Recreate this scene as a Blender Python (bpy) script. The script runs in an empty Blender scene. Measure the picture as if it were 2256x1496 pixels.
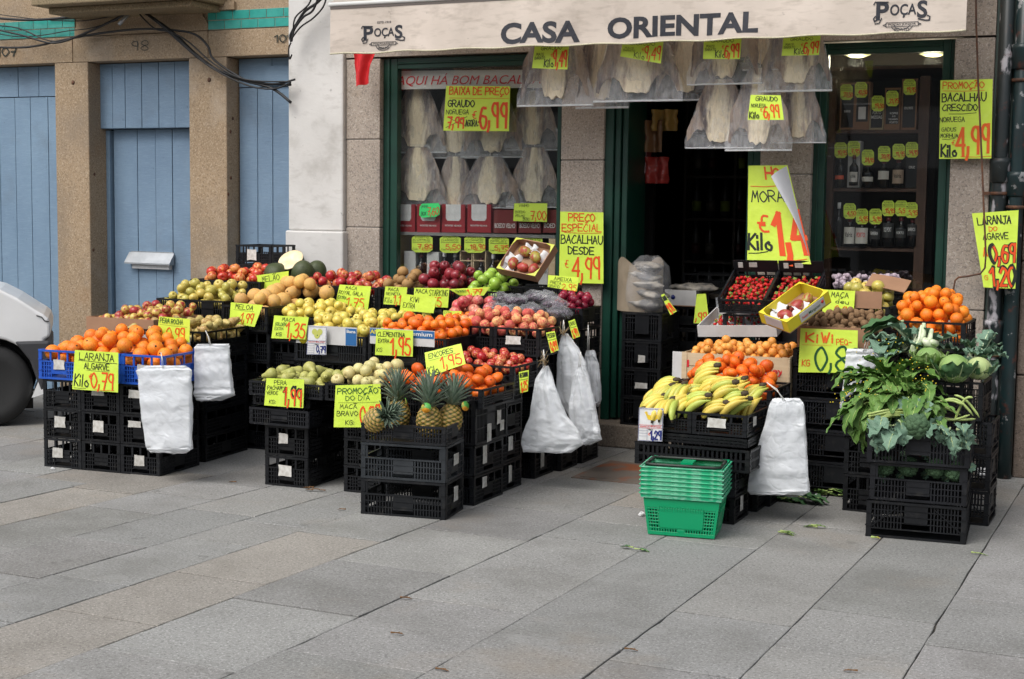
import bpy, bmesh, math, random
from mathutils import Vector, Matrix, noise as mnoise
R = random.Random(7)
SC = bpy.context.scene
COL = SC.collection
# ------------------------------------------------------------------ camera model
FX = 3210.; CX, CY = 1128., 748.; HC = 1.6
YAW = math.radians(24.9); PIT = math.atan(298/FX); ROL = 0.0127
def basis():
    cy, sy = math.cos(YAW), math.sin(YAW); cp, sp = math.cos(PIT), math.sin(PIT)
    fw = Vector((-sy*cp, cy*cp, -sp)); r0 = Vector((cy, sy, 0)); u0 = Vector((-sy*sp, cy*sp, cp))
    c, s = math.cos(ROL), math.sin(ROL)
    return c*r0+s*u0, c*u0-s*r0, fw
CR, CU, CF = basis()
EYE = Vector((0, 0, HC))
def ray(px, py): return CR*((px-CX)/FX) - CU*((py-CY)/FX) + CF
def at(px, py, Y): d = ray(px, py); return EYE + d*(Y/d.y)       # point of the photograph on a wall plane Y
def atz(px, py, z=0): d = ray(px, py); return EYE + d*((z-HC)/d.z)
# ------------------------------------------------------------------ objects
def tag(o, label=None, cat=None, group=None, kind=None):
    if label: o['label'] = label
    if cat: o['category'] = cat
    if group: o['group'] = group
    if kind: o['kind'] = kind
    return o
def empty(name, loc=(0, 0, 0), rz=0, label=None, cat=None, group=None, kind=None):
    o = bpy.data.objects.new(name, None); COL.objects.link(o)
    o.location = loc; o.rotation_euler = (0, 0, rz); o.empty_display_size = .05
    return tag(o, label, cat, group, kind)
def link(name, me, parent=None, loc=None):
    o = bpy.data.objects.new(name, me); COL.objects.link(o)
    if parent is not None: o.parent = parent
    if loc is not None: o.location = loc
    return o
class MB:
    def __init__(s): s.v = []; s.f = []; s.m = []; s.sm = []
    def add(s, vs, fs, mi=0, smooth=False):
        b = len(s.v); s.v += [tuple(p) for p in vs]
        for f in fs: s.f.append([b+i for i in f]); s.m.append(mi); s.sm.append(smooth)
        return b
    def box(s, x0, x1, y0, y1, z0, z1, mi=0, M=None):
        vs = [Vector(p) for p in ((x0,y0,z0),(x1,y0,z0),(x1,y1,z0),(x0,y1,z0),(x0,y0,z1),(x1,y0,z1),(x1,y1,z1),(x0,y1,z1))]
        if M: vs = [M @ p for p in vs]
        s.add(vs, [(0,3,2,1),(4,5,6,7),(0,1,5,4),(1,2,6,5),(2,3,7,6),(3,0,4,7)], mi)
    def bar(s, a, b, w, t, mi=0, up=(0,0,1)):
        a, b = Vector(a), Vector(b); d = (b-a); L = d.length; d.normalize()
        n = d.cross(Vector(up)); n = n.normalized() if n.length > 1e-4 else Vector((1,0,0)); u = n.cross(d)
        M = Matrix((( d.x, n.x, u.x, a.x),(d.y, n.y, u.y, a.y),(d.z, n.z, u.z, a.z),(0,0,0,1)))
        s.box(0, L, -w/2, w/2, -t/2, t/2, mi, M)
    def tube(s, pts, r, n=8, mi=0, cap=True):
        pts = [Vector(p) for p in pts]; rs = r if isinstance(r, (list, tuple)) else [r]*len(pts)
        rings = []; ref = Vector((0,0,1))
        for i, p in enumerate(pts):
            d = (pts[min(i+1, len(pts)-1)] - pts[max(i-1, 0)]).normalized()
            n1 = d.cross(ref)
            if n1.length < .2: n1 = d.cross(Vector((0,1,0)))
            n1.normalize(); n2 = d.cross(n1)
            rings.append([p + n1*(math.cos(a)*rs[i]) + n2*(math.sin(a)*rs[i]) for a in [2*math.pi*k/n for k in range(n)]])
        vs = [q for rg in rings for q in rg]; fs = []
        for i in range(len(pts)-1):
            for k in range(n):
                fs.append((i*n+k, i*n+(k+1)%n, (i+1)*n+(k+1)%n, (i+1)*n+k))
        if cap: fs.append(tuple(range(n))[::-1]); fs.append(tuple((len(pts)-1)*n+k for k in range(n)))
        s.add(vs, fs, mi, True)
    def lathe(s, prof, n=16, mi=0, M=None, smooth=True):   # prof: (r,z)
        vs = []; fs = []
        for r, z in prof:
            for k in range(n):
                a = 2*math.pi*k/n; vs.append(Vector((r*math.cos(a), r*math.sin(a), z)))
        if M: vs = [M @ p for p in vs]
        for i in range(len(prof)-1):
            for k in range(n): fs.append((i*n+k, i*n+(k+1)%n, (i+1)*n+(k+1)%n, (i+1)*n+k))
        fs.append(tuple(range(n))[::-1]); fs.append(tuple((len(prof)-1)*n+k for k in range(n)))
        s.add(vs, fs, mi, smooth)
    def grid(s, fn, nu, nv, mi=0, smooth=True, closed=False):
        vs = [fn(i/nu, j/nv) for j in range(nv+1) for i in range(nu+1)]
        fs = [(j*(nu+1)+i, j*(nu+1)+i+1, (j+1)*(nu+1)+i+1, (j+1)*(nu+1)+i) for j in range(nv) for i in range(nu)]
        s.add(vs, fs, mi, smooth)
    def mesh(s, name, mats):
        me = bpy.data.meshes.new(name); me.from_pydata(s.v, [], s.f)
        for m in (mats if isinstance(mats, (list, tuple)) else [mats]): me.materials.append(m)
        for p, mi, sm in zip(me.polygons, s.m, s.sm): p.material_index = mi; p.use_smooth = sm
        me.update(); return me
    def build(s, name, mats, parent=None, loc=None):
        return link(name, s.mesh(name, mats), parent, loc)
def bevel(o, w=.004, seg=2):
    b = o.modifiers.new('bevel', 'BEVEL'); b.width = w; b.segments = seg; b.limit_method = 'ANGLE'; return o
def nz(p, s=1., seed=0.): return mnoise.noise(Vector((p[0]*s+seed*7.3, p[1]*s+seed*3.1, p[2]*s+seed)))
# ------------------------------------------------------------------ materials
def newmat(name):
    m = bpy.data.materials.new(name); m.use_nodes = True; nt = m.node_tree
    return m, nt, nt.nodes['Principled BSDF']
def N(nt, t, **k):
    n = nt.nodes.new(t)
    for a, b in k.items(): setattr(n, a, b)
    return n
def coords(nt, rnd=True):
    tc = N(nt, 'ShaderNodeTexCoord')
    if not rnd: return tc.outputs['Object']
    oi = N(nt, 'ShaderNodeObjectInfo'); mul = N(nt, 'ShaderNodeMath', operation='MULTIPLY'); mul.inputs[1].default_value = 57.
    nt.links.new(oi.outputs['Random'], mul.inputs[0])
    va = N(nt, 'ShaderNodeVectorMath', operation='ADD'); nt.links.new(tc.outputs['Object'], va.inputs[0]); nt.links.new(mul.outputs[0], va.inputs[1])
    return va.outputs[0]
def noise_fac(nt, vec, scale, lo, hi, detail=4, rough=.55, stretch=None):
    if stretch:
        mp = N(nt, 'ShaderNodeMapping'); mp.inputs['Scale'].default_value = stretch; nt.links.new(vec, mp.inputs['Vector']); vec = mp.outputs[0]
    n = N(nt, 'ShaderNodeTexNoise'); n.inputs['Scale'].default_value = scale; n.inputs['Detail'].default_value = detail; n.inputs['Roughness'].default_value = rough
    nt.links.new(vec, n.inputs['Vector'])
    mr = N(nt, 'ShaderNodeMapRange'); mr.inputs['From Min'].default_value = lo; mr.inputs['From Max'].default_value = hi
    nt.links.new(n.outputs['Fac'], mr.inputs['Value']); return mr.outputs[0], n.outputs['Fac']
def mix(nt, fac, a, b, blend='MIX'):
    m = N(nt, 'ShaderNodeMix', data_type='RGBA', blend_type=blend)
    for sock, val in ((m.inputs[0], fac), (m.inputs[6], a), (m.inputs[7], b)):
        if isinstance(val, (int, float)): sock.default_value = val
        elif isinstance(val, tuple): sock.default_value = (*val[:3], 1)
        else: nt.links.new(val, sock)
    return m.outputs[2]
def mat(name, c, rough=.6, c2=None, scale=8., lo=.35, hi=.65, stretch=None, bump=0., bscale=60., bstretch=None, rnd=False, objvar=0., spots=None, spec=None, metal=0., detail=4, layers=None, coat=0.):
    m, nt, b = newmat(name); b.inputs['Roughness'].default_value = rough; b.inputs['Metallic'].default_value = metal
    if spec is not None: b.inputs['Specular IOR Level'].default_value = spec
    if coat: b.inputs['Coat Weight'].default_value = coat; b.inputs['Coat Roughness'].default_value = .25
    vec = coords(nt, rnd); col = c
    if c2: f, _ = noise_fac(nt, vec, scale, lo, hi, detail, .55, stretch); col = mix(nt, f, c, c2)
    for L in (layers or []):   # (colour, scale, lo, hi, amount, stretch)
        f, _ = noise_fac(nt, vec, L[1], L[2], L[3], 5, .6, L[5] if len(L) > 5 else None)
        mm = N(nt, 'ShaderNodeMath', operation='MULTIPLY'); mm.inputs[1].default_value = L[4]; mm.use_clamp = True; nt.links.new(f, mm.inputs[0])
        col = mix(nt, mm.outputs[0], col, L[0])
    if objvar:
        oi = N(nt, 'ShaderNodeObjectInfo'); hs = N(nt, 'ShaderNodeHueSaturation')
        mr = N(nt, 'ShaderNodeMapRange'); mr.inputs['To Min'].default_value = 1-objvar; mr.inputs['To Max'].default_value = 1+objvar
        nt.links.new(oi.outputs['Random'], mr.inputs['Value']); nt.links.new(mr.outputs[0], hs.inputs['Value'])
        mh = N(nt, 'ShaderNodeMath', operation='MULTIPLY_ADD'); mh.inputs[1].default_value = objvar*.08; mh.inputs[2].default_value = .5-objvar*.04
        fr = N(nt, 'ShaderNodeMath', operation='FRACT'); m9 = N(nt, 'ShaderNodeMath', operation='MULTIPLY'); m9.inputs[1].default_value = 9.7
        nt.links.new(oi.outputs['Random'], m9.inputs[0]); nt.links.new(m9.outputs[0], fr.inputs[0]); nt.links.new(fr.outputs[0], mh.inputs[0]); nt.links.new(mh.outputs[0], hs.inputs['Hue'])
        if isinstance(col, tuple): hs.inputs['Color'].default_value = (*col[:3], 1)
        else: nt.links.new(col, hs.inputs['Color'])
        col = hs.outputs[0]
    if isinstance(col, tuple): b.inputs['Base Color'].default_value = (*col[:3], 1)
    else: nt.links.new(col, b.inputs['Base Color'])
    if bump:
        _, raw = noise_fac(nt, vec, bscale, 0, 1, 3, .6, bstretch)
        bp = N(nt, 'ShaderNodeBump'); bp.inputs['Strength'].default_value = min(1, bump); bp.inputs['Distance'].default_value = .004*max(1, bump)
        nt.links.new(raw, bp.inputs['Height']); nt.links.new(bp.outputs[0], b.inputs['Normal'])
    return m
def blushmat(name, c1, c2, c3=None, scale=9., lo=.4, hi=.6, rough=.35, bias=.25, stretch=None, spk=None, objvar=.12, bump=0, bscale=200):
    """fruit skin: c1 and c2 in patches, with each fruit's own share of c2"""
    m, nt, b = newmat(name); b.inputs['Roughness'].default_value = rough
    vec = coords(nt, True); oi = N(nt, 'ShaderNodeObjectInfo')
    _, raw = noise_fac(nt, vec, scale, 0, 1, 2, .5, stretch)
    ad = N(nt, 'ShaderNodeMath', operation='MULTIPLY_ADD'); ad.inputs[1].default_value = bias; nt.links.new(oi.outputs['Random'], ad.inputs[0]); nt.links.new(raw, ad.inputs[2])
    mr = N(nt, 'ShaderNodeMapRange'); mr.inputs['From Min'].default_value = lo-.05+bias/2; mr.inputs['From Max'].default_value = hi+.06+bias/2; mr.interpolation_type = 'SMOOTHSTEP'; nt.links.new(ad.outputs[0], mr.inputs['Value'])
    col = mix(nt, mr.outputs[0], c1, c2)
    if c3: f, _ = noise_fac(nt, vec, scale*7, .55, .72, 3, .6); mm = N(nt, 'ShaderNodeMath', operation='MULTIPLY'); mm.inputs[1].default_value = .35; nt.links.new(f, mm.inputs[0]); col = mix(nt, mm.outputs[0], col, c3)
    hs = N(nt, 'ShaderNodeHueSaturation'); fr = N(nt, 'ShaderNodeMath', operation='FRACT'); m9 = N(nt, 'ShaderNodeMath', operation='MULTIPLY'); m9.inputs[1].default_value = 13.3
    nt.links.new(oi.outputs['Random'], m9.inputs[0]); nt.links.new(m9.outputs[0], fr.inputs[0])
    m2 = N(nt, 'ShaderNodeMapRange'); m2.inputs['To Min'].default_value = 1-objvar; m2.inputs['To Max'].default_value = 1+objvar; nt.links.new(fr.outputs[0], m2.inputs['Value'])
    nt.links.new(m2.outputs[0], hs.inputs['Value']); nt.links.new(col, hs.inputs['Color']); nt.links.new(hs.outputs[0], b.inputs['Base Color'])
    if bump:
        _, r2 = noise_fac(nt, vec, bscale, 0, 1, 2, .5); bp = N(nt, 'ShaderNodeBump'); bp.inputs['Strength'].default_value = bump; bp.inputs['Distance'].default_value = .002
        nt.links.new(r2, bp.inputs['Height']); nt.links.new(bp.outputs[0], b.inputs['Normal'])
    return m
def film(name, tint=(.9,.9,.92), alpha=.2, rough=.12):
    m, nt, b = newmat(name); out = nt.nodes['Material Output']
    b.inputs['Base Color'].default_value = (*tint, 1); b.inputs['Roughness'].default_value = rough; b.inputs['Specular IOR Level'].default_value = .9
    tr = N(nt, 'ShaderNodeBsdfTransparent'); ms = N(nt, 'ShaderNodeMixShader')
    vec = coords(nt, True); f, _ = noise_fac(nt, vec, 9., .35, .75, 3, .6)
    mr = N(nt, 'ShaderNodeMapRange'); mr.inputs['To Min'].default_value = alpha*.5; mr.inputs['To Max'].default_value = min(1, alpha*1.8); nt.links.new(f, mr.inputs['Value'])
    nt.links.new(mr.outputs[0], ms.inputs[0]); nt.links.new(tr.outputs[0], ms.inputs[1]); nt.links.new(b.outputs[0], ms.inputs[2]); nt.links.new(ms.outputs[0], out.inputs[0])
    return m
def glassmat(name, refl=.12):
    m, nt, b = newmat(name); out = nt.nodes['Material Output']; nt.nodes.remove(b)
    tr = N(nt, 'ShaderNodeBsdfTransparent'); tr.inputs[0].default_value = (.98,.99,.985,1); gl = N(nt, 'ShaderNodeBsdfGlossy'); gl.inputs['Roughness'].default_value = .02
    ms = N(nt, 'ShaderNodeMixShader'); ms.inputs[0].default_value = refl
    nt.links.new(tr.outputs[0], ms.inputs[1]); nt.links.new(gl.outputs[0], ms.inputs[2]); nt.links.new(ms.outputs[0], out.inputs[0]); return m
def emit(name, c, s):
    m, nt, b = newmat(name); b.inputs['Emission Color'].default_value = (*c, 1); b.inputs['Emission Strength'].default_value = s; b.inputs['Base Color'].default_value = (*c, 1); return m
def crum(p, s, seed=0):
    q = Vector((p[0]*s+seed*3.7, p[1]*s+seed*1.9, p[2]*s+seed)); return abs(mnoise.noise(q))+.5*abs(mnoise.noise(q*2.1+Vector((5,1,3))))+.25*abs(mnoise.noise(q*4.3))
PL = dict(
 black=mat('black_plastic', (.0045,.005,.0065), .45, c2=(.008,.009,.011), scale=5, objvar=.4, layers=[((.06,.056,.05), 14, .56, .78, .4), ((.09,.085,.08), 45, .66, .74, .5)], spec=.35),
 grey=mat('worn_black_plastic', (.016,.02,.025), .38, c2=(.035,.04,.046), scale=6, objvar=.2, layers=[((.1,.1,.1), 16, .6, .8, .4)]),
 blue=mat('blue_plastic', (.012,.075,.42), .35, c2=(.02,.1,.5), scale=6),
 green=mat('green_plastic', (.0,.36,.16), .35, c2=(.02,.42,.2), scale=6, layers=[((.38,.66,.52), 30, .46, .68, .75, (1,1,2.5)), ((.34,.62,.48), 7, .42, .65, .5)]),
 greenclean=mat('smooth_green_plastic', (.0,.30,.12), .3),
 paper=mat('fluorescent_yellow_paper', (.66,.86,.085), .5, c2=(.60,.79,.07), scale=9, objvar=.05, bump=1.5, bscale=9, layers=[((.72,.9,.2), 14, .55, .7, .3)]),
 gpaper=mat('fluorescent_green_paper', (.05,.85,.22), .55),
 white=mat('white_paper', (.72,.72,.72), .6, c2=(.6,.6,.6), scale=20),
 sticker=mat('paper_sticker', (.62,.61,.58), .6, c2=(.42,.4,.36), scale=30, objvar=.15),
 K=mat('black_ink', (.012,.018,.012), .5), R=mat('red_orange_ink', (.78,.08,.008), .5), O=mat('orange_ink', (.82,.13,.012), .5), G=mat('green_ink', (.01,.09,.025), .5), B=mat('blue_ink', (.01,.02,.16), .5), P=mat('crimson_ink', (.62,.02,.03), .5),
 W=mat('white_ink', (.7,.7,.68), .5),
 card=mat('cardboard', (.36,.20,.115), .8, c2=(.30,.165,.095), scale=6, bump=.2, bscale=80),
 carton=mat('white_carton', (.62,.61,.6), .6, c2=(.5,.49,.48), scale=6),
 ycarton=mat('yellow_carton', (.72,.60,.03), .5), olive=mat('lime_carton', (.52,.55,.07), .55), cblue=mat('blue_print', (.02,.12,.32), .5),
 wood=mat('pale_wood', (.60,.47,.30), .7, c2=(.52,.39,.24), scale=5, stretch=(1,1,9), bump=.2, bscale=40, bstretch=(1,1,12)),
 dwood=mat('brown_wood', (.075,.035,.018), .55, c2=(.05,.022,.012), scale=6, stretch=(6,6,1)),
 gpaint=mat('dark_green_paint', (.004,.045,.028), .42, c2=(.003,.03,.02), scale=5, layers=[((.3,.33,.3), 60, .7, .78, .5)]),
 film=film('clear_plastic_film', (.85,.86,.88), .145, .08), filmthick=film('crumpled_plastic_film', (.8,.81,.84), .13, .1),
 glass=glassmat('window_glass', .10),
 string=mat('white_string', (.7,.69,.65), .8), rope=mat('raffia', (.36,.26,.14), .8),
 rust=mat('rusty_iron', (.06,.03,.02), .7, c2=(.13,.05,.02), scale=30),
 cable=mat('black_cable', (.008,.008,.009), .5), steel=mat('brushed_steel', (.42,.44,.46), .38, c2=(.33,.35,.37), scale=10, metal=.7),
)
def bagmat():
    m, nt, b = newmat('white_bag_plastic'); b.inputs['Base Color'].default_value = (.88,.90,.92,1); b.inputs['Roughness'].default_value = .22
    b.inputs['Transmission Weight'].default_value = 0.
    out = nt.nodes['Material Output']; tl = N(nt, 'ShaderNodeBsdfTranslucent'); tl.inputs[0].default_value = (.9,.92,.94,1)
    ms = N(nt, 'ShaderNodeMixShader'); ms.inputs[0].default_value = .4
    vec = coords(nt, True); _, raw0 = noise_fac(nt, vec, 14, 0, 1, 4, .6, (1,1,2.2)); vo = N(nt, 'ShaderNodeTexVoronoi', feature='DISTANCE_TO_EDGE'); vo.inputs['Scale'].default_value = 16; mp = N(nt, 'ShaderNodeMapping'); mp.inputs['Scale'].default_value = (1,1,1.7); va_ = N(nt, 'ShaderNodeVectorMath', operation='MULTIPLY_ADD'); nz_ = N(nt, 'ShaderNodeTexNoise'); nz_.inputs['Scale'].default_value = 9; nt.links.new(vec, nz_.inputs['Vector']); va_.inputs[1].default_value = (.12,.12,.12); nt.links.new(nz_.outputs['Color'], va_.inputs[0]); nt.links.new(vec, va_.inputs[2]); nt.links.new(va_.outputs[0], mp.inputs['Vector']); nt.links.new(mp.outputs[0], vo.inputs['Vector'])
    mn = N(nt, 'ShaderNodeMath', operation='MINIMUM'); mn.inputs[1].default_value = .35; nt.links.new(vo.outputs['Distance'], mn.inputs[0]); ad_ = N(nt, 'ShaderNodeMath', operation='MULTIPLY_ADD'); ad_.inputs[1].default_value = 1.6; nt.links.new(mn.outputs[0], ad_.inputs[0]); nt.links.new(raw0, ad_.inputs[2]); raw = ad_.outputs[0]; bp = N(nt, 'ShaderNodeBump'); bp.inputs['Strength'].default_value = .32; bp.inputs['Distance'].default_value = .012
    nt.links.new(raw, bp.inputs['Height']); nt.links.new(bp.outputs[0], b.inputs['Normal'])
    nt.links.new(b.outputs[0], ms.inputs[1]); nt.links.new(tl.outputs[0], ms.inputs[2]); tr = N(nt, 'ShaderNodeBsdfTransparent'); m3 = N(nt, 'ShaderNodeMixShader'); m3.inputs[0].default_value = .24; nt.links.new(ms.outputs[0], m3.inputs[1]); nt.links.new(tr.outputs[0], m3.inputs[2]); nt.links.new(m3.outputs[0], out.inputs[0]); return m
PL['bag'] = bagmat()
# ------------------------------------------------------------------ marker lettering
GL = {
'A':'00 38 60|13 53','B':'00 08|~08 38 57 45 24|~24 55 62 40 00','C':'~67 48 26 03 11 30 61','D':'00 08|~08 37 65 52 30 00','E':'68 08 00 60|04 54','F':'68 08 00|04 54',
'G':'~67 48 17 04 11 40 62|62 64 34','H':'08 00|68 60|04 64','I':'38 30','J':'58 52|~52 40 20 02|28 78','K':'08 00|68 04 60','L':'08 00 60','M':'00 18 33 58 60','N':'00 08 60 68',
'O':'~38 06 03 30 63 65 38','P':'00 08|~08 48 66 44 04','Q':'~38 06 03 30 63 65 38|42 70','R':'00 08|~08 48 66 44 04|24 60','S':'~67 38 06 24 53 51 20 01','T':'08 68|38 30','U':'~08 03 20 40 63 68',
'V':'08 30 68','W':'08 20 35 40 68','X':'08 60|68 00','Y':'08 34 68|34 30','Z':'08 68 00 60',
'0':'~38 06 03 30 63 65 38','1':'06 38 30','2':'~06 28 57 55 00|00 60','3':'~07 38 57 45 24|~24 54 62 40 01','4':'50 58 03 63','5':'58 18 05|~05 35 63 50 20 01','6':'~57 27 03 20 50 63 44 14 02','7':'08 68 30|14 54',
'8':'~34 06 28 58 65 34 02 20 50 62 34','9':'~54 24 06 28 57 54|58 50',
',':'32 30 2a','.':'30 31','-':'14 54','=':'13 53|15 55',"'":'38 26','!':'38 33|31 30','€':'~67 37 24 12 30 60|04 44|13 43','+':'34 30|12 52','/':'00 68',':':'31 32|35 36',
'i':'34 30|36 37','l':'28 20','o':'~34 03 01 20 40 52 33 24','k':'08 00|44 02 40','g':'~44 24 02 20 41|44 4a','e':'~02 42 44 24 02 20 40','u':'~04 01 20 40 44|44 40','d':'~43 24 02 20 41|48 40','a':'~43 24 02 20 41|44 40','n':'00 04|~03 24 43 40','t':'28 20 40|05 45','r':'00 04|~03 24 44','m':'00 04|~03 14 23 20|~23 34 53 50','s':'~44 14 13 32 30 00','h':'08 00|~03 24 43 40','y':'04 22|44 0a','z':'04 44 00 40','b':'08 00|~03 24 43 40 00','c':'~43 24 02 20 41','p':'04 0a|~03 24 43 20 01','v':'04 20 44',' ':''}
ACC = {'Ç':('C','~30 3a 1a'),'ç':('c','~20 2a 0a'),'Ã':('A','~09 2b 4a 6b'),'ã':('a','~06 27 36 57'),'Í':('I','39 5c'),'Á':('A','39 5c'),'Ê':('E','19 3b 59'),'É':('E','29 5c')}
HX = {'a':-1.6,'b':10.2,'c':11}
def gl_strokes(ch):
    if ch in ACC: base, ex = ACC[ch]; src = GL[base]+'|'+ex
    else: src = GL.get(ch, '')
    out = []
    for st in src.split('|'):
        if not st: continue
        curved = st[0] == '~'; st = st.lstrip('~'); pts = []
        for i, t in enumerate(st.split()):
            yv = t[1]; y = float(yv) if yv.isdigit() else HX[yv]
            if ch in ACC and st is not None and yv == 'a' and ch in 'Ãã': y = 9.4
            pts.append((float(t[0]), y))
        if curved and len(pts) > 2:
            q = []
            closed = pts[0] == pts[-1]
            for i in range(len(pts)-1):
                p0 = pts[i-1] if i else (pts[-2] if closed else pts[0]); p1, p2 = pts[i], pts[i+1]; p3 = pts[i+2] if i+2 < len(pts) else (pts[1] if closed else pts[-1])
                for k in range(4):
                    t = k/4; q.append(tuple(.5*((2*b)+(-a+c)*t+(2*a-5*b+4*c-d)*t*t+(-a+3*b-3*c+d)*t**3) for a, b, c, d in zip(p0, p1, p2, p3)))
            q.append(pts[-1]); pts = q
        out.append(pts)
    return out
def ribbon(mb, pts, w, fmap, k, asp):
    """flat marker stroke through pts (u,v units where u is scaled by asp to be square)"""
    runs = [[pts[0]]]
    for i in range(1, len(pts)):
        runs[-1].append(pts[i])
        if i < len(pts)-1:
            a = (pts[i][0]-pts[i-1][0], pts[i][1]-pts[i-1][1]); b = (pts[i+1][0]-pts[i][0], pts[i+1][1]-pts[i][1])
            la, lb = math.hypot(*a), math.hypot(*b)
            if la*lb > 0 and (a[0]*b[0]+a[1]*b[1])/(la*lb) < .3: runs.append([pts[i]])
    for run in runs:
        if len(run) < 2: continue
        k[0] += 1; lift = .0008+.00006*(k[0] % 40); vs = []
        for i, p in enumerate(run):
            a = run[max(i-1, 0)]; b = run[min(i+1, len(run)-1)]
            dx, dy = b[0]-a[0], b[1]-a[1]; L = math.hypot(dx, dy) or 1; dx /= L; dy /= L
            e = 0
            if i == 0: e = -w*.45
            if i == len(run)-1: e = w*.45
            x, y = p[0]+dx*e, p[1]+dy*e
            for s in (-.5, .5): vs.append(fmap((x - dy*w*s)/asp, y + dx*w*s, lift))
        mb.add(vs, [(2*i, 2*i+2, 2*i+3, 2*i+1) for i in range(len(run)-1)], 0)
def write(mb, txt, x0, x1, y0, y1, fmap, asp, bold=.1, rnd=R, k=None, slant=.0, gap=1.7, double=False):
    """txt fitted to the box x0..x1, y0 (top)..y1 (bottom) of a sheet whose width/height is asp"""
    k = k or [0]; wd = []
    for ch in txt:
        b = ACC[ch][0] if ch in ACC else ch
        wd.append(2.2 if b in "I1.,'!: " and b != '1' else (3.4 if b == '1' else (4.2 if b.islower() and b != 'm' else 6)))
        if b == 'l' or b == 'i': wd[-1] = 2.6
    tot = sum(wd)+gap*(len(txt)-1); h = (y1-y0)/8.; sx = (x1-x0)*asp/tot; cx = x0*asp; bold = bold*.74 if y1-y0 > .27 else max(bold, .125); w = bold*(y1-y0)
    for ch, cw in zip(txt, wd):
        b = ACC[ch][0] if ch in ACC else ch
        off = -2 if b in "I.,'!:il" else (-.6 if b == '1' else 0)
        jy = rnd.uniform(-.35, .35)*h; js = rnd.uniform(.93, 1.06); jr = rnd.uniform(-.04, .04)+slant
        for st in gl_strokes(ch):
            pts = []
            for x, y in st:
                X = cx + ((x+off)*sx) + y*h*jr; Y = y1 - y*h*js + jy + rnd.uniform(-.1, .1)*h
                pts.append((X, Y))
            ribbon(mb, pts, w, fmap, k, asp)
        cx += (cw+gap)*sx
COLN = {'K':'black','R':'red','O':'orange','G':'green','B':'blue','P':'crimson','W':'white'}
def quadmap(c, curl=.0, seed=0):
    TL, TR, BR, BL = c; nrm = (TR-TL).cross(BL-TL).normalized()
    if nrm.y > 0: nrm = -nrm
    L = (TR-TL).length
    def f(u, v, lift=0):
        p = (TL*(1-u)+TR*u)*(1-v)+(BL*(1-u)+BR*u)*v
        d = curl*L*(math.sin(math.pi*u*.9+seed)*(.3+.7*v)+.35*math.sin(2.2*v+seed*2.1+u)) if curl else 0
        return p+nrm*(lift+d)
    f.n = nrm; f.asp = (L+(BR-BL).length)/2/(BL-TL).length
    return f
def sheet(mb, f, nu=8, nv=8, th=.0008, shape=None, mi=0):
    if shape:                                       # outline in u,v
        vs = [f(u, v, 0) for u, v in shape]+[f(u, v, -th) for u, v in shape]; n = len(shape)
        mb.add(vs, [tuple(range(n)), tuple(range(2*n-1, n-1, -1))]+[(i, i+n, (i+1)%n+n, (i+1)%n) for i in range(n)], mi); return
    mb.grid(lambda u, v: f(u, v, 0), nu, nv, mi); mb.grid(lambda u, v: f(u, v, -th), nu, nv, mi)
SIGNN = 0
def sign(pc, Y, label, texts, lines=(), curl=.02, paper='paper', shape=None, name='price_sign', cat='price sign', group=None, bent=None):
    """pc: four photo corners TL,TR,BR,BL (Y one depth or four)"""
    global SIGNN; SIGNN += 1
    Ys = Y if isinstance(Y, (tuple, list)) else [Y]*4
    W = [at(p[0], p[1], y) for p, y in zip(pc, Ys)]; c = sum(W, Vector())/4
    f = quadmap([w-c for w in W], curl, SIGNN*1.7)
    root = empty(name, c, 0, label, cat, group)
    mb = MB(); sheet(mb, f, shape=shape); mb.build('paper_sheet', PL[paper], root)
    by = {}
    for t in texts:
        txt, x0, x1, y0, y1, col = t[:6]; bold = t[6] if len(t) > 6 else .1
        m = by.setdefault(col, (MB(), [0 if col == 'K' else 18])); write(m[0], txt, x0, x1, y0, y1, f, f.asp, bold, k=m[1])
    for l in lines:
        m = by.setdefault(l[4], (MB(), [0 if l[4] == 'K' else 18])); ribbon(m[0], [(l[0]*f.asp, l[1]), ((l[0]+l[2])/2*f.asp, (l[1]+l[3])/2+.008), (l[2]*f.asp, l[3])], (l[5] if len(l) > 5 else .014), f, m[1], f.asp)
    for i, (col, (m, k)) in enumerate(by.items()):
        if m.v: tag(m.build('lettering', PL[col], root), COLN[col]+' lettering')
    return root, f
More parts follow.
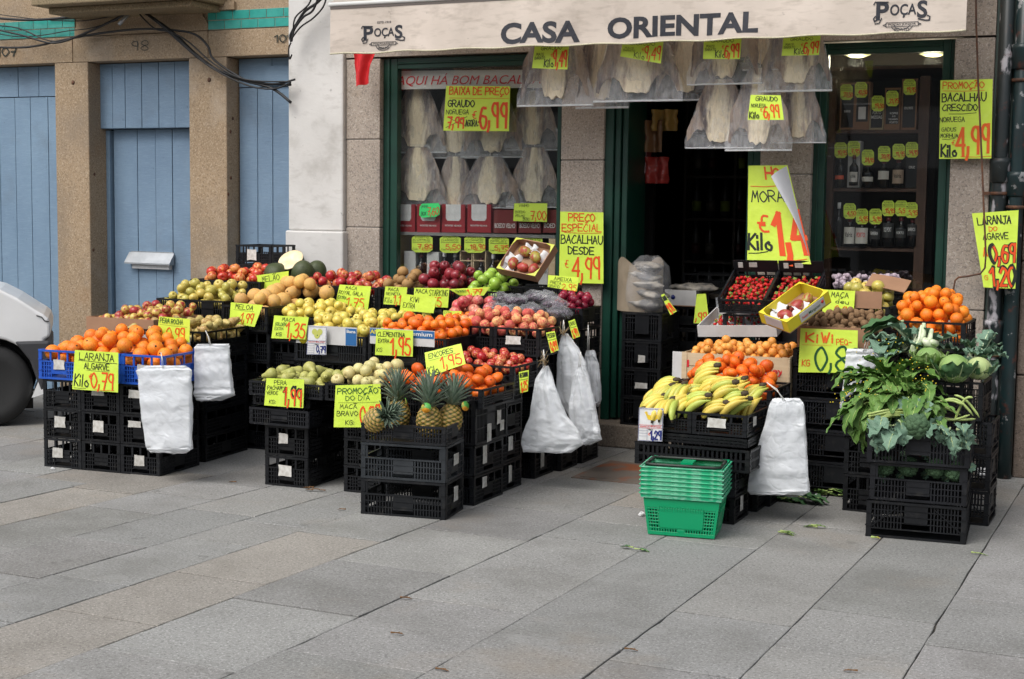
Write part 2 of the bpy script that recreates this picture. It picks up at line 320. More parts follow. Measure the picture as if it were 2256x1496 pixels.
# ================================================================== setting
def speckle(name, c, dark, light, rough=.85, blot=None, fine=95., vs=(1,1,1)):
    m, nt, b = newmat(name); b.inputs['Roughness'].default_value = rough; b.inputs['Specular IOR Level'].default_value = .25
    vec = coords(nt, False)
    f1, raw = noise_fac(nt, vec, fine, .55, .63, 2, .75); f2, _ = noise_fac(nt, vec, fine*.75, .37, .46, 2, .75)
    f3, _ = noise_fac(nt, vec, 2.2, .3, .7, 5, .6)
    col = mix(nt, f3, c, tuple(x*.8 for x in c)); m1 = N(nt, 'ShaderNodeMath', operation='MULTIPLY'); m1.inputs[1].default_value = .65; nt.links.new(f1, m1.inputs[0]); col = mix(nt, m1.outputs[0], col, light)
    m2 = N(nt, 'ShaderNodeMath', operation='SUBTRACT'); m2.inputs[0].default_value = 1; nt.links.new(f2, m2.inputs[1]); m3 = N(nt, 'ShaderNodeMath', operation='MULTIPLY'); m3.inputs[1].default_value = .6; m3.use_clamp = True; nt.links.new(m2.outputs[0], m3.inputs[0]); col = mix(nt, m3.outputs[0], col, dark)
    for L in (blot or []):
        f, _ = noise_fac(nt, vec, L[1], L[2], L[3], 5, .65, L[5] if len(L) > 5 else None); mm = N(nt, 'ShaderNodeMath', operation='MULTIPLY'); mm.inputs[1].default_value = L[4]; mm.use_clamp = True; nt.links.new(f, mm.inputs[0]); col = mix(nt, mm.outputs[0], col, L[0])
    nt.links.new(col, b.inputs['Base Color'])
    bp = N(nt, 'ShaderNodeBump'); bp.inputs['Strength'].default_value = .5; bp.inputs['Distance'].default_value = .003; nt.links.new(raw, bp.inputs['Height']); nt.links.new(bp.outputs[0], b.inputs['Normal'])
    return m
TAN = speckle('tan_granite', (.36,.265,.17), (.17,.12,.075), (.52,.42,.31), blot=[((.20,.165,.13), 1.3, .48, .70, .6), ((.30,.17,.08), 2.1, .6, .75, .4), ((.46,.40,.33), 1.7, .55, .75, .5)])
GRAN = speckle('pink_grey_granite', (.40,.34,.285), (.13,.11,.10), (.56,.50,.44), blot=[((.2,.19,.18), 2.6, .56, .74, .6, (1,1,1.6)), ((.26,.2,.13), 3, .6, .7, .35)])
PAVE = speckle('granite_paving', (.265,.262,.255), (.11,.11,.105), (.42,.42,.41), .75, blot=[((.12,.116,.105), 1.3, .48, .72, .55), ((.06,.058,.05), 6, .64, .72, .55), ((.27,.21,.15), .8, .55, .70, .35), ((.30,.30,.29), 3, .6, .7, .4)], fine=95.)
# per-slab tint (each stone's own colour) multiplies the speckled granite
nt = PAVE.node_tree; bs = nt.nodes['Principled BSDF']; lk = bs.inputs['Base Color'].links[0].from_socket
va = N(nt, 'ShaderNodeVertexColor', layer_name='stone'); nt.links.new(mix(nt, 1., lk, va.outputs[0], 'MULTIPLY'), bs.inputs['Base Color'])
WHITE = mat('white_limewash', (.64,.625,.60), .8, c2=(.54,.525,.50), scale=2, layers=[((.34,.32,.29), 4, .54, .74, .6), ((.12,.115,.11), 20, .67, .74, .6), ((.4,.38,.35), 7, .55, .75, .5, (1,1,3))], bump=.4, bscale=30)
BLUEP = mat('blue_door_paint', (.175,.265,.365), .55, c2=(.145,.225,.32), scale=3, stretch=(1,1,.6), layers=[((.24,.34,.44), 10, .5, .8, .6, (1.5,1,16)), ((.06,.09,.13), 24, .66, .74, .6), ((.12,.16,.2), 2.5, .55, .75, .5)], bump=.9, bscale=26, bstretch=(1,1,12), objvar=.05)
TILE = mat('turquoise_tile', (.03,.27,.23), .2, c2=(.045,.33,.28), scale=12, layers=[((.2,.3,.26), 18, .62, .8, .4)])
GROUT = mat('grout', (.42,.37,.28), .9, c2=(.3,.26,.2), scale=10)
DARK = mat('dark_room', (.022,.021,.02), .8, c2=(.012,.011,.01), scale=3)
SOIL = mat('joint_dirt', (.035,.032,.028), .95, c2=(.07,.062,.05), scale=20)
# ---- paving
LX = [(-11.6,.05),(-11,.05),(-10.3,.05),(-9.7,.05),(-9.1,.05),(-8.5,.05),(-7.95,.05),(-7.45,.05),(-6.95,.05),(-6.46,.05),(-6.0,.05),(-5.6,.06),(-5.17,.08),(-4.70,.08),(-4.26,.06),(-3.87,.05),(-3.40,.04),(-2.81,.035),(-2.265,.02),(-1.785,.01),(-1.31,.01),(-.82,0),(-.28,0),(.28,0),(.85,0),(1.4,0),(2,0),(2.6,0),(3.2,0),(4,0)]
CJ = {11:[6.24,5.0], 12:[6.70,6.32,5.89,5.02], 13:[6.74,6.08,5.30], 14:[5.98,5.54,4.72], 15:[5.90,5.0,4.32], 16:[6.25,5.5,4.77,4.0], 17:[7.90,7.21,6.80,6.38,5.11,4.29], 18:[7.21,6.6,4.85], 19:[7.22,5.42], 20:[8.1,5.72,], 21:[7.74,6.17,5.42], 22:[8.3,6.9,5.7,4.9]}
mb = MB(); tint = []
rg = random.Random(3)
def slab(ci, ya, yb, warm):
    a0, k0 = LX[ci]; a1, k1 = LX[ci+1]; g = .0018; z = rg.uniform(-.002, .002)
    def X(a, k, y): return a+k*(y-6)
    ns = 8; top = []
    y0, y1 = ya+.005, yb-.005
    jl = [(X(a0,k0,y)+g+max(0, nz((a0,y,0), 9, 1)-.1)*.014, y) for y in [y0+(y1-y0)*i/ns for i in range(ns+1)]]
    jr = [(X(a1,k1,y)-g-max(0, nz((a1,y,3), 9, 2)-.1)*.014, y) for y in [y0+(y1-y0)*i/ns for i in range(ns+1)]]
    ring = jl+jr[::-1]; n = len(ring); cx = sum(p[0] for p in ring)/n; cy = sum(p[1] for p in ring)/n
    vs = [(x, y, -.03) for x, y in ring]+[(x, y, z-.002) for x, y in ring]+[(x+(cx-x)*.012, y+(cy-y)*.008, z) for x, y in ring]
    fs = [(i, (i+1)%n, (i+1)%n+n, i+n) for i in range(n)]+[(i+n, (i+1)%n+n, (i+1)%n+2*n, i+2*n) for i in range(n)]+[tuple(range(2*n, 3*n))]
    fs = [f[::-1] for f in fs]
    nf = len(mb.f); mb.add(vs, fs); t = rg.uniform(.88, 1.09)
    cl = (t*1.04, t*.98, t*.90) if warm else (t*rg.uniform(.99, 1.015), t, t*rg.uniform(.97, 1.0)); tint.append((nf, len(mb.f), cl))
for ci in range(len(LX)-1):
    js = sorted(CJ.get(ci, []))
    lo = js[0] if js else rg.uniform(5, 5.6); hi = js[-1] if js else lo
    y = lo
    while y > -3: y -= rg.uniform(.55, .95); js.append(y)
    y = hi
    while y < 9.6: y += rg.uniform(.6, .9); js.append(y)
    js = sorted(set(js))
    for a, b in zip(js, js[1:]):
        warm = (ci == 15 and 4.2 < b < 6.0) or (ci == 15 and b < 4.5) or (ci == 11 and 5.9 < b < 6.9) or (ci == 10 and 5.5 < a < 6.4) or (ci == 17 and 7.8 < b < 9)
        slab(ci, a, b, warm)
for i, m_ in enumerate(mb.f): mb.f[i] = mb.f[i]
pav = mb.build('pavement', PAVE); tag(pav, kind='structure')
ca = pav.data.color_attributes.new('stone', 'FLOAT_COLOR', 'CORNER')
for a, b, cl in tint:
    for p in pav.data.polygons[a:b]:
        for li in p.loop_indices: ca.data[li].color = (*cl, 1)
g = MB(); g.box(-60, 60, -60, 60, -.25, -.012); tag(g.build('ground', SOIL), kind='structure')
# ---- manhole cover
c = atz(1370, 1045, 0); mh = MB(); mh.box(-.42, .42, -.28, .28, -.006, .0085); mh.box(-.46, .46, -.32, .32, -.005, .0055)
# rusty plate set in the paving before the door
o = mh.build('access_cover', mat('rusty_plate', (.14,.115,.095), .8, c2=(.23,.075,.03), scale=4, lo=.48, hi=.6, bump=.5, bscale=40), loc=(-2.78, 8.15, 0)); tag(o, 'rust stained iron access cover set in the paving before the shop door', 'access cover')
# ================================================================== left building
WY = 9.1
def xz(px, py, Y=WY): p = at(px, py, Y); return p.x, p.z
P1a, P1b = xz(124, 400)[0], xz(197, 400)[0]; P2a, P2b = xz(417.5, 400)[0], xz(500, 400)[0]; XE = xz(641, 400)[0]; LZ = 2.67
lb = empty('stone_building', (-7.5, WY, 0), 0, 'tan granite house front with blue plank doors and a band of turquoise tiles', 'building')
lo = Vector((7.5, -WY, 0))       # children are modelled in world coordinates
def lpart(m, name, mt, par=None): o = m.build(name, mt, par or lb); o.location = lo if (par is None) else (0,0,0); return o
def shp(m, name, mt, root, w=None):
    o = m.build(name, mt, root); o.location = -root.location; 
    if w: bevel(o, w)
    return o
for a, b in ((P1a, P1b), (P2a, P2b)):
    m = MB(); m.box(a, b, WY, WY+.45, 0, LZ); shp(m, 'pillar', TAN, lb, .008)
m = MB(); m.box(-9.9, -9.4, WY, WY+.45, 0, LZ); shp(m, 'pillar', TAN, lb, .008)
m = MB()
xj = xz(160, 115)[0]; xk = xz(458, 100)[0]
for a, b in ((-9.9, xj-.003), (xj+.003, xk-.003), (xk+.003, XE)): m.box(a, b, WY-.001, WY+.45, LZ+.002, 2.868)
shp(m, 'lintel', TAN, lb, .005)
m = MB(); m.box(-9.9, XE, WY+.012, WY+.45, 2.87, 4.6); shp(m, 'wall', TAN, lb)
# shaped stone under the balcony, between the tile bands
m = MB(); T0, T1 = xz(176, 60)[0], xz(446, 45)[0]; zt = 3.012; zb = 2.872
def keyst(s, xe): 
    return [(xe+s*(.0), zt), (xe+s*.008, zt-.03), (xe+s*.035, zt-.06), (xe+s*.05, zt-.09), (xe+s*.05, zb)]
out = [(x, z) for x, z in keyst(-1, T0)][::-1]; out2 = keyst(1, T1)
ring = [(T0-.05, zb)]+[(T0-.05+.0, zt-.09), (T0-.03, zt-.06), (T0-.006, zt-.03), (T0, zt)]+[(T1, zt), (T1+.006, zt-.03), (T1+.03, zt-.06), (T1+.05, zt-.09), (T1+.05, zb)]
vs = [(x, WY-.006, z) for x, z in ring]+[(x, WY+.02, z) for x, z in ring]; n = len(ring)
m.add(vs, [tuple(range(n))[::-1]]+[(i, (i+1)%n, (i+1)%n+n, i+n) for i in range(n)]); m.box(T0-.3, T1+.3, WY-.02, WY+.01, zt+.002, zt+.06); shp(m, 'balcony_bracket', TAN, lb)
for xa, xb in ((-9.9, T0-.052), (T1+.052, XE)):
    m = MB(); m.box(xa, xb, WY+.002, WY+.011, zb, zt, 1)
    for r in range(2):
        x = xa - (.075 if r else 0)
        while x < xb:
            a, b2 = max(x+.003, xa), min(x+.147, xb)
            if b2-a > .01: m.box(a, b2, WY-.003, WY+.0015, zb+.004+r*.07, zb+.066+r*.07, 0)
            x += .15
    shp(m, 'tile_band', [TILE, GROUT], lb)
# balcony slab
c0 = at(140, 30, WY); Yb = 8.62
m = MB(); ca_ = at(68, 13, Yb); m.box(ca_.x, xz(560, 8)[0]-.25, Yb, WY+.02, ca_.z, ca_.z+.22); m.box(ca_.x+.06, xz(560, 8)[0]-.3, Yb+.12, WY+.02, ca_.z-.05, ca_.z-.001)
shp(m, 'balcony', speckle('weathered_granite', (.26,.20,.12), (.08,.065,.04), (.36,.29,.2)), lb, .01)
# doors: planks
def planks(m, xs, z0, z1, y, t=.03):
    for a, b in zip(xs, xs[1:]): m.box(a+.0022, b-.0022, y+R.uniform(-.002, .002), y+t, z0, z1)
def door(xs_up, xs_lo, zsplit, yup, ylo, xl, xr, name='plank_door'):
    d = empty(name, lo, 0); d.parent = lb
    m = MB(); planks(m, xs_up, zsplit+.003, LZ-.005, yup); o = m.build('upper_panel', BLUEP, d); bevel(o, .002, 1)
    m = MB(); planks(m, xs_lo, .02, zsplit-.003, ylo); o = m.build('leaf', BLUEP, d); bevel(o, .002, 1)
    m = MB(); m.box(xl, xr, ylo+.035, ylo+.06, 0, LZ); m.build('backing', DARK, d)
    return d
YD = WY+.14
XA = lambda px, y=YD: at(px, 400, y).x
u = [-9.4]+[XA(p) for p in (-75, -38, 1, 44, 89, 130)]; l = [-9.4]+[XA(p) for p in (-80, -35, 0, 35, 69, 107.5, 135)]
door(u, l, at(60, 214, YD).z, YD, YD+.004, -9.4, P1a)
u = [XA(p) for p in (221, 250, 278, 314, 351, 386.5, 421)]; YL = YD+.09
l = [at(p, 400, YL).x for p in (251, 303, 343, 380, 425)]; d2 = door(u, l, at(300, 283, YD).z, YD, YL, P1b, P2a)
m = MB(); zs = at(300, 283, YD).z; m.box(P1b, at(249, 400, YL).x-.004, YL-.03, YL+.03, 0, zs-.01); o = m.build('door_post', BLUEP, d2)
m = MB(); m.box(P1b+.01, P2a, YD+.032, YD+.07, zs-.0, zs+.03); m.build('rail', BLUEP, d2)
u = [XA(p) for p in (527, 600, 655)]; l = [XA(p) for p in (527, 567, 600, 645)]; d3 = door(u, l, at(580, 192, YD).z, YD, YD+.006, P2b, XE)
m = MB(); a = at(588, 146, YD); m.box(a.x, XE, YD-.02, YD-.004, a.z-.14, a.z); m.build('patch_board', BLUEP, d3)
# mail slot on the middle door
ms = empty('mail_box', (0, 0, 0)); ms.parent = d2; ms.location = (0,0,0)
A_ = at(287, 556, YL); B_ = at(386, 560, YL); m = MB(); y0 = YL
m.box(A_.x+.02, B_.x-.01, y0-.012, y0-.003, A_.z-.005, A_.z+.012)
m.add([(A_.x, y0-.075, A_.z-.075), (B_.x, y0-.075, B_.z-.075), (B_.x, y0-.012, B_.z+.005), (A_.x, y0-.012, A_.z+.005), (A_.x, y0-.075, A_.z-.087), (B_.x, y0-.075, B_.z-.087), (B_.x, y0-.012, B_.z-.087), (A_.x, y0-.012, A_.z-.087)], [(0,1,2,3),(4,5,1,0),(1,5,6,2),(0,3,7,4)])
mt = m.build('mail_box', PL['steel'], d2); bpy.data.objects.remove(ms)
m = MB(); m.box(A_.x+.05, B_.x-.03, y0-.04, y0-.004, A_.z-.125, A_.z-.09); m.build('mail_slot', PL['white'], d2)
# rust spots where nails were
for px, py in ((161, 182), (461, 176)):
    m = MB(); p = at(px, py, WY); m.lathe([(.018, 0), (.009, .004), (.002, .006)], 10, 0, Matrix.Translation((p.x, WY-.001, p.z)) @ Matrix.Rotation(math.pi/2, 4, 'X')); shp(m, 'rust_spot', PL['rust'], lb)
for px, py in ((208, 384), (206, 551), (513, 261), (508, 290), (509, 392), (503, 428)):
    m = MB(); p = at(px, py, WY); xr = P1b if px < 300 else P2b; q = ray(px, py); tt = xr/q.x; y = q.y*tt; z = HC+q.z*tt
    m.lathe([(.014, 0), (.008, .003), (.002, .005)], 8, 0, Matrix.Translation((xr+.0005, y, z)) @ Matrix.Rotation(math.pi/2, 4, 'Y')); shp(m, 'rust_spot', PL['rust'], lb)
# house numbers
def number(txt, px0, px1, py0, py1, bold=.16, label=None, double=False):
    W = [at(px0, py0, WY-.006), at(px1, py0-(px1-px0)*.05, WY-.006), at(px1, py1-(px1-px0)*.05, WY-.006), at(px0, py1, WY-.006)]
    f = quadmap(W); m = MB(); write(m, txt, 0, 1, 0, 1, f, f.asp, bold)
    if double: m2 = MB(); write(m, txt, .06, 1.06, .06, 1.0, f, f.asp, bold*.8)
    return shp(m, 'house_number', PL['K'], lb)
number('107', -6, 36, 106, 125, .22); number('98', 290, 326, 93, 112, .12); number('101', 605, 640, 77, 94, .14, double=True)
# ================================================================== shop building
sb = empty('shop_building', (-3.5, WY, 0), 0, 'granite shop front with white side pier, dark green frames and open doorway', 'building')
sz = 4.6
G = dict(wl=xz(762, 400)[0], gl=xz(836, 400)[0], p2a=xz(1235, 400)[0], p2b=xz(1329, 400)[0], p3a=xz(1672, 450)[0], p3b=xz(1784, 450)[0], p4a=xz(2092, 400)[0], p4b=xz(2180, 400)[0])
m = MB(); m.box(XE, G['wl']-.004, WY-.035, WY+.4, xz(700, 508)[1], sz); m.box(XE-.012, G['wl']+.012, WY-.06, WY+.4, 0, xz(700, 508)[1]-.002); shp(m, 'white_pier', WHITE, sb, .012)
def pil(a, b, joints):
    m = MB(); zs = [0]+joints+[2.62]
    for i, (z0, z1) in enumerate(zip(zs, zs[1:])): m.box(a, b, WY+R.uniform(-.004, .004), WY+.3, z0+.003, z1-.003)
    m.box(a+.006, b-.006, WY+.008, WY+.29, 0, 2.62, 1); shp(m, 'pilaster', [GRAN, mat('mortar', (.22,.2,.18), .9)], sb, .006)
pil(G['wl'], G['gl'], [.45, 1.42, 2.05]); pil(G['p2a'], G['p2b'], [.5, 1.36, 1.9]); pil(G['p3a'], G['p3b'], [.9, 1.81]); pil(G['p4a'], G['p4b'], [1.0, 2.0])
m = MB(); m.box(G['wl'], G['p4b'], WY-.002, WY+.3, 2.63, sz); shp(m, 'lintel', GRAN, sb)
# green frames
def frame(a, b, z0, z1, wl, wr, wt, y=WY+.05, name='window_frame', glass=True, wb=.08):
    fr = empty(name, -sb.location); fr.parent = sb; m = MB()
    m.box(a, a+wl, y, y+.06, z0, z1); m.box(b-wr, b, y, y+.06, z0, z1); m.box(a+wl, b-wr, y+.002, y+.058, z1-wt, z1)
    if wb: m.box(a+wl, b-wr, y+.002, y+.058, z0, z0+wb)
    m.box(a+wl*.35, a+wl*.5, y-.012, y, z0, z1); m.box(b-wr*.5, b-wr*.35, y-.012, y, z0, z1); m.box(a+wl, b-wr, y-.01, y+.001, z1-wt*.55, z1-wt*.4)
    m.box(a+.001, a+.012, y+.06, WY+.3, z0, z1)
    o = m.build('sash', PL['gpaint'], fr); bevel(o, .003, 1)
    if glass: m = MB(); m.box(a+wl-.005, b-wr+.005, y+.03, y+.036, z0+wb-.005, z1-wt+.005); m.build('pane', PL['glass'], fr)
    return fr
frame(G['gl'], G['p2a'], .62, 2.62, .115, .05, .075)
frame(G['p3b'], G['p4a'], .62, 2.62, .075, .075, .07)
m = MB(); m.box(G['gl'], G['p2a'], WY-.02, WY+.3, 0, .62); m.box(G['p3b'], G['p4a'], WY-.02, WY+.3, 0, .62); shp(m, 'window_sill', GRAN, sb, .01)
# doorway: folded green leaves
dr = empty('doorway', -sb.location); dr.parent = sb
dxl, dxr = G['p2b'], G['p3a']
m = MB(); m.box(dxl, dxl+.06, WY+.02, WY+.12, .16, 2.62); m.box(dxr-.05, dxr, WY+.02, WY+.12, .16, 2.62); m.box(dxl+.06, dxr-.05, WY+.022, WY+.11, 2.54, 2.62); bevel(m.build('door_frame', PL['gpaint'], dr), .004, 1)
for s, x in ((1, dxl+.065), (-1, dxr-.055)):
    m = MB(); 
    for i in range(2 if s > 0 else 1):
        m.box(min(x+s*i*.045, x+s*(i*.045+.038)), max(x+s*i*.045, x+s*(i*.045+.038)), WY+.04+.02*i, WY+.42, .17, 2.5)
    bevel(m.build('door_leaf', PL['gpaint'], dr), .004, 1)
m = MB(); m.box(dxl-.02, dxr+.02, WY-.14, WY+.4, 0, .158); shp(m, 'threshold', speckle('step_granite', (.22,.18,.14), (.08,.07,.06), (.34,.29,.24)), sb, .012)
# rooms
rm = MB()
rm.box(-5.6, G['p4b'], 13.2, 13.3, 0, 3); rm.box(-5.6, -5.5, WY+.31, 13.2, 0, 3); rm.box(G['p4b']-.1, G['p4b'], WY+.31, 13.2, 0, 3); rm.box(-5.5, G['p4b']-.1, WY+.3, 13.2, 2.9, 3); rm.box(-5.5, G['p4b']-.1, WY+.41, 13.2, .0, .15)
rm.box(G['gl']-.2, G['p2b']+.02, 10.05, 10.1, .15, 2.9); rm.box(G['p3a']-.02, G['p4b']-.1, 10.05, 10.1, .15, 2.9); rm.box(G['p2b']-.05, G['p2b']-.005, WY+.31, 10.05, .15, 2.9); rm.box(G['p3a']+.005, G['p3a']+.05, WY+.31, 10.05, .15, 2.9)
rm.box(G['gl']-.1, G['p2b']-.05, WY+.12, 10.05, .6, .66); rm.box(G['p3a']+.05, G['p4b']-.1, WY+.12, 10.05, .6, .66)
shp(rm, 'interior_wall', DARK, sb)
# grey strip + right wall
nb = empty('neighbour_building', (.2, WY+.1, 0), 0, 'dark grimy stone wall at the right edge behind two drainpipes', 'building')
m = MB(); m.box(G['p4b']+.11, 4., WY+.12, WY+.6, 0, sz); shp(m, 'wall', speckle('dark_stone', (.075,.055,.042), (.02,.017,.015), (.13,.10,.08), blot=[((.02,.02,.02), 2, .45, .7, .7)]), nb)
m = MB(); m.box(G['p4b']+.001, G['p4b']+.11, WY+.03, WY+.5, 0, sz); shp(m, 'wall_edge', mat('grey_green_render', (.13,.17,.15), .8, c2=(.09,.12,.11), scale=4), nb)
for x0, z0, z1, w in ((-.62, 0, 1.0, .5), (-.62, 1.008, 1.9, .5), (-.62, 1.908, 3, .5)):
    pass
m = MB(); x5 = xz(2250, 700)[0]
for z0, z1 in ((0, .62), (.626, 1.3), (1.306, 2.2), (2.206, 3.1)): m.box(x5-.015, x5+.6, WY+.02+R.uniform(0, .012), WY+.14, z0, z1)
shp(m, 'corner_stone', speckle('grey_brown_stone', (.16,.125,.10), (.05,.04,.035), (.25,.2,.17)), nb, .01)
PIPE = mat('flaking_pipe_paint', (.008,.014,.015), .45, c2=(.016,.022,.022), scale=8, layers=[((.42,.40,.42), 11, .55, .62, .9, (1,1,.45)), ((.09,.03,.02), 18, .6, .7, .7)])
PIPE2 = mat('teal_pipe_paint', (.006,.026,.028), .4, c2=(.01,.018,.02), scale=6, layers=[((.3,.3,.3), 14, .62, .66, .8), ((.09,.03,.02), 12, .58, .66, .8)])
def pipe(px, r, mt, label, cz):
    x = at(px, 400, WY-.02).x; root = empty('drainpipe', (x, WY-.02, 0), 0, label, 'drainpipe', 'drainpipes on the right wall'); m = MB()
    m.tube([(0,0,0), (0,0,.5), (0,0,1.2), (0,0,2), (0,0,3.4)], r, 16); m.build('pipe', mt, root)
    for z in cz:
        m = MB(); m.lathe([(r+.003, -.1), (r+.014, -.09), (r+.016, 0), (r+.022, .02), (r+.02, .045), (r+.003, .05)], 16, 0, Matrix.Translation((0,0,z))); m.build('collar', mt, root)
        m = MB(); m.lathe([(r+.004, 0), (r+.012, .002), (r+.012, .018), (r+.004, .02)], 16, 0, Matrix.Translation((0,0,z-.17))); m.box(-r-.05, r+.05, -.004, .004, z-.17, z-.15); m.box(-.012, .012, r, r+.12, z-.17, z-.15); m.build('bracket', PL['rust'], root)
pipe(2203, .042, PIPE, 'black drainpipe with flaking white patches beside the right pilaster', [1.86, .9])
pipe(2240, .043, PIPE2, 'teal painted drainpipe at the right edge of the picture', [1.78, 2.52])
# ---- opposite side of the square (seen only as a reflection in the panes)
ob = empty('opposite_building', (-3, -11, 0), 0, 'grey stone house across the square reflected dimly in the shop windows', 'building')
m = MB(); m.box(-22, 16, -1, 0, 0, 6.6); o = m.build('wall', mat('far_wall', (.22,.21,.20), .9), ob)
for i in range(9):
    for zz in (.2, 3.6):
        m = MB(); m.box(-19+i*4, -17.4+i*4, .0, .06, zz, zz+2.2); m.build('window', mat('far_window', (.02,.02,.02), .4) if i+zz == .2 else bpy.data.materials['far_window'], ob)
# ================================================================== awning
AY = 8.3; aw = empty('awning', (-3.2, WY, 2.9), 0, 'cream canvas shop awning lettered CASA ORIENTAL over the doorway', 'awning')
aL, aR = at(728, 118, AY).x, at(2128, 68, AY).x; zB = 2.568; zT = 2.868
CREAM = mat('stained_cream_canvas', (.60,.52,.45), .8, c2=(.52,.45,.385), scale=3, layers=[((.27,.22,.18), 4, .54, .75, .6), ((.13,.11,.09), 14, .66, .74, .6), ((.3,.25,.2), 9, .5, .75, .5, (1,1,4))], bump=.2, bscale=300)
def val(u, v, lift=0):       # u 0..1 left to right, v 0 top .. 1 bottom
    x = aL+(aR-aL)*u; s = math.sin(u*31)*.006+math.sin(u*13+1)*.012+nz((u*9, v*1.5, 0), 1, 4)*.015
    return Vector((x, AY+s*v-lift-.012*v, zT+(zB-zT)*v+(.004*math.sin(u*57) if v > .9 else 0)))
m = MB(); m.grid(lambda u, v: val(u, v), 120, 8); m.grid(lambda u, v: val(u, v, -.002), 120, 8); shp(m, 'valance', CREAM, aw)
m = MB(); m.tube([val(i/150, 1.0, .001) for i in range(151)], .005, 6); shp(m, 'cord_trim', mat('cream_cord', (.58,.55,.4), .8, c2=(.4,.37,.25), scale=160), aw)
m = MB(); m.tube([(aL-.01, AY, zT+.02), (aR+.01, AY, zT+.02)], .014, 10); m.box(aL, aR, AY-.004, AY+.02, zT-.01, zT+.006, 1); shp(m, 'front_bar', [mat('white_bar', (.7,.7,.68), .4), mat('grimy_rail', (.12,.10,.09), .7)], aw)
CANV = mat('thin_cream_canvas', (.62,.56,.50), .8, c2=(.56,.50,.44), scale=3)
nt = CANV.node_tree; tl = N(nt, 'ShaderNodeBsdfTranslucent'); tl.inputs[0].default_value = (.72,.62,.52,1); ms = N(nt, 'ShaderNodeMixShader'); ms.inputs[0].default_value = .5
nt.links.new(nt.nodes['Principled BSDF'].outputs[0], ms.inputs[1]); nt.links.new(tl.outputs[0], ms.inputs[2]); nt.links.new(ms.outputs[0], nt.nodes['Material Output'].inputs[0])
def roof(u, v, k=0): x = aL+(aR-aL)*u; return Vector((x, AY+.01+v*(WY-.03-AY), zT+.035+v*.62-.03*math.sin(v*3.1)+k))
m = MB(); m.grid(lambda u, v: roof(u, v), 24, 8); shp(m, 'canopy', CANV, aw)
m = MB()
for u in (.012, .33, .66, .988):
    p, q = roof(u, .02), roof(u, 1); m.bar((p.x, p.y, p.z-.03), (q.x, q.y, q.z-.03), .02, .02)
shp(m, 'folding_arm', PL['steel'], aw)
m = MB(); m.tube([(aL-.02, WY-.07, zT+.68), (aR+.02, WY-.07, zT+.68)], .045, 12); shp(m, 'roller', PL['white'], aw)
NAVY = mat('navy_print', (.008,.009,.015), .6, c2=(.018,.02,.03), scale=40)
def fonttext(txt, fmap, offset=0., shear=0., size=1., sx=1.):
    """print lettering: returns (verts, faces, width) of the text laid flat, cap height 1"""
    cu = bpy.data.curves.new('t', 'FONT'); cu.body = txt; cu.size = 1; cu.offset = offset; cu.resolution_u = 4
    o = bpy.data.objects.new('t', cu); COL.objects.link(o); dg = bpy.context.evaluated_depsgraph_get(); me = bpy.data.meshes.new_from_object(o.evaluated_get(dg))
    v = [tuple(p.co) for p in me.vertices]; f = [tuple(p.vertices) for p in me.polygons]
    if not f: print('NO FACES', txt)
    bpy.data.objects.remove(o); bpy.data.curves.remove(cu); bpy.data.meshes.remove(me)
    return v, f
def fit(mb, txt, x0, x1, y0, y1, fmap, offset=0., shear=0., lift=.002, mi=0):
    v, f = fonttext(txt, fmap, offset, shear)
    if not v: return
    v = [(p[0]+p[1]*shear, p[1]) for p in v]
    a, b = min(p[0] for p in v), max(p[0] for p in v); c, d = min(p[1] for p in v), max(p[1] for p in v)
    mb.add([fmap(x0+(p[0]-a)/(b-a)*(x1-x0), y1-(p[1]-c)/(d-c)*(y1-y0), lift) for p in v], f, mi)
W_ = aR-aL
def ux(px, py): return (at(px, py, AY).x-aL)/W_
def vz(px, py): return (zT-at(px, py, AY).z)/(zT-zB)
m = MB(); fit(m, 'CASA', ux(1106, 70), ux(1278, 70), vz(1190, 48), vz(1190, 96), val, .036); shp(m, 'lettering', NAVY, aw)
m = MB(); fit(m, 'ORIENTAL', ux(1338, 60), ux(1673, 50), vz(1500, 32), vz(1500, 80), val, .036); shp(m, 'lettering', NAVY, aw)
# maker's emblem at either end of the valance
def emblem(pxc, pyc, s):
    """pxc,pyc: photo centre of the word; s scale in px"""
    m = MB(); X = lambda d: ux(pxc+d*s, pyc); V = lambda d: vz(pxc, pyc+d*s)
    fit(m, 'P', X(-46), X(-24), V(-17), V(15), val, .03); fit(m, 'OÇA', X(-22), X(24), V(-12), V(12 if True else 0), val, .02); fit(m, 'S', X(25), X(43), V(-17), V(14), val, .03)
    def cur(pts, w): 
        k = [20]; ribbon(m, [(X(a)*13.4, V(b)) for a, b in pts], w, lambda u, v, l: val(u, v, l+.002), k, 13.4)
    cur([(-44,14), (-48,17), (-50,12), (-47,8), (-42,9)], .025); cur([(44,10), (48,12), (47,18), (40,18), (28,15)], .025); cur([(-26,-16), (-48,-17), (-50,-13)], .025); cur([(-36,12),(-40,20),(-47,21)], .02)
    for r in (20, 15): cur([(r*math.cos(math.radians(a))*1.0, 21+r*.85*math.sin(math.radians(a))) for a in range(20, 161, 20)], .012)
    cur([(-28,21), (-28,27), (28,27), (28,20), (-28,20)], .012); cur([(-28,22),(-33,24),(-28,26)], .012); cur([(28,22),(33,24),(28,26)], .012)
    fit(m, 'POÇAS JUNIOR', X(-24), X(24), V(21.5), V(26), val, .01); fit(m, 'PORTO', X(-13), X(13), V(31), V(36), val, .01); fit(m, 'ESTD 1918', X(-15), X(16), V(-27), V(-22), val, .01)
    shp(m, 'emblem', NAVY, aw)
emblem(846, 73, .98); emblem(1989, 24, 1.27)
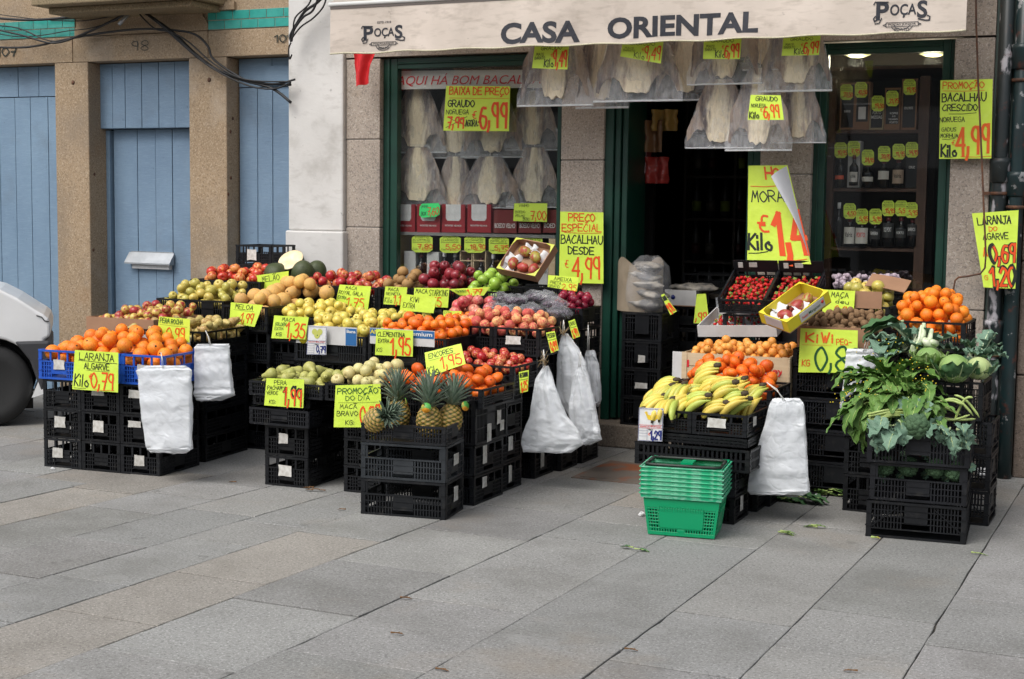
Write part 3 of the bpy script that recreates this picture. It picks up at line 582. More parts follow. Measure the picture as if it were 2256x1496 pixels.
# ================================================================== crates
CM = {}
def crate_mesh(w, d, h, style, matn):
    key = (round(w, 3), round(d, 3), round(h, 3), style, matn)
    if key in CM: return CM[key]
    m = MB(); t = .006; p = .022
    m.box(.01, w-.01, .01, d-.01, 0, .006)
    def wall(L, F):
        def b(a0, a1, z0, z1, o=0): F(a0, a1, z0, z1, o)
        b(0, p, 0, h, .003); b(L-p, L, 0, h, .003); b(0, L, 0, .012, .004); b(0, L, h-.012, h, .005); b(0, p, h*.3, h*.3+.004, .007); b(L-p, L, h*.3, h*.3+.004, .007); b(0, p, h*.65, h*.65+.004, .007); b(L-p, L, h*.65, h*.65+.004, .007)
        def lat(z0, z1, a0=p, a1=L-p, pitch=.0155, bw=.0065, nh=2, cen=True):
            n = max(2, int((a1-a0)/pitch)); 
            c0, c1 = L*.5-min(.055, L*.18), L*.5+min(.055, L*.18)
            for i in range(1, n):
                a = a0+(a1-a0)*i/n
                if cen and c0 < a < c1: continue
                b(a-bw/2, a+bw/2, z0, z1)
            for i in range(nh):
                z = z0+(z1-z0)*(i+1)/(nh+1); b(a0, a1, z-.0022, z+.0022, .001)
            if cen: b(c0, c1, z0+(z1-z0)*.22, z1, .001)
        if style == 'win':
            zw = h*.62; b(p, L-p, zw-.006, zw, .003); lat(.012, zw-.006, nh=3); 
            for k in range(1, 4): a = p+(L-2*p)*k/4; b(a-.006, a+.006, zw, h-.012)
        elif style == 'wide':
            zw = h*.60; b(p, L-p, zw-.008, zw, .004); lat(.012, zw-.008, nh=2)
            for a in (p, L-p-.012): b(a, a+.012, zw, h-.012)
        elif style == 'hole':
            b(p, L-p, h*.5-.006, h*.5+.006, .002); lat(.012, h*.5, nh=0, pitch=.024, bw=.012); lat(h*.5, h-.012, nh=0, pitch=.024, bw=.012, cen=False)
        elif style == 'feet':
            z0 = h*.24; b(p, L-p, z0, z0+.006, .004); lat(z0+.006, h-.012, nh=3)
            F(p, L*.32, z0+.01, h-.02, 'diag'); F(L*.68, L-p, z0+.01, h-.02, 'diagr')
        else: lat(.012, h-.012, nh=2)
        if style == 'tall': b(p, L-p, h*.8, h*.8+.008, .003)
    def mk(fn):
        def F(a0, a1, z0, z1, o):
            if o in ('diag', 'diagr'):
                if o == 'diagr': z0, z1 = z1, z0
                q = [fn(a0, -.004, z0), fn(a1, -.004, z1)]; m.bar(q[0], q[1], .004, .004); return
            A = fn(a0, -o, z0); B = fn(a1, t, z1); m.box(min(A[0],B[0]), max(A[0],B[0]), min(A[1],B[1]), max(A[1],B[1]), z0, z1)
        return F
    if style == 'feet':      # no base rail between the feet
        pass
    wall(w, mk(lambda a, o, z: (a, o, z))); wall(w, mk(lambda a, o, z: (w-a, d-o, z)))
    wall(d, mk(lambda a, o, z: (w-o, a, z))); wall(d, mk(lambda a, o, z: (o, d-a, z)))
    me = m.mesh('crate', PL[matn]); CM[key] = me; return me
KINDW = {'black':'black', 'blue':'blue', 'grey':'worn black'}
NC = 0; CR_ALL = []
def crate(x, y, z, w, d, h, rot=0, style='win', matn='black', label=None, group=None, st=None):
    """a plastic crate; x,y = its front left corner"""
    global NC; NC += 1
    root = empty('plastic_crate', (x, y, z), rot, label or 'black plastic crate', 'crate', group)
    link('crate_shell', crate_mesh(w, d, h-.003, style, matn), root)
    for s in (st if st is not None else []):      # stickers: (face, along, up, w, h)
        f, a, u, sw, sh = s; mb = MB(); n = 9
        pts = [(math.cos(2*math.pi*i/n), math.sin(2*math.pi*i/n)) for i in range(n)]
        jit = .5 if sh > 0 else 0; sh = abs(sh)
        cor = [(-1,-1),(-.3,-1.0+.15*R.random()),(1,-1+.3*R.random()*jit),(1-.25*R.random()*jit,-.1),(1,1-.3*R.random()*jit),(.2,1-.2*R.random()*jit),(-1+.2*R.random()*jit,1),(-1+.25*R.random()*jit,.2)]
        for dd in (0,):
            vs = []
            for cx, cz in cor:
                A = a+cx*sw/2; Z = u+cz*sh/2
                vs.append((A, -.0085, Z) if f == 'f' else (w+.0085, A, Z))
            vs += [(v[0]+(0 if f == 'f' else -.001), v[1]+(.001 if f == 'f' else 0), v[2]) for v in vs]; k = len(cor)
            mb.add(vs, [tuple(range(k)), tuple(range(2*k-1, k-1, -1))]+[(i, i+k, (i+1)%k+k, (i+1)%k) for i in range(k)])
        mb.build('paper_label', PL['sticker'], root)
    CR_ALL.append(root); return root
def stack(x, y, w, d, tops, rot=0, style='win', matn='black', where='', group='empty black crates under the display', z0=0, stk=None, feet=False):
    """empty crates one on another; tops = list of top heights"""
    z = z0; n = len(tops); out = []
    for i, t in enumerate(tops):
        nm = ['bottom', 'second', 'third', 'fourth', 'fifth', 'sixth', 'seventh']; pos = 'lowest' if i == 0 else ('top' if i == n-1 else nm[i])
        stl = style[i] if isinstance(style, (list, tuple)) else style
        mt_ = matn[i] if isinstance(matn, (list, tuple)) else matn
        out.append(crate(x, y, z, w, d, t-z, rot, stl, mt_, '%s crate, %s of the stack %s' % (KINDW[mt_], pos, where), group, (stk or {}).get(i))); z = t
    return out
def even(top, n, z0=0): return [z0+(top-z0)*(i+1)/n for i in range(n)]
# ================================================================== fruit
def prof_mesh(name, prof, n, mats, sx=1, sy=1, lump=0, seed=0, stem=None, calyx=None):
    m = MB(); vs = []; fs = []
    m.lathe(prof, n)
    m.v = [(x*sx*(1+lump*nz((x, y, z), 1.3, seed)), y*sy*(1+lump*nz((y, x, z), 1.3, seed+1)), z*(1+lump*.5*nz((x, z, y), 1.1, seed+2))) for x, y, z in m.v]
    if stem: m.tube([(0, 0, stem[0]), (stem[2], 0, stem[1])], [.035, .05], 6, 1)
    if calyx:
        m.lathe([(.13, calyx), (.1, calyx-.012), (.02, calyx-.02)], 8, 1)
    return m.mesh(name, mats)
def sph(n=12): return [(max(.02, math.sin(math.pi*i/n)), -math.cos(math.pi*i/n)) for i in range(n+1)]
def appleprof():
    out = []
    for i in range(15):
        a = math.pi*i/14; r = math.sin(a)**.9 if i not in (0, 14) else .0; z = -math.cos(a)*.88
        if i <= 2: z = [-.66, -.76, -.84][i]; r = [.03, .16, .36][i]
        if i >= 12: z = [.85, .76, .55][i-12]; r = [.42, .2, .03][i-12]
        r *= 1+.07*math.cos(a); r *= 1.0
        out.append((r, z))
    return out
APR = appleprof(); SP = sph()
PEAR = [(.03,-.92),(.3,-.96),(.62,-.84),(.86,-.58),(.96,-.25),(.92,.05),(.76,.38),(.56,.68),(.42,.95),(.36,1.2),(.28,1.36),(.12,1.44),(.02,1.42)]
STRAW = [(.02,-1.15),(.2,-1.02),(.45,-.7),(.7,-.25),(.85,.15),(.82,.45),(.6,.68),(.3,.74),(.02,.7)]
STEM = mat('fruit_stem', (.09,.06,.025), .8); CAL = mat('fruit_end', (.055,.04,.02), .9)
ORNG = blushmat('orange_peel', (.90,.27,.012), (.80,.165,.006), (.95,.36,.05), 5, rough=.5, bump=.35, bscale=180, objvar=.14)
MAND = blushmat('mandarin_peel', (.85,.17,.008), (.74,.095,.006), (.9,.3,.02), 5, rough=.47, bump=.35, bscale=160, objvar=.18)
CLEM = blushmat('clementine_peel', (.86,.20,.01), (.78,.12,.008), (.78,.42,.05), 4, rough=.4, bump=.3, bscale=160, bias=.4)
GOLD = blushmat('golden_apple_skin', (.76,.58,.11), (.62,.54,.10), (.68,.38,.09), 4, rough=.28, bias=.35)
YGRN = blushmat('green_yellow_apple_skin', (.62,.48,.11), (.46,.42,.09), (.58,.22,.07), 4, rough=.28, bias=.5)
BRAV = blushmat('pale_apple_skin', (.66,.56,.25), (.60,.55,.24), (.62,.34,.12), 4, rough=.45, bias=.5)
GALA = blushmat('striped_red_apple_skin', (.38,.018,.025), (.62,.26,.08), (.45,.05,.04), 1.7, lo=.48, hi=.68, rough=.24, bias=.3, stretch=(1,1,.5))
BRAE = blushmat('orange_red_apple_skin', (.52,.03,.015), (.74,.30,.08), (.6,.12,.04), 1.9, lo=.44, hi=.62, rough=.26, bias=.35)
REDY = blushmat('red_and_yellow_apple_skin', (.36,.03,.03), (.60,.46,.10), (.45,.10,.06), 1.7, lo=.42, hi=.6, rough=.32, bias=.35)
STARK = blushmat('dark_red_apple_skin', (.15,.012,.022), (.26,.02,.03), (.35,.12,.1), 4, rough=.28, bias=.3)
PINKA = blushmat('pink_red_apple_skin', (.55,.06,.08), (.66,.30,.19), (.42,.02,.04), 3, rough=.3, bias=.3)
GRAN_A = blushmat('bright_green_apple_skin', (.26,.43,.045), (.33,.50,.07), (.4,.55,.15), 5, rough=.25, bias=.3)
RUSS = blushmat('brown_russet_skin', (.34,.19,.065), (.27,.15,.05), (.46,.30,.12), 6, rough=.7, bias=.3)
PEARM = blushmat('rocha_pear_skin', (.52,.42,.14), (.40,.22,.07), (.30,.15,.05), 4, lo=.46, hi=.62, rough=.5, bias=.3)
PEARG = blushmat('green_pear_skin', (.36,.37,.09), (.44,.42,.12), (.28,.2,.07), 4, rough=.5, bias=.3)
PEACH = blushmat('peach_skin', (.58,.10,.08), (.78,.46,.18), (.42,.035,.05), 2.6, lo=.46, hi=.66, rough=.85, bias=.35)
NECT = blushmat('nectarine_skin', (.42,.015,.02), (.75,.38,.14), (.55,.05,.05), 2.8, lo=.52, hi=.68, rough=.28, bias=.3)
PLUM = blushmat('plum_skin', (.18,.008,.025), (.33,.02,.05), None, 4, rough=.25)
LOQ = blushmat('loquat_skin', (.80,.36,.07), (.74,.28,.045), (.36,.14,.03), 3, rough=.5, bias=.3)
KIWI = blushmat('kiwi_skin', (.19,.11,.052), (.25,.15,.075), (.12,.07,.035), 6, rough=.9, bump=.5, bscale=260)
MELO = blushmat('orange_netted_melon_skin', (.70,.40,.10), (.62,.36,.12), (.70,.54,.3), 4, rough=.65, bump=.5, bscale=70)
MANG = blushmat('mango_skin', (.36,.04,.035), (.34,.30,.05), (.5,.2,.03), 2.2, lo=.45, hi=.62, rough=.4, bias=.3)
STRB = blushmat('strawberry_skin', (.60,.012,.012), (.48,.006,.01), None, 5, rough=.28, bump=.9, bscale=500, objvar=.2)
STRL = mat('strawberry_cap', (.20,.34,.06), .7)
BAN = blushmat('banana_skin', (.74,.56,.10), (.42,.50,.09), (.50,.36,.07), 4, lo=.42, hi=.64, rough=.45, bias=.4)
DMEL = mat('dark_green_melon_rind', (.028,.045,.014), .5, c2=(.075,.09,.03), scale=5, stretch=(5,5,.6), bump=.5, bscale=30, rnd=True)
MFLESH = mat('melon_flesh', (.84,.76,.50), .4, c2=(.80,.58,.34), scale=1.6)
def fm(name, prof, mt, n=16, lump=.04, v=3, sx=1, sy=1, stem=None, calyx=None, second=None):
    return [prof_mesh(name, prof, n, [mt, second or STEM], sx, sy, lump, k*5+hash(name) % 1 if False else k*5+len(name), stem, calyx) for k in range(v)]
FR = dict(
 orange=fm('orange', [(r, z*.97) for r, z in SP], ORNG, calyx=.985), mandarin=fm('mandarin', [(r, z*.80) for r, z in SP], MAND, lump=.07, calyx=.80), clementine=fm('clementine', [(r, z*.88) for r, z in SP], CLEM, lump=.07, calyx=.885),
 gold=fm('gold', APR, GOLD, stem=(.5,.95,.1)), ygrn=fm('ygrn', APR, YGRN, stem=(.5,.95,.1)), bravo=fm('bravo', APR, BRAV, stem=(.5,.8,.1), lump=.07), gala=fm('gala', APR, GALA, stem=(.5,.98,.1)), brae=fm('brae', APR, BRAE, stem=(.5,.98,.1)), redy=fm('redy', APR, REDY, stem=(.5,.98,.1)),
 stark=fm('stark', [(r, z*1.12) for r, z in APR], STARK, stem=(.6,1.1,.1)), pinka=fm('pinka', APR, PINKA, stem=(.5,.9,.1)), granny=fm('granny', APR, GRAN_A, stem=(.5,.95,.1)), russet=fm('russet', APR, RUSS, stem=(.5,.9,.1), lump=.06),
 pear=fm('pear', PEAR, PEARM, stem=(1.35,1.75,.12), lump=.08), gpear=fm('gpear', PEAR, PEARG, stem=(1.35,1.8,.12), lump=.1), peach=fm('peach', [(r*(1 if z < .6 else .97), z*.95 if z < .9 else .8) for r, z in SP], PEACH), nect=fm('nect', [(r, z*.95 if z < .9 else .8) for r, z in SP], NECT),
 plum=fm('plum', SP, PLUM, 12), loquat=fm('loquat', [(r, z*1.08) for r, z in SP], LOQ, 12, calyx=1.09, second=CAL), kiwi=fm('kiwi', [(r*.86, z*1.12) for r, z in SP], KIWI, 12, calyx=1.125), melon=fm('melon', [(r, z*1.06) for r, z in SP], MELO, 20, lump=.03, calyx=1.07),
 mango=fm('mango', [(r*.85, z*1.15) for r, z in SP], MANG, 16, lump=.16))
def straw():
    out = []
    for k in range(3):
        m = MB(); m.lathe(STRAW, 10); m.v = [(x*(1+.12*nz((x,y,z), 1.2, k)), y, z) for x, y, z in m.v]
        for i in range(7):
            a = i*.9+k; c, s = math.cos(a), math.sin(a); e = .95+.2*math.sin(i*2.3)
            m.add([(0,0,.76), (c*.45-s*.2, s*.45+c*.2, .82), (c*e, s*e, .62+.25*math.sin(i*3.1+k)), (c*.45+s*.2, s*.45-c*.2, .82), (0,0,.70)], [(0,1,2,3), (4,3,2,1)], 1)
        m.tube([(0,0,.75), (.1,.05,1.15)], .05, 5, 1); out.append(m.mesh('strawberry', [STRB, STRL]))
    return out
FR['strawberry'] = straw()
FNAME = dict(orange='orange', mandarin='mandarin', clementine='clementine', gold='apple', ygrn='apple', bravo='apple', gala='apple', brae='apple', redy='apple', stark='apple', pinka='apple', granny='apple', russet='apple', pear='pear', gpear='pear', peach='peach', nect='nectarine', plum='plum', loquat='loquat', kiwi='kiwi', melon='melon', mango='mango', strawberry='strawberry')
NF = 0
def pile(kind, r, w, d, zf, cap, M, label, group, nmax=80, tilt=1.2, cand=46, rv=.15, seed=None, settle=True, lean=None):
    """fruit dropped one by one into a w x d tray whose frame is M; cap(x,y) = highest allowed top of a fruit"""
    global NF; rg = random.Random(NF+11 if seed is None else seed); P = []; fails = 0
    while len(P) < nmax and fails < 14:
        rr = r*rg.uniform(1-rv, 1+rv); best = None
        for _ in range(cand):
            x = rg.uniform(rr*.95, w-rr*.95); y = rg.uniform(rr*.95, d-rr*.95); z = zf+rr
            for (a, b, c, q) in P:
                dd = (x-a)**2+(y-b)**2; s = rr+q; s *= .985
                if dd < s*s: z = max(z, c+math.sqrt(s*s-dd))
            if z+rr > cap(x, y): continue
            sc = z
            if best is None or sc < best[0]: best = (sc, x, y, z)
        if best is None: fails += 1; continue
        P.append((best[1], best[2], best[3], rr))
    for (x, y, z, rr) in P:
        o = bpy.data.objects.new(FNAME[kind], rg.choice(FR[kind])); COL.objects.link(o); NF += 1
        o.location = M @ Vector((x, y, z))
        if kind in ('pear', 'gpear'): e = (rg.uniform(1.0, 1.9), rg.uniform(-.5, .5), rg.uniform(0, 6.3))
        elif kind == 'strawberry': e = (rg.uniform(.6, 2.6), rg.uniform(-.6, .6), rg.uniform(0, 6.3))
        else: e = (rg.gauss(0, tilt*.6), rg.gauss(0, tilt*.6), rg.uniform(0, 6.3))
        o.rotation_euler = e; o.scale = (rr,)*3; tag(o, label, FNAME[kind], group)
    return len(P)
def heap(w, d, rim, H, px=.5, py=.62, flat=.5):
    """domed heap over a crate: rim at the sides, rim+H in the middle"""
    def f(x, y):
        u = abs(x/w-px)/max(px, 1-px); v = abs(y/d-py)/max(py, 1-py)
        return rim+H*max(0, 1-max(0, (u-flat)/(1-flat))**1.6)*max(0, 1-max(0, (v-.25)/.75)**1.8)+.012
    return f
def TR(x, y, z, rot=0, tilt=0): return Matrix.Translation((x, y, z)) @ Matrix.Rotation(rot, 4, 'Z') @ Matrix.Rotation(tilt, 4, 'X')
def carton(x, y, z, w, d, h, rot=0, label='', matn='card', prints=None, tilt=0, th=.006, flaps=False, matin=None, group=None, name='cardboard_box', cat='box', front=1.):
    root = empty(name, (x, y, z), 0, label, cat, group); root.rotation_euler = (tilt, 0, rot); m = MB()
    m.box(0, w, 0, d, 0, th, 1); m.box(0, w, 0, th, th, h*front, 0); m.box(0, w, d-th, d, th, h, 0); m.box(0, th, th, d-th, th, h, 0); m.box(w-th, w, th, d-th, th, h, 0)
    m.build('tray', [PL[matn], PL[matin or 'card']], root)
    return root
def fc(pxl, pxr, py, Y, d, h, top, kind, r, label, fgroup, ztop=None, style='tray', matn='black', crlabel=None, nc=1, hpy=.62, nmax=80, zfo=None, support=True, sw=None, where='', st=None, flat=.55, crate_on=True, tilt=1.2, stk=None, sstyle='win', sdx=.01, ns=None, zoff=0):
    """a crate of fruit: photo columns pxl..pxr at its rim row py, standing at depth Y; top = photo row of the heap's top"""
    a, b = at(pxl, py, Y), at(pxr, py, Y); z = (a.z+b.z)/2+zoff; W_ = b.x-a.x; cw = W_/nc; ym = Y+d*hpy
    zt = at((pxl+pxr)/2, top, ym).z; H = zt-z
    for i in range(nc):
        x = a.x+cw*i
        if crate_on: crate(x+.002, Y, z-h, cw-.004, d, h, 0, style, matn, crlabel if nc == 1 else (crlabel+', '+['left one', 'right one', 'rightmost one'][i]), None, (st if i == nc-1 else None))
    M = TR(a.x+.008, Y+.01, 0); zf = z-(zfo if zfo is not None else min(h, r*2.3))+.006
    w2, d2 = W_-.016, d-.02
    pile(kind, r, w2, d2, zf, heap(w2, d2, z, H, .5, hpy, flat), M, label, fgroup, nmax, tilt)
    if support:
        zb = z-h; n = ns or max(1, round(zb/.172)); sw_ = sw or cw
        for i in range(nc): stack(a.x+cw*i+sdx, Y+.02, min(sw_, cw)-.01, d-.03, even(zb, n), 0, sstyle, where=where+([', left', ', right'][i] if nc > 1 else ''), stk=stk)
    return a.x, b.x, z
# ================================================================== LEFT ISLAND
rA = math.radians(4.5); dA = Vector((math.cos(rA), math.sin(rA), 0)); A0 = Vector((-6.165, 6.65, 0)); cw = .272
stx = [{0:[('f',.1,.09,.075,.06)], 1:[('f',.12,.10,.08,.07)]}, {0:[], 1:[('f',.12,.09,.075,.07)], 2:[('f',.12,.12,.09,.05)]}, {0:[('f',.13,.085,.07,.065)], 1:[('f',.1,.12,.09,.04)], 2:[('f',.1,.12,.08,.05)]}]
for i, wname in enumerate(('left', 'middle', 'right')):
    p = A0+dA*(cw*i); stack(p.x, p.y, cw-.006, .41, [.177, .354, .531], rA, 'win', where='under the %s blue orange crate' % wname, stk=stx[i])
B0 = A0+Vector((-.02, -.012, .531))
for i, wname in enumerate(('left', 'middle', 'right')):
    p = B0+dA*(.292*i); crate(p.x, p.y, .531, .286, .43, .178, rA, 'win', 'blue', 'blue plastic crate filled with oranges, %s of three' % wname, 'blue orange crates', [('f',.15,.09,.08,.06)] if i != 1 else [])
pile('orange', .0425, .86, .40, .60, lambda x, y: .735+.10*max(0, 1-abs(x-.43)/.46)**.6*min(1, (y+.02)/.2)+.03*(abs(x-.43)<.36), TR(B0.x+.01, B0.y+.012, 0, rA), 'large ripe orange heaped in the three blue crates by the van', 'oranges in the blue crates', 120)
# pears behind
rP = math.radians(5)
for i, wn in enumerate(('left', 'right')):
    x = -5.985+.288*i; y = 7.17+.02*i
    stack(x+.01, y+.01, .27, .50, even(.64, 4), rP, 'win', where='under the %s crate of brown pears' % wn, stk={1:[('f',.15,.1,.08,.05)]})
    crate(x, y, .64, .284, .53, .166, rP, 'win', 'black', 'black crate of small brown pears, %s of two' % wn, 'pear crates', [('f',.15,.1,.09,.06)])
pile('pear', .030, .56, .51, .72, lambda x, y: .835+.13*max(0, 1-abs(x-.3)/.36)**.6*min(1, (y+.05)/.25), TR(-5.98, 7.185, 0, rP), 'small yellow brown pear heaped behind the blue crates', 'brown speckled pears', 130, rv=.14)
# red and yellow apples, cardboard box at the far left
a, b = at(190, 697, 7.22), at(338, 697, 7.22)
carton(a.x, 7.22, a.z-.13, b.x-a.x, .5, .13, 0, 'plain brown cardboard box of red and yellow apples behind the oranges', front=1.)
stack(a.x+.02, 7.26, .27, .42, even(a.z-.135, 4), 0, 'win', where='under the brown cardboard box of apples')
pile('redy', .0315, b.x-a.x-.02, .48, a.z-.05, heap(b.x-a.x, .48, a.z, at(300, 661, 7.6).z-a.z, .75, .7), TR(a.x+.01, 7.23, 0), 'small red and yellow apple in the brown cardboard box', 'red and yellow apples', 90)
xa, xb, z = fc(345, 495, 659, 7.82, .42, .165, 612, 'ygrn', .033, 'yellow green apple heaped left of the orange melons', 'green yellow apples', crlabel='black crate of yellow green apples', nc=2, where='under the yellow green apples')
xa, xb, z = fc(488, 590, 673, 7.76, .46, .165, 628, 'melon', .0475, 'round orange netted melon heaped above the melon price sign', 'orange melons', crlabel='black crate of orange melons', where='under the orange melons', nmax=20)
M_ = TR(xa+.05, 8.16, 0); pile('melon', .0475, .52, .34, z+.02, lambda x, y: z+.02+(.17 if x < .36 else .12), M_, 'round orange netted melon heaped above the melon price sign', 'orange melons', 22)
crate(xa+.08, 8.2, z-.17, .5, .36, .165, 0, 'tray', 'black', 'black crate of orange melons behind the first melon crate'); stack(xa+.09, 8.21, .48, .34, even(z-.17, 4), where='under the rear melon crate')
fc(420, 575, 617, 8.32, .42, .165, 566, 'brae', .035, 'orange red apple heaped in front of the tan pillar', 'orange red apples', crlabel='black crate of orange red apples', nc=2, where='under the orange red apples')
# dark melons
def big_melon(pt, r, e, label, cut=False):
    m = MB()
    if cut:
        pr = [(max(.02, math.sin(math.pi*i/20)), -math.cos(math.pi*i/20)*1.3) for i in range(11)]
        root = empty('cut_melon', pt, 0, label, 'melon'); m.lathe(pr, 24); m.f.pop(); m.m.pop(); m.sm.pop(); o = m.build('rind', DMEL, root); o.scale = (r,)*3
        m2 = MB(); m2.lathe([(.995, -.02), (.975, .008), (.7, .012), (.42, .006), (.34, -.04), (.2, -.07), (.02, -.08)], 24); del m2.f[-2], m2.m[-2], m2.sm[-2]; o2 = m2.build('flesh', MFLESH, root); o2.scale = (r,)*3
        root.rotation_euler = e; return
    m.lathe([(rr, z*1.3) for rr, z in sph(16)], 24); m.v = [(x*(1+.03*math.cos(5*math.atan2(y, x))), y*(1+.03*math.cos(5*math.atan2(y, x))), z) for x, y, z in m.v]
    o = m.build('melon', DMEL, None, pt); o.scale = (r,)*3; o.rotation_euler = e; tag(o, label, 'melon')
big_melon(at(608, 606, 8.55), .088, (1.35, .2, .5), 'dark green melon under the cut half, left one, with its price card in front')
big_melon(at(668, 606, 8.6), .083, (.35, .2, .0), 'dark green melon between the left dark melon and the red apples')
big_melon(at(696, 603, 8.72), .075, (.3, .1, 1.), 'dark green melon, rearmost, leaning toward the red apples')
big_melon(at(640, 572, 8.60), .094, (.75, .22, -.2), 'cut half melon with pale flesh facing out, lying on the dark green melons', True)
a = at(585, 632, 8.4); crate(a.x, 8.4, a.z-.165, .55, .42, .16, 0, 'tray', 'black', 'black crate holding the dark green melons'); stack(a.x+.01, 8.42, .5, .4, even(a.z-.17, 5), where='under the dark green melons')
a, b = at(556, 537, 8.86), at(633, 537, 8.86); za = a.z
stack(a.x, 8.66, b.x-a.x, .3, [za-.152*k for k in range(7, -1, -1)], 0, 'win', where='in front of the right blue door', group='crates by the blue door', stk={7:[('f',.14,.08,.08,.08)], 6:[]})
# middle rows
fc(591, 750, 699, 7.8, .42, .165, 658, 'gold', .035, 'yellow apple heaped in the upper crates above the small pears', 'golden apples, upper crates', crlabel='black crate of golden apples, upper row', nc=2, where='under the upper golden apples', nmax=90)
fc(750, 905, 702, 7.8, .4, .165, 676, 'gold', .035, 'yellow apple heaped in the upper crates above the small pears', 'golden apples, upper crates', crlabel='black crate behind the clementines', where='behind the clementines', nmax=40)
x0, x1, z = fc(649, 807, 737, 7.3, .44, .165, 672, 'gold', .035, 'golden apple heaped in the white lined crate with the picture price card', 'golden apples, lower crate', crlabel='black crate lined with a white carton of golden apples', where='under the white lined golden apple crate', style='tray', nmax=70, st=None)
c2 = at(655, 772, 7.29); 
def pcard(pa, pb, Y, label, prints, matn='carton', name='carton_panel'):
    a, b = at(*pa, Y), at(*pb, Y); root = empty(name, a, 0, label, 'carton'); m = MB(); w, h = b.x-a.x, a.z-b.z; m.box(0, w, 0, .005, -h, 0); m.build('panel', PL[matn], root)
    for kind_, arg in prints:
        mm = MB()
        if kind_ == 'rect': mm.box(arg[0]*w, arg[1]*w, -.0014, 0, -arg[3]*h, -arg[2]*h); mm.build('print', PL[arg[4]] if isinstance(arg[4], str) else arg[4], root)
        elif kind_ == 'text': fit(mm, arg[0], arg[1], arg[2], arg[3], arg[4], lambda u, v, l: Vector((u*w, -l-.001, -v*h)), .02, 0, .0012+(.001 if len(arg) < 7 else arg[6])); mm.build('lettering', PL[arg[5]], root)
        elif kind_ == 'disc': mm.lathe([(arg[2], 0), (arg[2], .0012)], 20, 0, Matrix.Translation((arg[0]*w, 0, -arg[1]*h)) @ Matrix.Rotation(math.pi/2, 4, 'X')); mm.build('print', PL[arg[3]], root)
    return root
pcard((652, 715), (786, 763), 7.288, 'white banana carton panel with blue end lining the golden apple crate', [('rect', (.82,.995,.06,.98,'cblue')), ('text', ('Bana', .84, .985, .13, .3, 'W')), ('disc', (.12,.75,.03,'ycarton')), ('disc', (.9,.78,.02,'ycarton'))])
fc(811, 985, 741, 7.3, .46, .165, 668, 'clementine', .0315, 'clementine heaped behind the clementine price sign', 'clementines, left island', crlabel='black crate of clementines, left island', where='under the clementines of the left island', style='tray', nmax=95, hpy=.6)
pcard((815, 722), (957, 765), 7.288, 'blue and white fruit carton panel lining the clementine crate', [('rect', (.005,.995,.03,.5,'cblue')), ('text', ('AN', .01, .14, .1, .36, 'ycarton')), ('text', ('Premium', .56, .97, .1, .36, 'W'))])
fc(945, 1025, 722, 7.72, .3, .12, 686, 'clementine', .0315, 'clementine in the narrow crate between the clementines and the peaches', 'clementines beside the peaches', crlabel='black crate of clementines beside the peaches', where='behind the clementines, beside the peaches', nmax=24)
fc(987, 1190, 719, 7.66, .34, .165, 676, 'peach', .0295, 'fuzzy pink and yellow peach heaped in the twin black crates', 'peaches', crlabel='black crate of peaches', nc=2, style='win', where='under the peaches', nmax=110, st=[('f',.13,.09,.10,.05)], sstyle='win', support=False)
fc(925, 1132, 800, 7.3, .33, .14, 766, 'nect', .0275, 'smooth red nectarine in the low crate under the peaches', 'nectarines', crlabel='black crate of nectarines', nc=2, style='win', where='under the nectarines', nmax=110, support=False)
fc(549, 712, 842, 6.8, .40, .085, 790, 'gpear', .036, 'large green pear in the front left tray', 'green pears', crlabel='wide low black tray of green pears', style='tray', nmax=34, support=False, zfo=.07)
fc(716, 839, 846, 6.8, .40, .10, 786, 'bravo', .0365, 'pale yellow apple heaped behind the promotion sign', 'pale apples', crlabel='black crate of pale apples', style='tray', nmax=60, support=False)
fc(841, 1063, 849, 6.85, .40, .11, 797, 'mandarin', .035, 'loose skinned mandarin heaped behind the pineapples', 'mandarins', crlabel='black crate of mandarins', nc=2, style='win', nmax=80, support=False, hpy=.55)
# row 1 supports
zz = at(620, 861, 6.8).z
a = at(558, 890, 6.82); stack(a.x, 6.82, .38, .36, [zz-.004], z0=at(560, 890, 6.82).z, style='hole', where='under the green pear tray')
a = at(555, 895, 6.8); b = at(685, 895, 6.8); z1 = at(560, 893, 6.8).z-.003; z0 = at(560, 932, 6.8).z; stack(a.x, 6.78, b.x-a.x, .40, [z1], z0=z0, style='tray', where='of wide trays under the green pears')
stack(-4.69, 6.81, .275, .43, even(z0-.003, 2), math.radians(3), 'win', where='under the green pear trays', stk={0:[('f',.13,.09,.085,.065)], 1:[('f',.12,.1,.06,.06)]})
zb = at(770, 861, 6.8).z; a = at(730, 900, 6.8); stack(-4.20, 6.86, .275, .40, even(zb-.12, 3), 0, 'win', where='under the pale apples'); stack(-4.22, 6.82, .40, .40, [zb-.01], 0, 'tray', z0=zb-.12, where='of low trays under the pale apples')
stack(-3.70, 6.84, .31, .36, [.16, .322], 0, 'win', where='under the mandarins, behind the pineapples', stk={1:[('s',.12,.1,.05,.1)], 0:[('s',.12,.11,.055,.06)]})
zc = at(1000, 875, 6.85).z; crate(-3.95, 6.83, .325, .57, .40, zc-.33, 0, 'tall', 'black', 'big dark crate under the mandarins with torn labels', None, [('s',.16,.05,.05,.1), ('s',.28,.12,.05,.08), ('s',.32,.07,.05,.06)])
stack(-4.0, 7.22, .29, .28, even(.65, 4), where='under the nectarines (left)')
stack(-3.72, 7.22, .305, .28, even(.655, 4), where='under the nectarines (right)', stk={0:[('s',.12,.09,.04,.1)], 1:[('s',.12,.1,.06,.08)]})
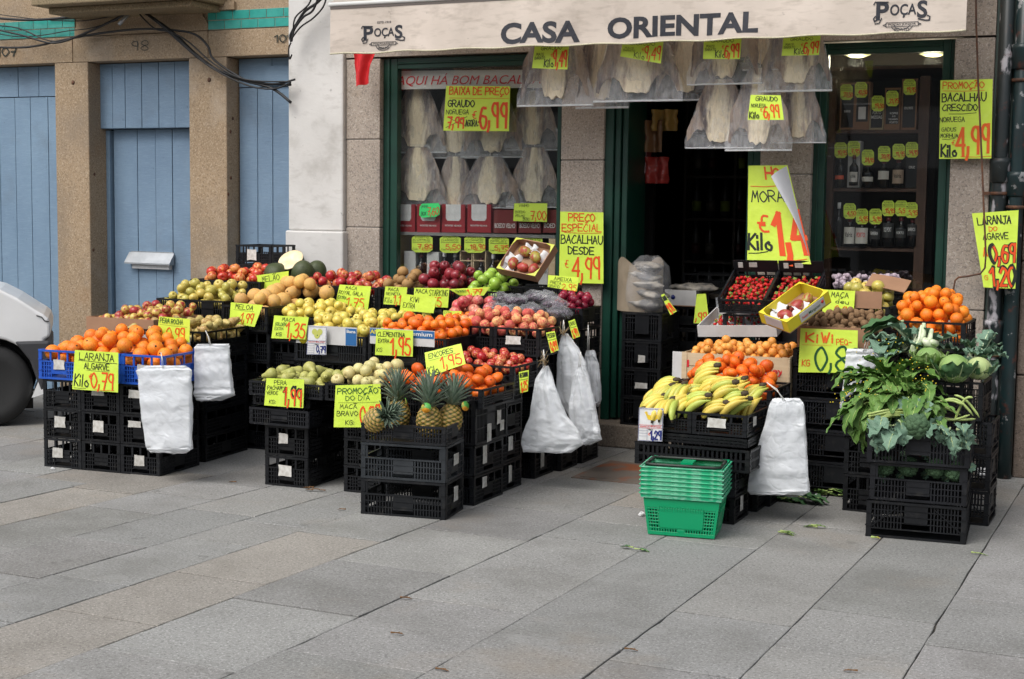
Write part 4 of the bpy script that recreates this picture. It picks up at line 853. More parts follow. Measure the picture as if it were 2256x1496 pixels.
stack(-3.75, 7.70, .33, .27, even(.73, 4), where='under the peaches (right)', stk={0:[('s',.1,.1,.05,.1)]}); stack(-4.05, 7.70, .29, .27, even(.73, 4), where='under the peaches (left)')
# pineapple stack
rD = math.radians(9); stack(-3.81, 6.39, .455, .29, [.19, .378], rD, 'wide', ['black', 'grey'], where='under the pineapple tray', stk={0:[('s',.15,.11,.07,.08)], 1:[('s',.15,.10,.08,.06)]}, group='crates under the pineapples')
crate(-3.81, 6.39, .378, .455, .29, .10, rD, 'tray', 'black', 'low black tray holding the pineapples')
# upper rear row
fc(652, 832, 629, 8.3, .34, .165, 592, 'gala', .0355, 'shiny red striped apple beside the white pier', 'red striped apples', crlabel='black crate of red striped apples', nc=2, style='win', where='under the red striped apples', st=None)
fc(832, 905, 633, 8.3, .34, .165, 588, 'russet', .0375, 'brown russet apple heaped before the left display window', 'russet apples', crlabel='black crate of russet apples', where='under the russet apples')
fc(905, 1012, 636, 8.3, .34, .165, 576, 'stark', .0385, 'dark red apple heaped before the left display window', 'dark red apples', crlabel='black crate of dark red apples', where='under the dark red apples', nmax=50)
fc(1012, 1102, 640, 8.3, .34, .165, 592, 'granny', .0355, 'bright green apple heaped below the tilted mango carton', 'bright green apples', crlabel='black crate of bright green apples', where='under the bright green apples')
fc(968, 1085, 690, 7.98, .28, .12, 650, 'pinka', .0405, 'large pink red apple heaped between the green apples and the peaches', 'pink red apples', crlabel='black crate of pink red apples', where='under the pink red apples', nmax=30)
fc(1085, 1238, 694, 7.98, .28, .165, 694, 'plum', .03, 'dark plum under the bagged grapes', 'plums under the grapes', crlabel='black crate of bagged grapes', where='under the bagged grapes', nmax=1, stk={1:[('s',.1,.1,.05,.1)]})
fc(1200, 1284, 677, 8.28, .30, .13, 642, 'plum', .0265, 'dark red plum beside the bagged grapes', 'dark red plums', crlabel='black crate of dark red plums', where='under the dark red plums', nmax=60)
# ================================================================== RIGHT ISLAND
def frame3(O, X, Yp):
    x = (X-O); w = x.length; x.normalize(); y = (Yp-O); y = y-x*y.dot(x); d = y.length; y.normalize(); n = x.cross(y)
    return Matrix(((x.x, y.x, n.x, O.x), (x.y, y.y, n.y, O.y), (x.z, y.z, n.z, O.z), (0,0,0,1))), w, d
def tcrate(O, X, Yp, h, style, label, group=None, st=()):
    M, w, d = frame3(O, X, Yp); c = crate(0, 0, 0, w-.004, d, h, 0, style, 'black', label, group, st); c.matrix_world = M; return M, w, d
def lpile(kind, r, M, w, d, zf, cap, label, group, n, **k): return pile(kind, r, w, d, zf, cap, M, label, group, n, **k)
# bananas
fc(1407, 1647, 906, 7.07, .42, .115, 906, 'plum', .02, 'x', 'x', nmax=0, crlabel='shallow black crate of bananas', nc=2, style='win', support=False, st=[('f',.13,.065,.10,.05), ('s',.12,.07,.06,.05)])
zb_ = at(1525, 906, 7.07).z
def banana_mesh():
    out = []
    for k in range(3):
        m = MB(); n = 12; pts = []; rs = []
        for i in range(n+1):
            t = i/n; a = -.1+t*(1.25+.15*k); pts.append((.115*math.sin(a), 0, .115*(math.cos(a)-1)+.0)); 
            rs.append([.005,.0062,.009,.0145,.0175,.0185,.019,.019,.0185,.017,.0135,.008,.0045][i])
        b = len(m.f); m.tube(pts, rs, 7); 
        for j in range(len(m.f)):
            fi = (j)//7
            if fi >= 11: m.m[j] = 1
        out.append(m.mesh('banana', [BAN, mat('banana_tip', (.06,.04,.02), .8) if k == 0 else bpy.data.materials['banana_tip']]))
    return out
BM = banana_mesh(); NB_ = 0
def bunch(p, yaw, pitch, roll, n, where):
    global NB_; NB_ += 1
    root = empty('banana_bunch', p, 0, where, 'bananas'); root.rotation_euler = (roll, pitch, yaw)
    for i in range(n):
        o = link('banana', BM[(i+NB_) % 3], root); a = (i-(n-1)/2)*.13; s = R.uniform(.92, 1.08)*1.12
        o.location = (0, (i-(n-1)/2)*.021, -.004*abs(i-(n-1)/2)); o.rotation_euler = (a*.9, R.uniform(-.05, .05), a*.30+R.uniform(-.04, .04)); o.scale = (s, s*.78, s*.92)
    m = MB(); m.tube([(-.022, 0, .006), (0, 0, .003), (.014, 0, -.002)], [.009, .016, .014], 7); m.build('bunch_crown', bpy.data.materials['banana_tip'], root)
BL = [ # px, py of the crown, depth, yaw, pitch, roll, n, label
 (1580,806,7.40,3.25,.05,-.5,5,'topmost banana bunch, arching left over the heap'),
 (1590,840,7.30,3.4,.1,-.6,5,'green tinged banana bunch just below the topmost bunch'),
 (1508,846,7.28,4.3,.2,0,4,'green banana bunch hanging down the middle front of the heap'),
 (1620,843,7.22,3.5,.05,-.6,5,'long banana bunch lying across the middle right of the heap'),
 (1640,835,7.36,3.9,.3,-.4,4,'banana bunch drooping at the upper right beside the clementines'),
 (1665,872,7.36,4.2,.3,-.2,4,'banana bunch at the right rim of the heap'),
 (1480,850,7.36,4.0,.2,0,5,'banana bunch at the far left of the heap'),
 (1464,872,7.25,3.7,.1,-.2,4,'small banana bunch lowest on the left rim'),
 (1490,838,7.42,3.3,0,-.4,4,'banana bunch behind, pointing left'),
 (1640,868,7.18,3.5,.1,-.6,5,'banana bunch at the lower right front'),
 (1560,872,7.14,3.4,.05,-.6,4,'banana bunch along the front rim, middle'),
 (1600,888,7.14,3.3,0,-.5,4,'banana bunch lying low behind the white paper label'),
 (1482,880,7.14,4.5,.1,.1,4,'banana bunch just above the banana price card'),
 (1550,856,7.3,3.6,.1,-.5,5,'banana bunch in the centre of the heap'),
 (1530,862,7.34,3.2,.1,-.3,5,'banana bunch deep in the left half of the heap'),
 (1680,850,7.42,4.0,.2,-.2,4,'banana bunch rearmost at the right'),
 (1610,862,7.36,3.4,.1,-.4,5,'banana bunch deep in the right half of the heap'),
 (1466,854,7.44,3.9,.2,0,5,'banana bunch rearmost at the left end'), (1520,872,7.2,3.9,.1,-.3,5,'banana bunch just left of the middle front'), (1650,880,7.24,3.4,.1,-.3,5,'banana bunch low at the right front corner'), (1575,850,7.36,3.6,.1,-.4,5,'banana bunch under the topmost bunch'), (1465,868,7.32,3.8,.1,0,5,'banana bunch low in the left half')]
for b in BL: bunch(at(b[0], b[1], b[2]-.02), b[3], b[4], b[5], b[6], b[7])
m = MB()
# banana stands: wide trays on narrower crates
xl = at(1407, 952, 7.05).x; xr = at(1650, 952, 7.05).x; zt1 = zb_-.118; z2 = at(1500, 976, 7.05).z; z3 = at(1500, 1027, 7.05).z
stack(xl+.01, 7.06, xr-xl-.02, .42, [zt1], z0=z2, style='hole', where='directly under the banana crates'); stack(xl-.005, 7.02, xr-xl+.02, .46, [z2-.003], z0=z3, style='hole', where='of wide trays under the bananas')
stack(-2.33, 7.06, .30, .26, even(z3-.003, 2), where='behind the green baskets', stk={0:[('s',.12,.09,.05,.08)]}, group='stack under the banana trays'); stack(-2.33, 7.42, .32, .28, even(.27, 2), where='behind the banana stand')
# clementines, right
fc(1478, 1700, 852, 7.56, .40, .15, 775, 'mandarin', .0365, 'large loose skinned orange clementine piled behind the bananas', 'large clementines behind the bananas', crlabel='black crate of large clementines behind the bananas', nc=2, style='win', nmax=95, where='under the large clementines', hpy=.6, flat=.35)
# loquats in a wooden crate
a, b = at(1503, 776, 8.0), at(1736, 782, 8.0); W_ = b.x-a.x; hz = .15
wr = empty('wooden_crate', (a.x, 8.0, a.z-hz), 0, 'pale thin wooden crate of loquats with red lettering', 'crate'); m = MB()
m.box(0, W_, 0, .006, 0, .072); m.box(0, W_, -.001, .005, .077, hz); m.box(0, W_, .38, .386, 0, hz); m.box(.0, .006, .006, .38, 0, hz); m.box(W_-.006, W_, .006, .38, 0, hz-.02)
for x in (0, W_-.03): m.box(x, x+.03, -.006, -.0012, 0, hz+.004)
m.box(0, W_, 0, .38, -.006, -.001); m.build('slats', PL['wood'], wr)
m = MB(); 
c0_, c1_ = at(1734, 840, 7.98), at(1748, 736, 8.3); m.add([(W_+.004, -.02, -.10), (W_+.012, -.02, -.10), (W_+.012, -.02, hz+.0), (W_+.004, -.02, hz+.0), (W_+.004, .4, -.02), (W_+.012, .4, -.02), (W_+.012, .4, hz+.03), (W_+.004, .4, hz+.03)], [(0,1,2,3),(1,5,6,2),(4,7,6,5),(0,4,5,1),(3,2,6,7),(0,3,7,4)]); m.box(W_+.0125, W_+.017, -.018, .005, -.1, hz); m.build('end_board', PL['wood'], wr)
m = MB(); fit(m, 'Brughey', W_*.6, W_*.965, -(hz*.62), -(hz*.28), lambda u, v, l: Vector((u, -.0015-l, -v)), .02); m.build('lettering', PL['P'], wr)
m = MB(); m.box(W_*.03, W_*.07, -.0025, -.0005, hz*.45, hz*.72); m.build('stamp', PL['P'], wr)
pile('loquat', .0235, W_-.02, .36, a.z-.03, heap(W_, .37, a.z, at(1620, 718, 8.2).z-a.z, .6, .7, .4), TR(a.x+.01, 8.01, 0), 'small blemished orange loquat in the pale wooden crate', 'loquats', 120, rv=.15)
stack(a.x+.02, 8.03, W_/2-.03, .34, even(a.z-hz-.01, 4), where='under the wooden loquat crate left'); stack(a.x+W_/2+.01, 8.03, W_/2-.03, .34, even(a.z-hz-.01, 4), where='under the wooden loquat crate right')
pcard((1482, 774), (1502, 835), 8.03, 'narrow white carton board left of the wooden loquat crate', [])
# strawberries: white tray
a, b = at(1538, 742, 8.42), at(1712, 742, 8.42); M_, w_, d_ = frame3(a, b, at(1580, 700, 8.82))
r_ = carton(0, 0, 0, w_, d_, .07, 0, 'white tray of loose strawberries behind the loquats', 'carton', matin='carton'); r_.matrix_world = M_
m = MB(); m.box(.0, w_, d_+.001, d_+.006, .0, .13); m.build('back_board', PL['steel'], r_)
pile('strawberry', .0135, w_-.02, d_-.02, .006, lambda x, y: .045+.035*x/w_, M_ @ Matrix.Translation((.01, .01, 0)), 'strawberry in the white tray behind the loquats', 'strawberries in the white tray', 90, cand=24)
stack(a.x+.03, 8.46, .33, .33, even(a.z-.005, 5), where='under the white strawberry tray left'); stack(a.x+.37, 8.46, .2, .33, even(a.z-.005, 5), where='under the white strawberry tray right')
for i, (p, wn) in enumerate((((1586,688),(1687,691),(1616,624)), 'left'), ) if False else enumerate(((((1586,688),(1687,691),(1616,622)), 'left'), (((1688,691),(1790,694),(1712,624)), 'right'))):
    M_, w_, d_ = tcrate(at(*p[0], 8.52), at(*p[1], 8.52), at(*p[2], 8.86), .095, 'win', 'tilted black crate of strawberries, %s one' % wn, 'strawberry crates', [])
    m = MB(); m.box(0, w_-.004, d_-.006, d_, .09, .16); m.box(.03, .06, d_-.009, d_-.006, .11, .145, 1); m.box(.1, .15, d_-.009, d_-.006, .115, .145, 1); 
    o = m.build('raised_back', [PL['black'], PL['sticker']], CR_ALL[-1])
    pile('strawberry', .0140, w_-.02, d_-.015, .02, lambda x, y: .098+.02*math.sin(3.1*x/w_), M_ @ Matrix.Translation((.01, .008, 0)), 'bright red strawberry with green cap in the %s tilted crate' % wn, 'strawberries in the %s crate' % wn, 125, cand=26)
    pz = at(*p[0], 8.5).z; stack(at(*p[0], 8.52).x+.01, 8.56, w_-.03, .3, even(pz-.01, 5), where='under the %s strawberry crate' % wn)
# kiwis in a cardboard lined crate
a, b = at(1757, 717, 8.06), at(1917, 722, 8.06); carton(a.x, 8.06, a.z-.12, b.x-a.x, .36, .12, 0, 'brown cardboard tray of kiwi fruit behind the kiwi sign')
pile('kiwi', .0235, at(1940, 720, 8.06).x-a.x-.02, .34, a.z-.045, heap(at(1940, 720, 8.06).x-a.x, .34, a.z, at(1850, 678, 8.3).z-a.z, .55, .65), TR(a.x+.01, 8.07, 0), 'brown kiwi fruit heaped behind the kiwi sign', 'kiwi fruit', 120, rv=.08)
zk = a.z-.125; crate(a.x-.01, 8.03, zk-.10, .50, .42, .10, 0, 'tray', 'black', 'black crate carrying the cardboard tray of kiwis')
stack(a.x-.01, 8.04, .49, .40, even(zk-.105, 4), style='feet', where='below the kiwi sign')
# green apples by the right window
fc(1833, 1960, 673, 8.5, .36, .12, 616, 'ygrn', .0355, 'green yellow apple in front of the right display window', 'green yellow apples by the wine window', crlabel='black crate of green yellow apples by the wine window', nc=1, nmax=45, where='under the green yellow apples by the wine window')
pcard((1884, 641), (1942, 681), 8.48, 'blank brown cardboard panel in front of the green yellow apples', [], 'card')
m = MB(); root = empty('cardboard_flap', at(1965, 622, 8.8), 0, 'bent brown cardboard flap between the green apples and the oranges', 'cardboard')
q = [at(1922, 605, 8.82), at(2008, 617, 8.78), at(1992, 640, 8.6), at(1905, 632, 8.66)]; f = quadmap([p-root.location for p in q], .06, 1); sheet(m, f, 10, 6, .004); m.build('flap', PL['card'], root)
fc(1952, 2128, 707, 8.1, .40, .165, 632, 'orange', .0345, 'shiny orange piled in the black crate under the orange price sign', 'oranges in the right black crate', crlabel='black crate of oranges at the right pilaster', nc=1, nmax=130, where='under the right oranges', style='win', hpy=.62, flat=.5, sw=.46, zfo=.13)
# mango cartons
def mango_tray(pO, pX, pY, h, label, mt, pos, prints):
    M, w, d = frame3(pO, pX, pY); r = carton(0, 0, 0, w, d, h, 0, label, mt); r.matrix_world = M
    for x0, y0, sx, sy in ((0,0,1,1), (w,0,-1,1), (0,d,1,-1), (w,d,-1,-1)):
        L = .07; m = MB()                         # folded corner flap
        m.add([(x0, y0, h+.001), (x0+sx*L, y0, h+.001), (x0+sx*.02, y0+sy*.02, h+.005), (x0, y0+sy*L, h+.001), (x0, y0, h-.004), (x0+sx*L, y0, h-.004), (x0, y0+sy*L, h-.004)], [(0,1,2),(0,2,3),(4,5,1,0),(4,0,3,6)])
        m.build('corner_flap', PL['olive' if mt == 'card' else mt], r)
    for u, v, s, e in pos:
        o = link('mango', R.choice(FR['mango'])); o.matrix_world = M @ Matrix.Translation((u*w, v*d, s*.9)) @ Matrix.Rotation(e, 4, 'Z') @ Matrix.Rotation(1.5, 4, 'X') @ Matrix.Diagonal((s, s, s, 1))
        tag(o, 'red and green mango in the '+('brown open carton' if mt == 'card' else 'yellow carton'), 'mango', 'mangoes in the '+('brown open carton' if mt == 'card' else 'yellow carton'))
    m = MB()
    for k in range(4):
        cx, cy = R.uniform(.15, .85)*w, R.uniform(.15, .85)*d
        def g(u, v): 
            x, y = cx+(u-.5)*.1, cy+(v-.5)*.08; return (x, y, h*.45+.03*nz((x*30, y*30, k), 1, k)+.02*math.sin(u*9+k))
        m.grid(g, 7, 7)
    m.build('tissue_paper', PL['white'], r)
    return r, M, w, d
r1, M1, w1, d1 = mango_tray(at(1101, 604, 8.42), at(1186, 622, 8.36), at(1128, 533, 8.60), .06, 'open carton of mangoes tilted up against the left display window', 'card', [(.25,.3,.04,.4), (.35,.7,.042,1.4), (.68,.6,.042,.9), (.52,.25,.036,1.6), (.8,.25,.038,.2)], [])
a = at(1101, 626, 8.4); crate(a.x+.0, 8.46, a.z-.15, .42, .3, .14, 0, 'tray', 'black', 'black crate propping the tilted mango carton'); stack(a.x+.01, 8.48, .40, .27, even(a.z-.155, 5), where='under the tilted mango carton')
r2, M2, w2, d2 = mango_tray(at(1741, 735, 7.80), at(1832, 666, 8.02), at(1684, 708, 7.93), .075, 'yellow carton of sweet mangoes lying tilted on the kiwis', 'ycarton', [(.25,.5,.04,.4), (.55,.5,.04,1.4), (.8,.5,.036,2)], [])
m = MB(); m.box(w2*.28, w2*.86, -.003, -.0005, .014, .068); m.build('label_panel', PL['carton'], r2)
m = MB(); mp = lambda u, v, l: Vector((u*w2, -.0032-l, .075-v*.075)); fit(m, 'Sweet', .31, .46, .38, .62, mp, .01, .2, .001); m.build('lettering', PL['P'], r2)
m = MB(); fit(m, 'Mangoes', .47, .75, .36, .68, mp, .005, .2, .001); m.build('lettering', PL['G'], r2)
m = MB(); m.lathe([(.009, 0), (.009, .0015)], 14, 0, Matrix.Translation((w2*.81, -.004, .046)) @ Matrix.Rotation(math.pi/2, 4, 'X')); m.build('print', PL['P'], r2)
m = MB(); m.box(.0-.003, -.0005, d2*.2, d2*.8, .014, .07); m.build('label_panel', PL['carton'], r2)
# dried fish stack in the doorway
a, b = at(1372, 687, 8.98), at(1458, 688, 8.98); stack(a.x, 8.98, b.x-a.x, .36, even(a.z-.158, 4) if False else [.158+(a.z-.158)*(i+1)/4 for i in range(4)], 0, 'tall', z0=.158, where='on the doorstep under the bagged fish', stk={2:[('f',.14,.07,.05,.05)], 1:[('f',.14,.08,.09,.04)]})
# ---- vegetables
hx = -1.375; rH = math.radians(5)
stack(hx, 7.12, .465, .44, [.182], rH, 'feet', where='on the ground under the broccoli')
crate(hx+.01, 7.13, .185, .45, .43, .185, rH, 'wide', 'black', 'black crate with broccoli showing through its open top slot', 'vegetable crates', [])
crate(hx-.005, 7.11, .372, .475, .44, .185, rH, 'tray', 'black', 'black crate with blue green broccoli leaves spilling over its front', 'vegetable crates')
a, b = at(2000, 846, 7.62), at(2166, 842, 7.62); ZC = b.z
crate(a.x, 7.62, ZC-.2, b.x-a.x, .34, .2, 0, 'win', 'black', 'black crate of round cabbages'); stack(a.x, 7.64, .42, .3, even(ZC-.203, 3), style='feet', where='under the cabbages')
crate(-1.62, 7.66, ZC-.33, .26, .34, .2, 0, 'win', 'black', 'black crate of leafy turnip greens'); stack(-1.61, 7.68, .25, .3, even(ZC-.335, 2), where='under the turnip greens')
def leafmat(name, c, c2, vein):
    return mat(name, c, .62, c2=c2, scale=9, rnd=True, layers=[(vein, 30, .60, .74, .35)], bump=.5, bscale=45)
LB = leafmat('blue_green_leaf', (.105,.195,.13), (.15,.25,.17), (.32,.42,.30)); LG = leafmat('turnip_leaf', (.075,.17,.03), (.12,.235,.042), (.22,.34,.1)); LD = leafmat('dark_cabbage_leaf', (.045,.12,.045), (.07,.16,.06), (.2,.28,.13)); LC = leafmat('pale_cabbage_leaf', (.25,.38,.11), (.18,.31,.085), (.42,.50,.25))
VEIN = mat('pale_vein', (.36,.44,.22), .5); STM = mat('pale_green_stem', (.36,.46,.14), .45); WST = mat('white_stem', (.66,.70,.52), .4, c2=(.5,.6,.36), scale=12, stretch=(6,6,1)); YFL = mat('yellow_flower', (.7,.5,.02), .6)
def leaf(m, p, d, up, L, W, curl=.6, ruf=.15, stem=.0, mi=0, vm=1, sd=0, lob=0., sw=.004, ss=2):
    p = Vector(p); d = Vector(d).normalized(); up = Vector(up); s = d.cross(up).normalized(); up = s.cross(d).normalized(); n = 9; rows = []; q = p.copy(); ang = 0; dd = d.copy(); uu = up.copy(); mid = []
    tot = n; st = int(n*0)
    if stem: 
        pts = [q.copy()]
        for i in range(3):
            ang = curl*.15; M = Matrix.Rotation(-ang, 3, s); dd = M @ dd; uu = M @ uu; q = q+dd*(stem/3); pts.append(q.copy())
        m.tube(pts, [sw*1.4, sw*1.2, sw, sw*.8], 5, vm)
    nu = 6
    for i in range(n+1):
        t = i/n; w = W*.5*(math.sin(math.pi*min(1, t**.75*.97+.03)))**.75*(1+lob*math.sin(t*23+sd))
        row = []
        for k in range(-nu//2, nu//2+1):
            a = k/(nu/2); r = ruf*W*(.5*math.sin(t*17+a*3+sd)*abs(a)**1.3+.6*nz((t*4, a*2, sd), 1.3, sd))
            row.append(q+s*(a*w)+uu*(r+abs(a)*w*.35))
        rows.append(row); mid.append(q-uu*.001)
        M = Matrix.Rotation(-curl/n, 3, s); dd = M @ dd; uu = M @ uu; q = q+dd*(L/n)
    vs = [v for r in rows for v in r]; c = nu+1
    m.add(vs, [(i*c+k, i*c+k+1, (i+1)*c+k+1, (i+1)*c+k) for i in range(n) for k in range(nu)], mi, True)
    m.tube([mid[i]+uu*.0015 for i in range(n)], [sw*(1-i/n*.8) for i in range(n)], 4, vm)
def rv(a=1): return Vector((R.uniform(-a, a), R.uniform(-a, a), R.uniform(-a, a)))
def clump(name, px, py, Y, n, L, W, label, cat, mats, spread=(.1,.05,.05), fwd=(0,-1,.2), jit=.8, stem=.06, curl=1., ruf=.2, lob=.2, flowers=0, sw=.004, grp=None, up=(0,0,1)):
    c = at(px, py, Y); root = empty(name, c, 0, label, cat, grp); m = MB()
    for i in range(n):
        o = Vector((R.uniform(-1, 1)*spread[0], R.uniform(-1, 1)*spread[1], R.uniform(-1, 1)*spread[2]))
        d = Vector(fwd)+rv(jit*.85)+Vector((o.x*5, 0, o.z*3)); leaf(m, o, d, up, L*R.uniform(.7, 1.15), W*R.uniform(.7, 1.2), curl*R.uniform(.4, 1.3), ruf, stem*R.uniform(.6, 1.2), 0, 1, i*1.3, lob, sw)
        if i < flowers:
            for k in range(3): q = o+Vector(fwd).normalized()*R.uniform(.08, .2)+rv(.05)+Vector((0,0,.05)); m.lathe([(.002, -.002), (.0038, 0), (.002, .003)], 5, 2, Matrix.Translation(q)); 
    m.build('leaves', mats, root); return root
# savoy leaf, chard, kale
clump('cabbage_leaf', 1985, 712, 7.98, 3, .26, .19, 'big dark green cabbage leaf sticking out left over the kiwis', 'vegetable leaf', [LD, VEIN], (.02,.02,.02), (-1,-.25,.12), .12, .02, .5, .1, .05, sw=.006)
clump('cauliflower_greens', 2040, 775, 7.85, 9, .15, .11, 'blue green leaves with thick white stalks heaped below the oranges', 'vegetables', [LB, WST], (.08,.04,.03), (-.1,-.2,1), .7, .06, .9, .25, .2, sw=.013)
m = MB(); c = at(2030, 738, 7.72); root = empty('white_stalks', c, 0, 'bundle of cut white stalks among the blue green leaves', 'vegetables')
for i, (dx, dz, ex, ez, r) in enumerate(((-.03,-.09,.0,.05,.011), (.0,-.05,.01,.06,.013), (.03,-.06,.05,.03,.014), (.08,-.04,.03,-.02,.016), (-.05,-.11,-.03,.0,.011), (.06,-.06,.0,-.01,.02))): m.tube([(dx, .01*i-.05, dz), ((dx+ex)/2+.01, -.02-.01*i, (dz+ez)/2), (ex, .0, ez)], [r*1.1, r, r*.8], 8)
m.build('stalks', WST, root)
clump('kale_bunch', 2150, 785, 7.78, 14, .11, .09, 'blue green kale bunch leaning out beside the drainpipe', 'vegetables', [LB, WST], (.05,.05,.03), (.35,-.3,.6), .6, .04, 1.0, .3, .2, sw=.006)
clump('kale_leaves', 1975, 768, 7.8, 10, .12, .10, 'ruffled blue green leaves left of the white stalks', 'vegetables', [LB, VEIN], (.06,.04,.03), (-.4,-.5,.5), .7, .03, .9, .3, .2)
def cabbage(px, py, Y, r, label, mt=LC, n=7, dark=LD, rot=0):
    c = at(px, py, Y); root = empty('cabbage', c, 0, label, 'cabbage', 'round cabbages'); m = MB()
    m.lathe([(rr*r, z*r*.94) for rr, z in sph(16)], 22); m.v = [tuple(Vector(v)*(1+.05*nz(v, 14, px))) for v in m.v]
    for k in range(9):                          # raised veins branching from the base
        a = k*.7+rot; pts = [Vector((math.sin(t)*math.cos(a+.3*t), math.sin(t)*math.sin(a+.3*t), -math.cos(t)*.94))*(r*1.012) for t in [.5+i*.26 for i in range(8)]]; m.tube(pts, [.003*(1-i/9) for i in range(8)], 4, 1)
        for s in (-1, 1):
            for j in (2, 4): p = pts[j]; q = Vector((p.x*.93, p.y*.93, p.z))+Vector((-math.sin(a), math.cos(a), .4))*s*.02; q = q.normalized()*r*1.01; m.tube([p, (p+q).normalized()*r*1.013, q], [.0014]*3, 3, 1)
    m.build('head', [mt, VEIN], root); m = MB()
    for i in range(n): 
        a = i*6.283/n+R.uniform(-.3, .3); d = Vector((math.cos(a)*.9, math.sin(a)*.9, .35)); leaf(m, (math.cos(a)*r*.35, math.sin(a)*r*.35, -r*.8), d, (-math.cos(a), -math.sin(a), 1), r*1.9, r*1.7, -.9, .16, 0, 0, 1, i, .08, .005)
    m.build('outer_leaf', [dark, VEIN], root)
cabbage(2103, 812, 7.60, .078, 'round pale green cabbage in the middle of the vegetable crate, veins facing out', rot=.4)
cabbage(2156, 812, 7.66, .062, 'very pale cabbage at the right end of the vegetable crate', mat('pale_yellow_cabbage', (.46,.52,.24), .5, c2=(.36,.46,.18), scale=6), 3)
cabbage(2046, 790, 7.66, .064, 'loose leafed cabbage below the white stalks', LC, 8, LC)
clump('turnip_greens', 1960, 850, 7.62, 60, .17, .085, 'tall bushy bunch of turnip greens at the top left of the vegetables', 'turnip greens', [LG, STM, YFL], (.10,.05,.05), (-.1,-.5,.75), .8, .06, 1.2, .2, .12, 5, sw=.003)
clump('turnip_greens', 1985, 850, 7.50, 26, .12, .08, 'bunch of turnip greens in front of the round cabbages', 'turnip greens', [LG, STM, YFL], (.07,.04,.03), (.2,-.6,.5), .8, .05, 1.2, .2, .1, 2, sw=.003)
clump('turnip_greens', 1935, 895, 7.34, 64, .15, .065, 'drooping bunch of turnip greens with yellow flowers hanging over the left side', 'turnip greens', [LG, STM, YFL], (.08,.06,.04), (-.6,-.6,.2), .8, .06, 1.8, .18, .16, 12, sw=.003)
clump('turnip_greens', 2010, 885, 7.3, 56, .13, .065, 'bunch of turnip greens with yellow buds above the broccoli', 'turnip greens', [LG, STM, YFL], (.10,.06,.04), (.1,-.7,.5), .8, .06, 1.5, .18, .14, 8, sw=.003)
BR = mat('broccoli_floret', (.045,.10,.045), .8, c2=(.07,.13,.06), scale=20, bump=1., bscale=160, rnd=True)
def broccoli(px, py, Y, r, label, leaves=6, L=.15):
    c = at(px, py, Y); root = empty('broccoli', c, 0, label, 'broccoli', 'broccoli heads'); m = MB()
    for i in range(26):
        a = i*2.4; t = math.sqrt(i/26)*1.25; d = Vector((math.sin(t)*math.cos(a), -math.cos(t), math.sin(t)*math.sin(a))); q = d*r*.75; rr = r*.36*R.uniform(.8, 1.1)
        b0 = len(m.v); m.lathe([(x*rr, z*rr) for x, z in sph(8)], 10, 0, Matrix.Translation(q)); 
        for j in range(b0, len(m.v)): v = Vector(m.v[j]); m.v[j] = tuple(v+(v-q)*.35*nz(v, 90, i))
    m.build('head', BR, root)
    if leaves:
        m = MB()
        for i in range(leaves): a = i*6.283/leaves+R.uniform(-.4, .4); leaf(m, (math.cos(a)*r*.5, .02, math.sin(a)*r*.5), (math.cos(a), -.3, math.sin(a)*.8), (0,-1,0), L*R.uniform(.7, 1.2), L*.6, 1.1, .28, .02, 0, 1, i, .25, .004)
        m.build('leaves', [LB, VEIN], root)
broccoli(2021, 937, 7.12, .062, 'big broccoli head in the middle of the front vegetable crate', 6, .12)
clump('broccoli_leaves', 1962, 935, 7.12, 12, .12, .09, 'ruffled blue green broccoli leaves hanging over the front left of the crate', 'vegetable leaves', [LB, VEIN], (.05,.03,.03), (-.1,-.7,-.1), .6, .04, 1.5, .35, .25)
clump('broccoli_leaves', 2095, 945, 7.14, 14, .09, .06, 'ruffled blue green broccoli leaves along the front right rim of the crate', 'vegetable leaves', [LB, VEIN], (.09,.02,.015), (.4,-.8,.1), .6, .03, 1.6, .35, .3)
m = MB(); c = at(1955, 915, 7.14); root = empty('stalk_bundle', c, 0, 'bundle of thin pale green stalks pointing left above the broccoli leaves', 'vegetables')
for i in range(14): z = R.uniform(-.015, .02); m.tube([(-.08+R.uniform(-.01, .01), -.03+R.uniform(-.02, .02), z-.01), (0, -.01, z+.01), (.1, R.uniform(0, .04), z+.015)], [.0055, .006, .004], 6)
m.build('stalks', STM, root)
for i, (px, py, a, cv) in enumerate(((2085,893,.1,.3), (2110,900,-.4,.5), (2100,918,.2,-.2), (2122,905,1.0,.6), (2080,905,-.2,.2), (2112,922,.05,-.1), (2130,895,-.7,.3))):
    m = MB(); c = at(px, py, 7.3+.01*i); n = 9; m.tube([(.16*(t/n-.5)*math.cos(a), R.uniform(-.003, .003), .16*(t/n-.5)*math.sin(a)+cv*.08*math.sin(math.pi*t/n)) for t in range(n+1)], [.002]+[.0065]*(n-1)+[.002], 7)
    tag(m.build('bean_pod', STM, None, c), 'pale green bean pod lying on the crate right of the broccoli', 'bean pod', 'bean pods')
for i, (px, py) in enumerate(((1952,1025), (2003,1028), (2062,1030), (2105,1038))):
    broccoli(px, py, 7.22, .05, 'broccoli head inside the middle crate, %s from the left' % ['first', 'second', 'third', 'fourth'][i], 3, .07)
